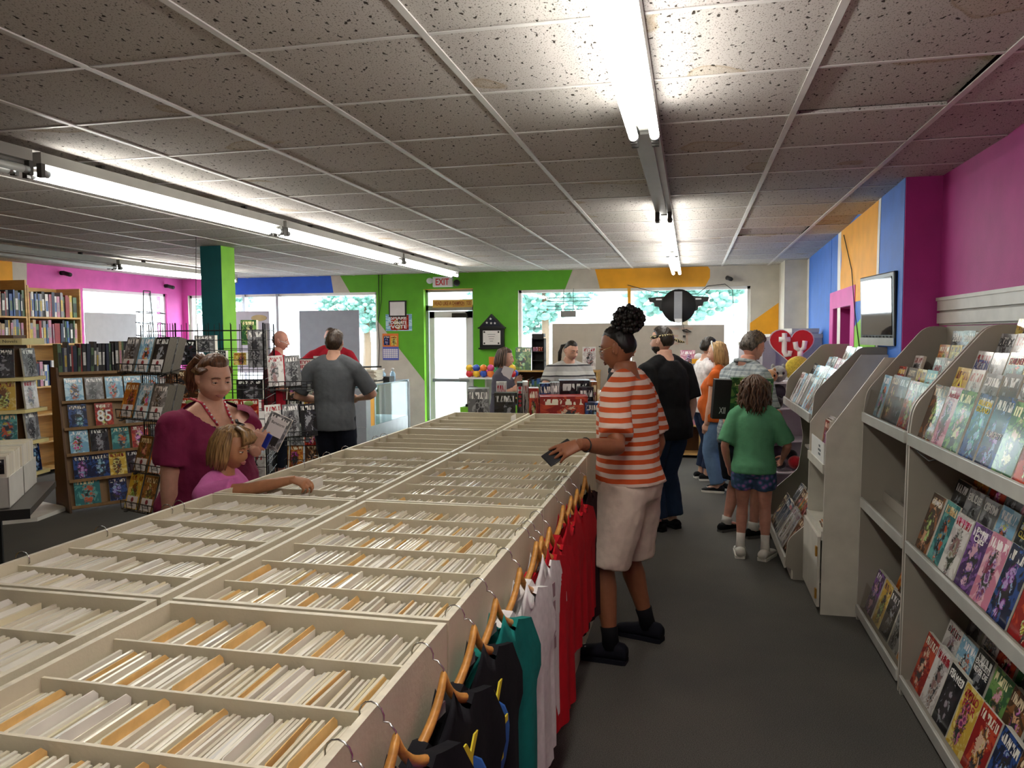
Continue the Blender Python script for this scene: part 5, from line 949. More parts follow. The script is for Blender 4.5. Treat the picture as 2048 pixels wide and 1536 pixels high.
def skin_mat(key, c):
    nm = 'skin_'+key
    if nm in MATS: return MATS[nm]
    m = mat(nm, c, .5, 0, .05, 30, .08, 250, .4); b = m.node_tree.nodes['Principled BSDF']; b.inputs['Subsurface Weight'].default_value = .08; b.inputs['Subsurface Radius'].default_value = (.02, .008, .005); return m
def hair_mat(key, c, c2=None):
    nm = 'hair_'+key
    if nm in MATS: return MATS[nm]
    a = rgb(c); b = rgb(c2 or c); N = NT(nm); tc = N.n('ShaderNodeTexCoord').outputs['Object']; mp = N.n('ShaderNodeMapping'); mp.inputs['Scale'].default_value = (90, 90, 6); N.l(tc, mp.inputs[0]); nz = N.n('ShaderNodeTexNoise', i_Scale=1.0, i_Detail=3.0, i_Vector=mp.outputs[0])
    N.set(Base_Color=N.ramp(nz.outputs[0], [(.3, tuple(v*.55 for v in a)), (.7, b)]), Roughness=.45, Specular_IOR_Level=.4); bp = N.n('ShaderNodeBump', i_Strength=.6, i_Distance=.004, i_Height=nz.outputs[0]); N.set(Normal=bp.outputs[0]); MATS[nm] = N.m; return N.m
def cloth(key, c, var=.05): return mat('cloth_'+key, c, .85, 0, var, 20, .25, 30, .2, None, 0)
def head_fn(fat=0.0, nose=1.0, jaw=1.0):
    g = lambda a, s: math.exp(-(a/s)**2)
    def f(d):
        x, y, z = d; p = Vector((.076*x, .097*y, .118*z))
        if z < 0: k = (-z)**1.3; p.x *= 1-(.26*jaw)*k*(1-fat*.6)
        if z < -.1 and y < 0: p.y *= 1-.45*min(1, (-z-.1)/.6)
        if z < -.3 and y > 0: p.y *= 1+.05*(1-abs(x))
        if y > 0:
            fr = min(1, y*1.6); q = abs(p.x)
            p.y -= .010*fr*g(p.x, .05)*g(p.z-.01, .05)
            up = g(p.z+.030, .013) if p.z < -.030 else g(p.z+.030, .045)
            p.y += .026*nose*fr*g(p.x, .0115+.006*g(p.z+.034, .012))*up
            p.y -= .011*fr*g(q-.031, .015)*g(p.z-.006, .012)
            p.y += .006*fr*g(p.z-.030, .010)*g(q-.02, .035)
            p.y += .006*fr*g(p.x, .024)*g(p.z+.062, .009); p.y -= .004*fr*g(p.x, .02)*g(p.z+.0635, .0022); p.y -= .004*fr*g(p.x, .018)*g(p.z+.080, .006)
            p.y += .008*fr*g(p.x, .024)*g(p.z+.100, .014)
            p.x += (1 if x > 0 else -1)*(.005+.012*fat)*fr*g(p.z+.035, .03)*min(1, q/.03)
        p.x += (1 if x > 0 else -1)*fat*.010*g(p.z+.06, .035)*min(1, abs(p.x)/.03); 
        return p
    return f
def sphere_grid(n, m):
    rows = []
    for j in range(m+1):
        t = -PI/2+PI*j/m; ct = max(math.cos(t), .008); rows.append([Vector((ct*math.cos(2*PI*k/n), ct*math.sin(2*PI*k/n), math.sin(t))) for k in range(n)])
    return rows
def head_mesh(HM, hf, n=56, m=44):
    b = MB().sf(); b.loft([[HM @ hf(d) for d in r] for r in sphere_grid(n, m)])
    for s in (-1, 1):
        E = Matrix.Translation((s*.077, -.010, -.004)) @ Euler((.15, 0, s*.35)).to_matrix().to_4x4(); b.ell((0, 0, 0), .009, .020, .032, 12, 10, HM @ E)
        b.ell((0, 0, 0), .012, .010, .012, 8, 6, HM @ Matrix.Translation((s*.074, .004, -.018)))
    return b
def hair_cap(HM, hf, region, thick, seed=0, n=56, m=44, curl=0.0):
    b = MB().sf(); rows = sphere_grid(n, m); P_ = []; K = []
    for r in rows:
        pr_, kr = [], []
        for d in r:
            p = hf(d); mg = region(p, d); q = max(0, min(1, mg/.03)); q = q*q*(3-2*q); nn = d.copy(); off = -.005+thick*q+q*(.006*noise.noise(Vector((d.x*9, d.y*9, d.z*2.2))+Vector((seed, 0, 0)))+curl*noise.noise(d*14+Vector((seed, 3, 0))))
            if d.y > 0 and mg < 0: pass
            pr_.append(HM @ (p+nn*off)); kr.append(mg > -.012)
        P_.append(pr_); K.append(kr)
    vs = [p for r in P_ for p in r]; fs = []
    for j in range(m):
        for k in range(n):
            k2 = (k+1) % n
            if K[j][k] or K[j][k2] or K[j+1][k] or K[j+1][k2]: fs.append((j*n+k, j*n+k2, (j+1)*n+k2, (j+1)*n+k))
    return b.add(vs, fs)
def short_region(front=.058, side=.012, back=-.075, sb=0.0):
    def f(p, d):
        if d.y > .35: return p.z-front-.015*(abs(p.x)/.06)**2*0
        if d.y > -.15: t = (.35-d.y)/.5; return p.z-(front*(1-t)+side*t)
        t = min(1, (-.15-d.y)/.4); return p.z-(side*(1-t)+back*t)
    return f
def strands(HM, paths, r=.009, n=6):
    b = MB().sf()
    for ps in paths:
        k = len(ps); b.tube([HM @ Vector(p) for p in ps], [r*(.55+.45*math.sin(PI*min(1, (i+.6)/k)))*(1 if i < k-1 else .35) for i in range(k)], n)
    return b
def hand_mb(W, sc, curls=(.5, .5, .5, .5), thumb=(.6, .3), spread=.06, right=True):
    """W: wrist frame, x = thumb side, y = fingers, z = back of the hand"""
    b = MB().sf(); n = 12
    rings = [(-.02, .027, .019, 0), (.0, .027, .018, 0), (.03, .036, .016, .002), (.06, .041, .014, .0), (.085, .042, .012, -.002), (.094, .036, .008, -.002)]
    b.loft([[W @ (Vector((rx*math.cos(2*PI*k/n)+xo, y, rz*math.sin(2*PI*k/n)))*sc) for k in range(n)] for y, rx, rz, xo in rings])
    for i, (x, L) in enumerate(((.030, .074), (.010, .083), (-.011, .077), (-.031, .060))):
        c = curls[i]; p = Vector((x, .082-.006*abs(i-1), -.001)); a = 0; dirx = (x/.03)*spread; pts = [p.copy()]; rs = [.0098]
        for j, fr in enumerate((.46, .30, .24)):
            a += c*(.7, 1.0, .7)[j]; d = Vector((math.sin(dirx), math.cos(dirx)*math.cos(a), -math.sin(a))); p = p+d*L*fr; pts.append(p.copy()); rs.append((.0088, .0080, .0062)[j])
        b.tube([W @ (q*sc) for q in pts], [r*sc for r in rs], 8); b.ell(W @ (pts[-1]*sc), .0066*sc, .0066*sc, .0066*sc, 8, 6)
        for q, r in zip(pts[:-1], rs): b.ell(W @ (q*sc), r*sc, r*sc, r*sc, 8, 6)
    p = Vector((.026, .018, -.006)); pts = [p.copy()]; a, c = thumb
    d = Vector((math.sin(a), math.cos(a), -.35)).normalized(); p = p+d*.042; pts.append(p.copy()); d = (d+Vector((-c, .3*c, -c))).normalized(); p = p+d*.030; pts.append(p.copy()); d = (d+Vector((-c, .2, -.5*c))).normalized(); p = p+d*.024; pts.append(p.copy())
    b.tube([W @ (q*sc) for q in pts], [.015*sc, .0115*sc, .0098*sc, .0072*sc], 8); b.ell(W @ (pts[-1]*sc), .0074*sc, .0074*sc, .0074*sc, 8, 6)
    return b
def ik(S, T, l1, l2, pole):
    d = T-S; L = min(d.length, (l1+l2)*.999); d.normalize(); T = S+d*L; a = (l1*l1-l2*l2+L*L)/(2*L); hh = math.sqrt(max(0, l1*l1-a*a)); pl = pole-d*pole.dot(d); pl.normalize(); return S+d*a+pl*hh, T
def lerp_chain(a, b, rs, bulge=0):
    n = len(rs); return [a.lerp(b, i/(n-1)) for i in range(n)], rs
def person(label, loc, az, h, skin, vox=.012, fat=0.0, belly=0.0, bust=0.0, lean=0.0, sw=.112, hip=1.0, head=(0, 0, 0), hsc=1.0, feet=None, hands=None, shirt=None, pants=None, shoes=None, headopt={}, limb=1.0):
    """builds one figure facing local +Y; returns (root, head frame, joints)"""
    L = Matrix.Translation((loc[0], loc[1], 0)) @ Matrix.Rotation(az, 4, 'Z'); Li = L.inverted()
    hz = .53*h
    def S(z, x=0.0, y=0.0):
        z *= h; dz = max(0, z-hz); sn, cs = math.sin(lean), math.cos(lean); return Vector((x*h, y*h*cs+dz*sn, min(z, hz)+dz*cs-y*h*sn*0))
    f1 = 1+fat
    T_R = [(.462, .062, .055, 0, 0), (.485, .092*hip, .070*hip, -.004, .2), (.53, .100*hip, .076*hip, -.004, .4), (.575, .094, .070, 0, 1), (.62, .088, .066, .002, 1), (.66, .090, .068, .003, .9), (.71, .097, .070, .004, .7), (.76, .100, .068, .002, .5), (.80, .094, .056, -.002, .3), (.825, .070, .046, -.003, .2), (.845, .044, .040, 0, .2), (.872, .034, .036, .004, .3), (.90, .033, .036, .008, .3)]
    def torso(b, ofs=0.0, z0=0, z1=2, straight=False, n=20):
        rings = []
        for z, rx, ry, yo, ft in T_R:
            if z < z0-1e-4 or z > z1+1e-4: continue
            if straight and z < .575: rx, ry, yo, ft = .100*hip, .076*hip, -.004, max(ft, .55)
            kx = 1+fat*ft; bl = belly*math.exp(-((z-.595)/.06)**2)+bust*math.exp(-((z-.725)/.035)**2); o = ofs/h
            rings.append([S(z, (rx*kx+o)*math.cos(a), (ry*kx+o)*math.sin(a)+yo+(bl if math.sin(a) > 0 else 0)*max(0, math.sin(a))**.7) for a in [2*PI*k/n for k in range(n)]])
        b.loft(rings)
    J = {}
    ll = .0
    for s, nm in ((-1, 'L'), (1, 'R')):
        sh = S(.793, s*sw*(1+fat*.16), -.004); J['sh'+nm] = sh
        ft = (feet or {}).get(nm, (s*.055*h, 0, s*-.12)); fx_, fy_, fyaw = ft; ank = Vector((fx_, fy_, .048*h)); hp = Vector((s*.052*h*hip, -.002*h, .515*h))
        kn, ank = ik(hp, ank, .245*h, .235*h, Vector((0, 1, 0))); J['hip'+nm], J['kn'+nm], J['an'+nm] = hp, kn, ank; J['fy'+nm] = fyaw
        hd = (hands or {}).get(nm)
        if hd is None: tgt = sh+Vector((s*.05, .03, -.31*h)); pole = Vector((s*.3, -1, 0)); hd = {}
        else: tgt = hd['p'] if hd.get('loc') else Li @ hd['p']; pole = hd.get('pole', Vector((s*.6, -.6, -.6)))
        el, wr = ik(sh, tgt, .172*h, .150*h, pole); J['el'+nm], J['wr'+nm] = el, wr; J['hd'+nm] = hd
    b = MB(); torso(b)
    for nm, s in (('L', -1), ('R', 1)):
        sh, el, wr = J['sh'+nm], J['el'+nm], J['wr'+nm]; k = limb*(1+fat*.38)
        b.tube([S(.856, s*.012, .002), S(.838, s*.045, -.004), S(.822, s*.078, -.006), sh], [h*v for v in (.030, .027, .027, .030)], 12); b.ell(sh, .034*h*k, .033*h*k, .033*h*k, 12, 8); b.tube([sh, sh.lerp(el, .35), sh.lerp(el, .75), el, el.lerp(wr, .25), el.lerp(wr, .6), wr, wr+(wr-el).normalized()*.015*h], [h*v*k for v in (.033, .031, .027, .0245, .0255, .022, .0165, .0165)], 12)
        hp, kn, an = J['hip'+nm], J['kn'+nm], J['an'+nm]; k2 = limb*(1+fat*.45)
        b.tube([hp, hp.lerp(kn, .3), hp.lerp(kn, .7), kn, kn.lerp(an, .28), kn.lerp(an, .6), an.lerp(kn, .1), an-Vector((0, 0, .02*h))], [h*v*k2 for v in (.056, .053, .042, .0335, .0355, .027, .0195, .021)], 14)
        b.ell(an+Vector((math.sin(-J['fy'+nm]), math.cos(J['fy'+nm]), 0))*.03*h-Vector((0, 0, .022*h)), .02*h, .05*h, .02*h, 10, 8)
    body = remesh(b.mesh('b', SKD), vox, 5)
    NB = S(.895, 0, .008); HM = Matrix.Translation(NB) @ Euler((head[1], head[2], head[0]), 'ZXY' if False else 'XYZ').to_matrix().to_4x4() @ Matrix.Scale(hsc*h/1.75, 4) @ Matrix.Translation((0, .016, .082))
    hf = head_fn(headopt.get('fat', fat*.8), headopt.get('nose', 1), headopt.get('jaw', 1)); parts = [(body, 0), (head_mesh(HM, hf).mesh('h', SKD), 0)]
    for nm, s in (('L', -1), ('R', 1)):
        hd = J['hd'+nm]; wr, el = J['wr'+nm], J['el'+nm]; y = (wr-el).normalized(); y = (Li.to_3x3() @ hd['dir']).normalized() if 'dir' in hd and not hd.get('loc') else (hd['dir'].normalized() if 'dir' in hd else y)
        bk = hd.get('back', Vector((s, 0, .2))); bk = bk if hd.get('loc') or 'back' not in hd else Li.to_3x3() @ bk; z = (bk-y*bk.dot(y)).normalized(); x = y.cross(z)
        # thumb side: for a left hand with back z and fingers y the thumb lies along +x when x = y cross z is mirrored
        if nm == 'L': W = MXYZ(wr, x, y, z)
        else: W = MXYZ(wr, -x, y, z)
        if hd.get('flip'): W = MXYZ(wr, -Vector((W[0][0], W[1][0], W[2][0])), y, z)
        J['W'+nm] = W; hm = hand_mb(W, h/1.75*hd.get('sc', 1.0), hd.get('curl', (.35, .4, .45, .5)), hd.get('thumb', (.5, .25)), hd.get('spread', .05)); parts.append((remesh(hm.mesh('hd', SKD), hd.get('vox', .0045), 2), 0))
    me = join(parts, [skin], 'person'); P = obj('person', me); P.matrix_world = L; tag(P, label, 'person')
    if shirt:
        b = MB(); torso(b, shirt.get('ofs', .016), shirt.get('z0', .485), shirt.get('z1', .846), True); slv = shirt.get('sleeve', .62); k = limb*(1+fat*.38)
        for s_ in (-1, 1):
            so = shirt.get('ofs', .016)*.9; b.tube([S(.845, s_*.028, -.003), S(.838, s_*.045, -.004), S(.822, s_*.078, -.006), J['shL' if s_ < 0 else 'shR']], [h*v+so for v in (.022, .025, .027, .030)], 12)
        if shirt.get('z0', .485) < .485 or 'hem' in shirt:
            pass
        if slv:
            for nm in ('L', 'R'):
                sh, el = J['sh'+nm], J['el'+nm]; e = sh.lerp(el, min(1, slv)); so = shirt.get('sofs', .014); b.ell(sh, .034*h*k+so*.7, .033*h*k+so*.8, .033*h*k+so*.6, 12, 8)
                pts = [sh, sh.lerp(e, .5), e]; rr_ = [.033*h*k+so*.7, .032*h*k+so, .030*h*k+so*1.25]
                if slv > 1: q = el.lerp(J['wr'+nm], slv-1); pts.append(q); rr_ = [.034*h*k+so, .033*h*k+so, .027*h*k+so, .022*h*k+so]
                b.tube(pts, rr_, 14)
        m2 = remesh(b.mesh('s', SKD), shirt.get('vox', .011), 3, (shirt.get('fold', .012), .09)); m2.materials.clear(); m2.materials.append(shirt['m'])
        if 'vcut' in shirt:
            bm = bmesh.new(); bm.from_mesh(m2); zb, sl = shirt['vcut']; bmesh.ops.delete(bm, geom=[v for v in bm.verts if v.co.y > .02 and v.co.z > zb*h+sl*abs(v.co.x)], context='VERTS')
            for _ in range(10): bmesh.ops.smooth_vert(bm, verts=[v for v in bm.verts if v.is_boundary], factor=.5, use_axis_x=True, use_axis_y=True, use_axis_z=True)
            bm.to_mesh(m2); bm.free()
        J['shirt'] = obj(shirt.get('name', 'shirt'), m2, P)
    if pants:
        b = MB(); torso(b, pants.get('ofs', .014), .462, pants.get('z1', .575)); fr = pants.get('len', 1.9)
        for nm in ('L', 'R'):
            hp, kn, an = J['hip'+nm], J['kn'+nm], J['an'+nm]; k2 = limb*(1+fat*.45); lo = pants.get('loose', .016)
            pts = [hp+Vector((0, 0, .02*h)), hp.lerp(kn, .35)]; rs_ = [.058*h*k2+lo*.6, .054*h*k2+lo]
            if fr <= 1: pts.append(hp.lerp(kn, fr)); rs_.append(.046*h*k2+lo*1.25)
            else: pts += [kn, kn.lerp(an, .5*(fr-1)), kn.lerp(an, fr-1)]; rs_ += [.036*h*k2+lo*1.2, .034*h*k2+lo*1.3, .026*h*k2+lo*1.5]
            b.tube(pts, rs_, 16)
        m2 = remesh(b.mesh('p', SKD), pants.get('vox', .012), 3, (pants.get('fold', .012), .07)); m2.materials.clear(); m2.materials.append(pants['m']); J['pants'] = obj(pants.get('name', 'trousers'), m2, P)
    if shoes:
        for nm in ('L', 'R'):
            an = J['an'+nm]; M = Matrix.Translation((an.x, an.y, 0)) @ Matrix.Rotation(J['fy'+nm], 4, 'Z'); fl = .152*h*shoes.get('sc', 1.0); rows_ = []; so_ = []
            for t, wd, ht in ((-.30, .030, .055), (-.24, .036, .068), (-.1, .038, .072), (.08, .039, .066), (.30, .044, .050), (.50, .047, .040), (.63, .040, .032), (.70, .022, .022)):
                wd, ht = wd*h/1.75*1.02*shoes.get('sc', 1), ht*h/1.75*shoes.get('hs', 1.0); zc = ht/2+.012; rows_.append([M @ Vector((wd*math.cos(a), t*fl, zc+ht/2*math.sin(a)*1.0)) for a in [2*PI*k/14 for k in range(14)]]); so_.append([M @ Vector((x, t*fl, z)) for x, z in ((-wd*1.03, .0), (wd*1.03, .0), (wd*1.05, .022), (-wd*1.05, .022))])
            o = MB().sf().loft(rows_).build('shoe', shoes['m'], P); MB().loft(so_).build('sole', shoes.get('sole', shoes['m']), o)
            if shoes.get('sock'):
                kn = J['kn'+nm]; MB().sf().tube([an-Vector((0, 0, .01*h)), an.lerp(kn, shoes.get('sockh', .12)*.5), an.lerp(kn, shoes.get('sockh', .12))], [.027*h, .0245*h*limb, .0265*h*limb], 14).build('sock', shoes['sock'], P)
            if shoes.get('lace'):
                for q in range(4): y = (.02+.09*q)*fl; zz = (.078-.011*q)*h/1.75; MB().sf().tube([M @ Vector((-.02, y, zz)), M @ Vector((0, y, zz+.006)), M @ Vector((.02, y, zz))], .0035, 5).build('lace', shoes['lace'], o)
    J['L'] = L; J['hf'] = hf; return P, HM, J
def face(P, HM, eyes='#2c1c14', brow=None, lips=None, down=.6, white=True):
    for s in (-1, 1):
        c = HM @ Vector((s*.0315, .0785, .005)); r = .0125*HM.to_scale()[0]
        if down < .95:
            e = MB().sf().ell((0, 0, 0), .0118, .0112, .0118, 14, 10, HM @ Matrix.Translation((s*.0315, .0765, .005))).build('eye', EYW, P); gz = -.0040-.004*down; MB().sf().ell((0, 0, 0), .0056, .003, .0056, 12, 6, HM @ Matrix.Translation((s*.0315, .0868, .006+gz*.6))).build('iris', mat('iris'+eyes, eyes, .15, 0, 0), e)
        lid = MB().sf()
        lid.ell((0, 0, 0), .0150, .0128, .0075+.003*down, 14, 8, HM @ Matrix.Translation((s*.0315, .0765, .0125-.004*down))); lid.ell((0, 0, 0), .0150, .0124, .006, 14, 8, HM @ Matrix.Translation((s*.0315, .0755, -.0065))); lid.build('eyelid', P.data.materials[0], P)
        MB().sf().tube([HM @ Vector((s*x, .0885-abs(x-.03)*.12, .0055-.0035*down+z)) for x, z in ((.019, -.003), (.026, .001), (.034, .001), (.044, -.004))], [.0008, .0013, .0013, .0007], 5).build('eyelashes', mat('lash_dark', '#1a120e', .6), P)
        if brow: MB().sf().tube([HM @ Vector((s*x, y, z)) for x, y, z in ((.013, .0955, .0270), (.025, .0945, .0300), (.038, .088, .0290), (.050, .075, .0225))], [.0028, .0036, .003, .0012], 6).build('eyebrow', brow, P)
    if lips: MB().sf().tube([HM @ Vector((x, y, z)) for x, y, z in ((-.024, .081, -.0645), (-.012, .0905, -.0615), (0, .093, -.0625), (.012, .0905, -.0615), (.024, .081, -.0645))], [.0012, .0040, .0042, .0040, .0012], 8).build('lips', lips, P); MB().sf().tube([HM @ Vector((x, y, z)) for x, y, z in ((-.020, .081, -.067), (-.010, .089, -.0705), (0, .0905, -.0715), (.010, .089, -.0705), (.020, .081, -.067))], [.0012, .0044, .0048, .0044, .0012], 8).build('lips', lips, P)
SKD = mat('tmp_skin', '#888888', .5, 0, 0)
SK = dict(fair=skin_mat('fair', '#c99a82'), fair2=skin_mat('rosy', '#c58c78'), tan=skin_mat('tan', '#a87452'), brown=skin_mat('brown', '#8f5a3e'), pale=skin_mat('pale', '#d6a892'))
LIP_ = mat('lip_rose', '#a8605a', .4, 0, .03); LIPD = mat('lip_brown', '#6e3b30', .4, 0, .03)
V = Vector
# ---------------------------------------------------------------- man in orange stripes with a phone
def stripe(key, a, b, period, duty, axis=2, c=None):
    nm = 'stripe_'+key
    if nm in MATS: return MATS[nm]
    N = NT(nm); tc = N.n('ShaderNodeTexCoord').outputs['Object']; nz = N.n('ShaderNodeTexNoise', i_Scale=5.0, i_Vector=tc).outputs[0]; sp = N.n('ShaderNodeSeparateXYZ'); N.l(tc, sp.inputs[0]); z = N.math('ADD', sp.outputs[axis], N.math('MULTIPLY', N.math('SUBTRACT', nz, .5), .012)); f = N.math('LESS_THAN', N.math('FRACT', N.math('DIVIDE', z, period)), duty); cc = N.mix(f, rgb(b), rgb(a))
    if c: f2 = N.math('LESS_THAN', N.math('FRACT', N.math('DIVIDE', z, period)), .14); cc = N.mix(f2, cc, rgb(c))
    bn = N.n('ShaderNodeTexNoise', i_Scale=9.0, i_Detail=3.0, i_Vector=tc); bp = N.n('ShaderNodeBump', i_Strength=.35, i_Distance=.02, i_Height=bn.outputs[0]); N.set(Base_Color=cc, Roughness=.85, Specular_IOR_Level=.2, Normal=bp.outputs[0]); MATS[nm] = N.m; return N.m
fL, fR = G(1222, 1322), G(1296, 1278); az = math.radians(74); lc = (fL+fR)/2; R2 = Matrix.Rotation(-az, 3, 'Z')
def fl_(p, c, a): q = Matrix.Rotation(-a, 3, 'Z') @ (p-c); return (q.x, q.y)
a_, b_ = fl_(fL, lc, az), fl_(fR, lc, az)
wL = D(1163, 889, 3.55)
P, HM, J = person('young man in an orange striped shirt and white shorts holding a phone', lc, az, 1.73, SK['brown'], .010, .06, .012, 0, .04, .118, 1.10, (.05, -.22, 0), 1.0, {'L': (a_[0], a_[1], .1), 'R': (b_[0], b_[1], -.1)},
  {'L': dict(p=wL, pole=V((-.2, -.5, -1)), back=V((-.1, -.75, .65)), dir=V((-.85, -.30, -.25)), curl=(.18, .25, .32, .42), thumb=(.35, .15), spread=.14), 'R': dict(p=V((.20, .02, .86)), loc=True, pole=V((.8, -.7, 0)))},
  dict(m=stripe('orange', '#c8552a', '#d8c2b4', .047, .50), z0=.53, ofs=.032, sleeve=.80, sofs=.026, fold=.014), dict(m=cloth('white_linen', '#d6c6b6'), len=.95, loose=.045, name='shorts', fold=.014, ofs=.012), dict(m=cloth('navy_rubber', '#15161f'), sock=cloth('black_sock', '#0c0c10'), sockh=.24, sc=1.08, hs=1.35), dict(nose=.9, jaw=.9))
HB_ = hair_mat('black', '#0b0908', '#17120f'); face(P, HM, '#1c110c', HB_, LIPD, .7)
hair_cap(HM, J['hf'], short_region(.064, .022, -.055), .010, 1).build('hair', HB_, P)
rs = random.Random(2); m = MB().sf(); pc_ = V((0, -.085, .135))
for k in range(420):
    d = V((rs.gauss(0, 1), rs.gauss(0, 1), rs.gauss(0, 1))).normalized(); q = rs.uniform(.45, 1.0); c = pc_+V((d.x*.085, d.y*.085, d.z*.075))*q; s = rs.uniform(.009, .017); m.ell(c, s, s, s, 6, 4, HM if False else None)
m.v = [tuple(HM @ V(v)) for v in m.v]; m.build('hair_puff', HB_, P)
m = MB().sf(); m.tube([HM @ V((-.060, .062, .004)), HM @ V((-.077, .02, .008)), HM @ V((-.080, -.015, .006))], .0016, 6)
for s in (-1, 1):
    m.tube([HM @ V((s*.032+.022*math.cos(a), .094-abs(math.cos(a)*s+1)*.003, -.002+.019*math.sin(a))) for a in [2*PI*k/16 for k in range(17)]], .0016, 6)
m.tube([HM @ V((-.011, .098, 0)), HM @ V((.011, .098, 0))], .0016, 6); gl = m.build('glasses', mat('gold_rim', '#c9b27a', .2, .9, 0), P)
for s in (-1, 1): MB().sf().ell((0, 0, 0), .021, .0012, .018, 14, 6, HM @ Matrix.Translation((s*.032, .094, -.002))).build('lens', glass('spectacle_lens', (.95, .97, 1), .25), gl)
W = J['WL']; ph = thing('smartphone', 'black smartphone held over the bins by the man in stripes', 'phone', (0, 0, 0)); ph.matrix_world = J['L'] @ W @ Matrix.Translation((.012, .105, -.026)) @ Euler((0, 0, .35)).to_matrix().to_4x4(); bevel(MB().box(-.038, .038, -.078, .078, -.0045, .0045).build('case', mat('phone_black', '#101014', .35), ph), .003); MB().box(-.034, .034, -.073, .073, -.0052, -.0044).build('screen', N.m if False else MATS['phone_black'], ph)
wr = J['wrL']; el = J['elL']; dd_ = (wr-el).normalized(); t1 = dd_.orthogonal().normalized(); t2 = dd_.cross(t1); MB().sf().tube([wr-dd_*.03+t1*.034*math.cos(a)+t2*.030*math.sin(a) for a in [2*PI*k/14 for k in range(15)]], .004, 6).build('bracelet', INK, P)
for k in range(7): MB().sf().ell((0, 0, 0), .008, .009, .004, 8, 5, Matrix.Translation((J['anL'].x-.03+.012*(k % 4), J['anL'].y+.13+.02*(k//2), .062-.004*(k//2)))).build('shoe_charm', [FRM, BC['red'], BC['yellow']][k % 3], P)
# ---------------------------------------------------------------- woman in maroon
lc = D(412, 800, 4.15); lc.z = 0; az = math.radians(-104)
P, HM, J = person('woman in a maroon top with a red patterned lanyard holding a boxed comic', lc, az, 1.565, SK['fair'], .011, .62, .050, .045, .05, .128, 1.32, (-.30, -.26, 0), 1.17, None,
  {'L': dict(p=D(517, 915, 3.84), pole=V((-.5, -.6, -.7)), dir=V((.35, .1, .9)), back=V((.2, -.9, 0)), curl=(.5, .6, .7, .8), thumb=(.5, .1), sc=1.1, vox=.0035), 'R': dict(p=V((.27, .02, .68)), loc=True, pole=V((.6, -.8, 0)))},
  dict(m=cloth('maroon', '#7a2547', .04), z0=.485, ofs=.018, sleeve=.74, sofs=.028, fold=.02, z1=.835, vcut=(.735, 1.15)), dict(m=cloth('dark_jeans', '#1b2236'), len=1.9, loose=.02), dict(m=cloth('dark_shoe', '#1a1a1c')), dict(fat=.55, jaw=.5), 1.0)
HBR = hair_mat('brown', '#4a2f20', '#7a543a'); face(P, HM, '#3a2a20', HBR, mat('lip_pale', '#a86e64', .4), .75)
hair_cap(HM, J['hf'], short_region(.066, .028, -.05), .016, 4).build('hair', HBR, P)
rs = random.Random(5); pts = []
for k in range(34):
    a = rs.uniform(0, 2*PI); r = rs.uniform(0, .030); ox, oz = r*math.cos(a), r*math.sin(a); pts.append([(ox*.6, -.100, .045+oz*.6), (ox+.01, -.150, .055+oz), (ox*1.3+.02, -.180, .005+oz*.6), (ox*1.3+.03, -.178+rs.uniform(-.01, .01), -.06), (ox+.03, -.165, -.11+rs.uniform(-.02, .03))])
for k in range(10): pts.append([(-.062, .045-.01*k, .06), (-.078, .02-.008*k, .035), (-.080, -.02-.006*k, .02), (-.06, -.08, .035)]); pts.append([(.062, .045-.01*k, .06), (.078, .02-.008*k, .035), (.080, -.02-.006*k, .02), (.06, -.08, .035)])
strands(HM, pts, .0105).build('ponytail', HBR, P)
_o = bevel(MB().box(-.014, .014, -.006, .006, -.04, .04).build('blue_marker', mat('marker_blue', '#24389a', .3)), .004); _o.location = D(534, 882, 3.79); _o.rotation_euler = (.1, .55, 0); tag(_o, 'small blue gadget in the hand of the woman in maroon', 'gadget')
from mathutils.bvhtree import BVHTree
h_ = 1.565; LAN = mat('lanyard_red', '#b8324a', .5, 0, .02); _bv = [BVHTree.FromPolygons([v.co for v in me.vertices], [tuple(p.vertices) for p in me.polygons]) for me in (J['shirt'].data, P.data)]
def onbody(x, z, lift=.006, lim=.9):
    ys = [hit[0].y for hit in (bv.ray_cast(V((x, 1.0, z)), V((0, -1, 0))) for bv in _bv) if hit[0] is not None and -.05 < hit[0].y < .235]; return V((x, (max(ys) if ys else 0)+lift, z))
cn = [V((-.062, -.045, .875*h_))]+[onbody(-.066*(1-t)**.8-.006, (.862-.19*t)*h_) for t in [i/8 for i in range(9)]]; cn2 = [V((.062, -.045, .875*h_))]+[onbody(.066*(1-t)**.8+.006, (.862-.19*t)*h_) for t in [i/8 for i in range(9)]]
m = MB().sf()
for ps in (cn, cn2): m.tube(ps, .0075, 6)
ln = m.build('lanyard', LAN, P)
for ps in (cn, cn2):
    for i in range(1, len(ps)-1): 
        for t in (.2, .7): MB().sf().ell(ps[i].lerp(ps[i+1], t)+V((0, .006, .002)), .0055, .0055, .0055, 8, 6).build('lanyard_dot', FRM, ln)
tz_ = [(.735+1.15*abs(x)/h_, x) for x in [-.095+.17*i/16 for i in range(17)]]; m = MB().sf(); m.tube([onbody(x, z*h_-.014, .003) for z, x in tz_], .0095, 8); m.build('neckline_trim', INK, P)
W = J['L'] @ J['WL']; bp_ = D(532, 860, 3.92); o = comic(bp_-V((0, 0, .09)), (.93, .28, .22), (.22, .10, .97), 'grey', 'grey boxed comic with a white panel held by the woman in maroon', .115, .18, .02, None, 'boxed_comic', 'comic', 'Barnstorm', INK, (.6, .08), .74); o.rotation_euler.rotate_axis('Y', .45); MB().box(-.042, .042, -.0006, 0, .068, .158).build('white_panel', LBL, o); MB().box(-.04, .036, -.001, 0, .022, .068).build('dark_art', INK, o)
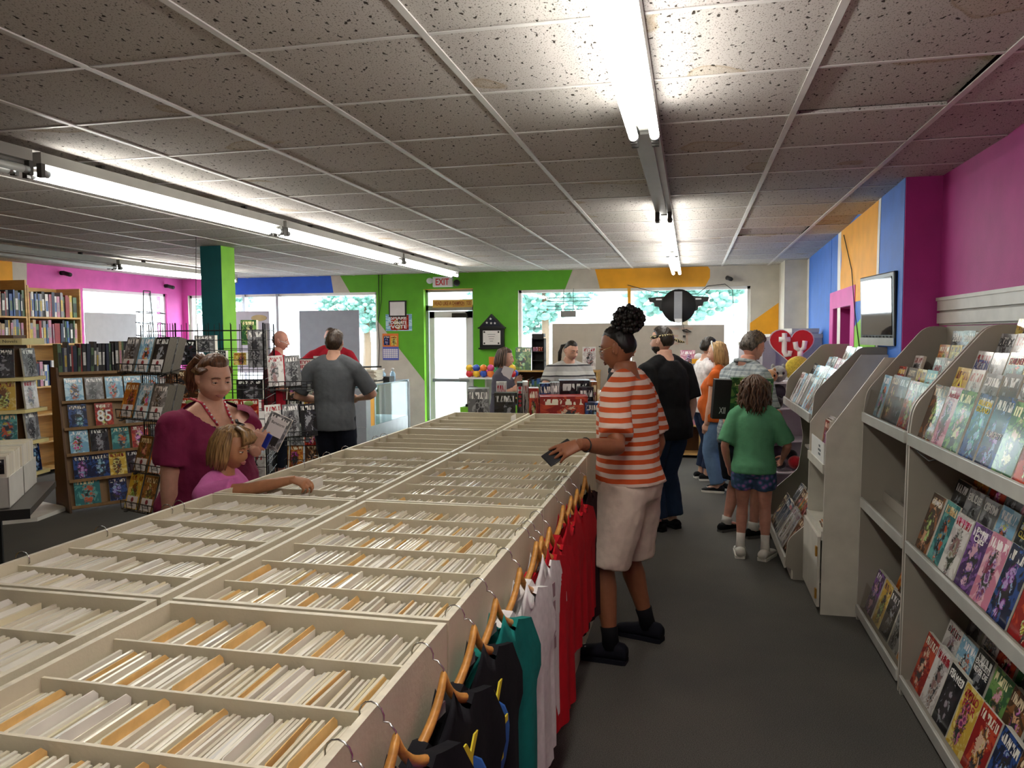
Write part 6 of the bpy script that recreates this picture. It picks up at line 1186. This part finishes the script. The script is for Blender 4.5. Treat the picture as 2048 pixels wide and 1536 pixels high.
# ---------------------------------------------------------------- girl in pink reaching
lc = D(428, 950, 3.60); lc.z = 0; az = math.radians(-88)
cardp = G(628, 975, 1.02)
P, HM, J = person('young girl in a pink shirt reaching across the bins for a card', lc, az, 1.255, SK['tan'], .009, .05, .01, 0, .12, .108, 1.0, (.05, -.20, 0), 1.12, None,
  {'R': dict(p=D(592, 958, 3.45), pole=V((.3, -.3, -1)), dir=V((.92, -.1, -.12)), back=V((.1, -.3, .9)), curl=(.75, .85, .9, .95), thumb=(.25, .35), sc=1.1), 'L': dict(p=D(485, 975, 3.7), pole=V((-.6, -.6, -.3)), dir=V((.8, 0, -.2)), back=V((0, .3, .9)))},
  dict(m=cloth('pink', '#c96aa6', .03), z0=.50, ofs=.014, sleeve=.62, sofs=.018, fold=.010, vox=.009), dict(m=cloth('kid_jeans', '#39507a'), len=1.8, loose=.012), dict(m=cloth('kid_shoe', '#8a8a90')), dict(nose=.7, jaw=.85, fat=.1), .92)
HDB = hair_mat('darkblond', '#6e4c2c', '#b08a58'); face(P, HM, '#2c2018', HDB, LIP_, .7)
hair_cap(HM, J['hf'], short_region(.07, .02, -.05), .014, 8).build('hair', HDB, P)
rs = random.Random(6); pts = []
for k in range(110):
    a = rs.uniform(-.2, PI+.2)+PI if k < 90 else rs.choice((rs.uniform(-.3, .35), rs.uniform(PI-.35, PI+.3))); cx, sy = math.cos(a), math.sin(a); r0 = rs.uniform(.2, .8); w_ = rs.uniform(.95, 1.12)
    pts.append([(cx*.03*r0, sy*.04*r0-.01, .128), (cx*.062*w_, sy*.078*w_-.005, .098), (cx*.084*w_, sy*.104*w_-.004, .03), (cx*.089*w_, sy*.110*w_-.004, -.045), (cx*(.084+.012*rs.random())*w_, sy*.105*w_-.004, -.10+rs.uniform(-.02, .02))])
for k in range(16): x = -.05+.1*k/15; pts.append([(x*.4, .02, .132), (x*.9-.01, .075, .110), (x*1.3-.02, .096, .07), (x*1.45-.025, .085, .035)])
strands(HM, pts, .0105).build('hair_strands', HDB, P)
# ---------------------------------------------------------------- girl in green seen from behind
fL, fR = G(1480, 1112), G(1530, 1118); lc = (fL+fR)/2; az = math.radians(-8); a_, b_ = fl_(fL, lc, az), fl_(fR, lc, az)
N = NT('floral_shorts'); tc = N.n('ShaderNodeTexCoord').outputs['Object']; vz = N.n('ShaderNodeTexVoronoi', i_Scale=24.0, i_Vector=tc); N.set(Base_Color=N.ramp(vz.outputs[0], [(.1, rgb('#b06fa8')), (.35, rgb('#5a5f9a')), (.5, rgb('#2f5570')), (.75, rgb('#263a58'))]), Roughness=.8); FSH = N.m
P, HM, J = person('girl with long curly brown hair in a green shirt, seen from behind', lc, az, 1.345, SK['fair2'], .010, .02, 0, 0, .03, .105, 1.05, (.1, -.15, 0), 1.10, {'L': (a_[0], a_[1], .1), 'R': (b_[0], b_[1], -.25)},
  {'L': dict(p=V((-.19, .06, .68)), loc=True, pole=V((-.5, -1, 0))), 'R': dict(p=V((.20, .20, .74)), loc=True, pole=V((.7, -.8, -.2)))}, dict(m=cloth('green', '#5f9d74', .04), z0=.485, ofs=.022, sleeve=.9, sofs=.022, fold=.012, vox=.010), dict(m=FSH, len=.5, loose=.022, name='shorts'),
  dict(m=cloth('white_shoe', '#c9c6bc'), sock=cloth('white_sock', '#d8d4cc'), sockh=.36, sole=cloth('sole_white', '#dcd8ce'), sc=1.3, hs=1.25), dict(), .95)
HCB = hair_mat('curlbrown', '#2e1c12', '#6b4a30'); hair_cap(HM, J['hf'], short_region(.07, .02, -.08), .022, 9, curl=.006).build('hair', HCB, P); face(P, HM, '#2c2018', HCB, LIP_, .5)
rs = random.Random(8); pts = []
for k in range(150):
    a = rs.uniform(-.35, PI+.35)+PI; cx, sy = math.cos(a), math.sin(a); w_ = rs.uniform(1.0, 1.45); ln = rs.uniform(.18, .31); p = [(cx*.03, sy*.03-.01, .132)]; ph_ = rs.uniform(0, 6)
    for i in range(1, 9): t = i/8; z = .12-ln*t*1.15; rr_ = min(1, .55+1.2*t)*w_; wv = .016*math.sin(ph_+t*11); p.append((cx*.088*rr_+wv, sy*.104*rr_-.004+wv*.5, z))
    pts.append(p)
strands(HM, pts, .0095).build('hair_strands', HCB, P)
# ---------------------------------------------------------------- man in plaid with a boxed game
fL, fR = G(1452, 1062), G(1506, 1075); lc = (fL+fR)/2; az = math.radians(-52); a_, b_ = fl_(fL, lc, az), fl_(fR, lc, az)
N = NT('plaid'); tc = N.n('ShaderNodeTexCoord').outputs['Object']; sp = N.n('ShaderNodeSeparateXYZ'); N.l(tc, sp.inputs[0])
def ln_(ax_, per, du): return N.math('LESS_THAN', N.math('FRACT', N.math('DIVIDE', N.math('ADD', sp.outputs[ax_], 9.0), per)), du)
cc = N.mix(N.math('MULTIPLY', ln_(2, .06, .32), .45), rgb('#9aa2a4'), rgb('#4f5c66')); cc = N.mix(N.math('MULTIPLY', ln_(0, .06, .32), .45), cc, rgb('#4f5c66')); cc = N.mix(N.math('MULTIPLY', ln_(1, .06, .25), .35), cc, rgb('#5c6870')); cc = N.mix(N.math('MULTIPLY', ln_(2, .03, .1), .6), cc, rgb('#dfe2e0')); N.set(Base_Color=cc, Roughness=.85)
P, HM, J = person('grey haired man in a plaid shirt carrying a green boxed game', lc, az, 1.69, SK['fair2'], .012, .12, .02, 0, .10, .118, 1.05, (.0, -.42, 0), 1.04, {'L': (a_[0], a_[1], .1), 'R': (b_[0], b_[1], -.1)},
  {'L': dict(p=D(1452, 880, 6.2), pole=V((-.6, -.8, -.3)), dir=V((.6, -.2, .1))), 'R': dict(p=V((.16, .26, 1.02)), loc=True)}, dict(m=N.m, z0=.462, ofs=.026, sleeve=.95, sofs=.026), dict(m=cloth('navy_shorts', '#20262e'), len=.98, loose=.04, name='shorts'), dict(m=cloth('black_shoe', '#0e0e10'), sole=cloth('grey_sole', '#5a5856'), sock=cloth('white_sock', '#d8d4cc'), sockh=.12), dict(), 1.0)
HGB = hair_mat('greybrown', '#2c241e', '#6d6258'); face(P, HM, '#2c2018', HGB, LIP_, .8); hair_cap(HM, J['hf'], short_region(.058, .012, -.06), .030, 12, curl=.014).build('hair', HGB, P)
m = MB().sf(); m.tube([V((.058*math.cos(a)*1.69, .052*math.sin(a)*1.69+.055, .862*1.69+.02*math.sin(a)*-1)) for a in [2*PI*k/18 for k in range(19)]], .016, 8); m.build('collar', N.m, P)
gb = D(1484, 798, 6.02); gbx = thing('green_game_box', 'flat green boxed game with a black side held by the man in plaid', 'game box', gb); gbx.matrix_world = MXYZ(gb, _r0.xyz*.97+V((0, 0, -.06)), (-_r0.y*.95, _r0.x*.95, .2), (.05, 0, 1)); bevel(MB().box(-.10, .23, -.03, .03, -.14, .17).build('lid', cov('green'), gbx), .004); bevel(MB().box(-.235, -.10, -.032, .032, -.16, .15).build('black_side', INK, gbx), .004); text('XII', MXYZ((-.16, -.034, -.09), (1, 0, 0), (0, 0, 1), (0, -1, 0)), .05, .05, FRM, gbx, .001)
# ---------------------------------------------------------------- blonde woman in orange
fL, fR = G(1425, 975), G(1455, 990); lc = (fL+fR)/2; az = math.radians(72)
P, HM, J = person('blonde woman in an orange shirt and jeans with a white hairband', lc, az, 1.575, SK['fair'], .013, .42, .055, .035, .02, .118, 1.2, (.12, -.08, 0), 1.05, None, {'L': dict(p=V((-.19, .10, .70)), loc=True, pole=V((-.4, -1, 0))), 'R': dict(p=V((.18, .12, .72)), loc=True)},
  dict(m=cloth('orange_knit', '#b8561c', .04), z0=.485, ofs=.014, sleeve=.40, sofs=.016), dict(m=cloth('mid_jeans', '#5d7796'), len=1.95, loose=.014, name='jeans'), dict(m=cloth('canvas_black', '#141416'), sole=cloth('sole_white', '#dcd8ce'), lace=FRM), dict(fat=.2))
HBL = hair_mat('blond', '#8a6434', '#d2ac72'); face(P, HM, '#3a4a5a', HBL, LIP_, .3); hair_cap(HM, J['hf'], short_region(.062, .02, -.08), .014, 3).build('hair', HBL, P); rs = random.Random(4); pts = []
for k in range(100):
    a = rs.uniform(-.15, PI+.15)+PI; cx, sy = math.cos(a), math.sin(a); w_ = rs.uniform(.95, 1.12); l_ = rs.uniform(.20, .30); pts.append([(cx*.02, sy*.03-.01, .13), (cx*.075*w_, sy*.09*w_, .09), (cx*.087*w_, sy*.105*w_, 0), (cx*.086*w_, sy*.11*w_, -.09), (cx*.07*w_, sy*.10*w_-.01, .1-l_)])
strands(HM, pts, .010).build('hair_strands', HBL, P); MB().sf().tube([HM @ V((.086*math.cos(a), .02+.03*math.sin(a), .02+.118*math.sin(a))) for a in [PI*k/14 for k in range(15)]], .007, 6).build('hairband', FRM, P)
# ---------------------------------------------------------------- person in white behind her
lc = G(1406, 958); P, HM, J = person('person in a white patterned shirt with a blue cup, behind the blonde woman', lc, math.radians(-70), 1.63, SK['fair'], .015, .1, 0, .02, .03, .112, 1.0, (0, -.1, 0), 1.0, None, {'R': dict(p=D(1404, 778, 9.5), dir=V((.3, 0, .6))), 'L': dict(p=V((-.12, .24, 1.05)), loc=True)},
  dict(m=mat('white_floral', '#d4cfce', .8, 0, .14, 26), sleeve=.75), dict(m=cloth('navy_trouser', '#1d2740'), len=1.85, name='trousers'), dict(m=cloth('canvas_black', '#141416'), sole=cloth('sole_white', '#dcd8ce'))); face(P, HM, '#2c2018', HB_, LIP_, .3); hair_cap(HM, J['hf'], short_region(.06, .012, -.06), .022, 2).build('hair', hair_mat('dark', '#17120e', '#33291f'), P)
cp = thing('blue_cup', 'blue cup held by the person in white', 'cup', J['L'] @ (J['WR'] @ V((0, .06, -.03)))-V((0, 0, .05))); MB().sf().lathe([(.03, 0), (.036, .10), (.033, .10), (.028, .01)], n=14).build('cup_body', mat('cup_blue', '#2f4fb8', .3), cp)
# ---------------------------------------------------------------- man in black with a bandana
lc = G(1342, 1058); lc.x -= .05; az = math.radians(48); P, HM, J = person('bearded man in a black shirt and jeans wearing a patterned bandana', lc, az, 1.735, SK['pale'], .013, .32, .05, 0, .02, .125, 1.1, (.25, -.03, 0), 1.04, None, None, dict(m=cloth('black_tee', '#101013', .03), z0=.462, ofs=.03, sleeve=.85, sofs=.03), dict(m=cloth('dark_denim', '#22344e'), len=1.96, loose=.03, name='jeans'), dict(m=cloth('black_shoe', '#0e0e10')), dict(nose=1.1))
HDK = hair_mat('dark', '#17120e', '#33291f'); face(P, HM, '#2c2018', HDK, LIP_, .3); hair_cap(HM, J['hf'], short_region(.06, .005, -.06), .014, 7).build('hair', HDK, P); hair_cap(HM, J['hf'], lambda p, d: (min(-.035-p.z, .06) if d.y > -.1 else -1)-.0*p.x if abs(p.x) > .018 or p.z < -.075 else -1, .012, 5).build('beard', HDK, P)
N = NT('bandana'); tc = N.n('ShaderNodeTexCoord').outputs['Object']; wv = N.n('ShaderNodeTexWave', i_Scale=22.0, i_Distortion=6.0, i_Vector=tc); N.set(Base_Color=N.ramp(wv.outputs[0], [(.55, (.008, .008, .01)), (.68, rgb('#c9b98a'))]), Roughness=.8); hair_cap(HM, J['hf'], lambda p, d: .026-abs(p.z-.032+.25*(p.y-.03)*.35), .020, 1).build('bandana', N.m, P); MB().sf().tube([HM @ V((0, -.112, .01)), HM @ V((.02, -.15, -.01)), HM @ V((.045, -.185, -.02))], [.012, .014, .006], 8).build('bandana_knot', N.m, P)
# ---------------------------------------------------------------- woman in a black tank top, mostly hidden
lc = D(1245, 800, 7.5); lc.z = 0; P, HM, J = person('bare armed woman in a black tank top hidden behind the man in stripes', lc, math.radians(-60), 1.66, SK['tan'], .015, .25, .02, .03, 0, .118, 1.1, (0, -.1, 0), 1.0, None, {'R': dict(p=V((.16, .26, 1.25)), loc=True, pole=V((.7, -.2, -1))), 'L': dict(p=V((-.10, .28, 1.30)), loc=True, pole=V((-.7, -.2, -1)))},
  dict(m=cloth('black_tank', '#121214'), sleeve=0, z1=.80, ofs=.014), dict(m=cloth('dark_denim', '#22344e'), len=1.9, name='jeans'), dict(m=cloth('black_shoe', '#0e0e10'))); face(P, HM, '#2c2018', HDK, LIP_, .3); hair_cap(HM, J['hf'], short_region(.06, .0, -.08), .016, 6).build('hair', HDK, P)
# ---------------------------------------------------------------- woman in grey stripes
lc = D(1137, 800, 9.2); lc.z = 0; az = math.radians(-150); P, HM, J = person('woman in a grey striped top with a dark ponytail reading a comic', lc, az, 1.60, SK['fair'], .013, .36, .04, .05, .02, .130, 1.2, (.25, -.30, 0), 1.06, None, {'R': dict(p=D(1122, 806, 8.95), pole=V((1, -.1, -.3)), dir=V((.8, 0, .1))), 'L': dict(p=D(1166, 800, 8.95), pole=V((-1, -.1, -.3)), dir=V((-.5, -.3, .3)))},
  dict(m=stripe('grey', '#b3b3ae', '#9d9d9a', .12, .5, 2, '#3c3c40'), z0=.485, ofs=.014, sleeve=.6, sofs=.018), dict(m=cloth('dark_denim', '#22344e'), len=1.9, name='jeans'), dict(m=cloth('black_shoe', '#0e0e10')), dict(fat=.35), 1.15); face(P, HM, '#2c2018', HDK, LIP_, .8); hair_cap(HM, J['hf'], short_region(.064, .01, -.06), .012, 6).build('hair', HDK, P)
rs = random.Random(9); strands(HM, [[(.01*rs.uniform(-1, 1), -.09, .05+.01*rs.uniform(-1, 1)), (.05+.02*rs.uniform(-1, 1), -.12, .03), (.085+.02*rs.uniform(-1, 1), -.10, -.05), (.10+.02*rs.uniform(-1, 1), -.06, -.14+rs.uniform(-.02, .03))] for k in range(26)], .011).build('ponytail', HDK, P)
comic(D(1163, 815, 8.85)-V((0, 0, .03)), (.9, .2, .3), (-.25, .3, .9), 'grey', 'grey comic held open by the woman in grey stripes', .17, .25, .01, None, 'comic_book', 'comic')
# ---------------------------------------------------------------- woman with a bob
lc = D(1002, 800, 9.3); lc.z = 0; P, HM, J = person('woman with a brown bob in a dark grey shirt by the toy stand', lc, math.radians(-95), 1.50, SK['fair'], .015, .10, .0, .03, .05, .11, 1.05, (.1, -.1, 0), 1.08, None, {'R': dict(p=D(1025, 780, 9.15), dir=V((.5, 0, .2))), 'L': dict(p=D(1030, 765, 9.3), dir=V((.5, 0, .4)))}, dict(m=cloth('charcoal', '#4c4a54'), z0=.485, sleeve=.8), dict(m=cloth('mid_jeans', '#5d7796'), len=1.9, name='jeans'), dict(m=cloth('black_shoe', '#0e0e10')))
HBB = hair_mat('bob', '#2e2018', '#6e5546'); face(P, HM, '#2c2018', HBB, LIP_, .3); hair_cap(HM, J['hf'], short_region(.064, .01, -.07), .020, 6).build('hair', HBB, P); rs = random.Random(12); pts = []
for k in range(80):
    a = rs.uniform(-.2, PI+.2)+PI; cx, sy = math.cos(a), math.sin(a); w_ = rs.uniform(1.0, 1.22); pts.append([(cx*.02, sy*.03-.01, .135), (cx*.078*w_, sy*.09*w_, .095), (cx*.092*w_, sy*.112*w_, .01), (cx*.096*w_, sy*.118*w_, -.06), (cx*.100*w_, sy*.12*w_, -.12+rs.uniform(-.02, .02))])
strands(HM, pts, .011).build('hair_strands', HBB, P)
tag(MB().box(-.07, .07, -.001, .001, -.1, .1).build('paper_sheet', LBL), 'white paper held by the woman with a bob', 'paper').location = D(1012, 750, 9.15); bpy.data.objects['paper_sheet'].rotation_euler = (.3, .3, .6)
# ---------------------------------------------------------------- young man in grey from behind
lc = D(668, 800, 7.4); lc.z = 0; az = math.radians(8); P, HM, J = person('young man in a grey shirt at the counter, seen from behind', lc, az, 1.735, SK['fair'], .012, .06, 0, 0, .03, .122, 1.0, (-.05, -.15, 0), 1.0, None, {'L': dict(p=V((-.20, .20, 1.06)), loc=True, pole=V((-.8, -.8, 0))), 'R': dict(p=V((.16, .26, 1.08)), loc=True, pole=V((.9, -.6, 0)))}, dict(m=cloth('grey_tee', '#55585c', .04), z0=.462, ofs=.028, sleeve=.85, sofs=.024), dict(m=cloth('navy_pants', '#171a26'), len=1.95, loose=.02), dict(m=cloth('black_shoe', '#0e0e10')))
HD2 = hair_mat('darkbrown', '#1c130d', '#4a382b'); hair_cap(HM, J['hf'], short_region(.055, .005, -.085), .022, 6, curl=.006).build('hair', HD2, P); face(P, HM, '#2c2018', HD2, LIP_, .5)
# ---------------------------------------------------------------- shop assistant in red behind the counter
lc = D(664, 780, 10.8); lc.z = 0; P, HM, J = person('assistant in a red shirt behind the counter facing the room', lc, math.radians(180+22), 1.79, SK['fair2'], .015, .15, 0, 0, .02, .128, 1.0, (0, -.15, 0), 1.0, None, {'R': dict(p=V((.30, .22, 1.10)), loc=True, pole=V((.9, -.3, -.3))), 'L': dict(p=V((-.26, .26, 1.12)), loc=True)}, dict(m=cloth('red_tee', '#9c1828', .03), z0=.462, ofs=.026, sleeve=.9, sofs=.03), dict(m=cloth('dark_denim', '#22344e'), len=1.9, name='jeans'), dict(m=cloth('black_shoe', '#0e0e10')))
hair_cap(HM, J['hf'], short_region(.075, .01, -.06), .010, 6).build('hair', HD2, P); face(P, HM, '#2c2018', HD2, LIP_, .3)
PB = thing('counter_sign', 'small white counter sign half hidden behind the man in grey', 'sign', D(642, 722, 9.3)); PB.rotation_euler.z = YAW; MB().box(-.09, .12, -.004, .004, -.11, .06).build('panel', LBL, PB); text('MIX', MXYZ((.0, -.005, .03), (1, 0, 0), (0, 0, 1), (0, -1, 0)), .08, .03, INK, PB, .001); MB().sf().tube([(0, 0, -.1), (0, 0, .0-D(642, 722, 9.3).z)], .01, 6).build('post', WIRE, PB); MB().sf().lathe([(.12, -D(642, 722, 9.3).z), (.12, .015-D(642, 722, 9.3).z)], n=14).build('base', WIRE, PB)
# ---------------------------------------------------------------- bald man in red
lc = D(554, 780, 9.35); lc.z = 0; P, HM, J = person('bald man in a red shirt beyond the wire tower, in profile', lc, math.radians(-72), 1.74, SK['fair2'], .013, .22, .04, 0, .02, .122, 1.0, (0, -.12, 0), 1.02, None, {'R': dict(p=V((.16, .30, 1.05)), loc=True), 'L': dict(p=V((-.12, .32, 1.08)), loc=True)}, dict(m=cloth('red_tee', '#9c1828', .03), z0=.462, ofs=.028, sleeve=.9, sofs=.03), dict(m=cloth('navy_pants', '#171a26'), len=1.9, name='jeans'), dict(m=cloth('black_shoe', '#0e0e10'))); face(P, HM, '#2c2018', None, LIP_, .4)
m = MB().sf(); m.tube([HM @ V((.079, -.005, .004)), HM @ V((.07, .07, -.012)), HM @ V((0, .125, -.045)), HM @ V((-.07, .07, -.012)), HM @ V((-.079, -.005, .004))], .003, 5); m.build('breathing_tube', FRM, P)
bpy.data.materials.remove(SKD) if SKD.users == 0 else None
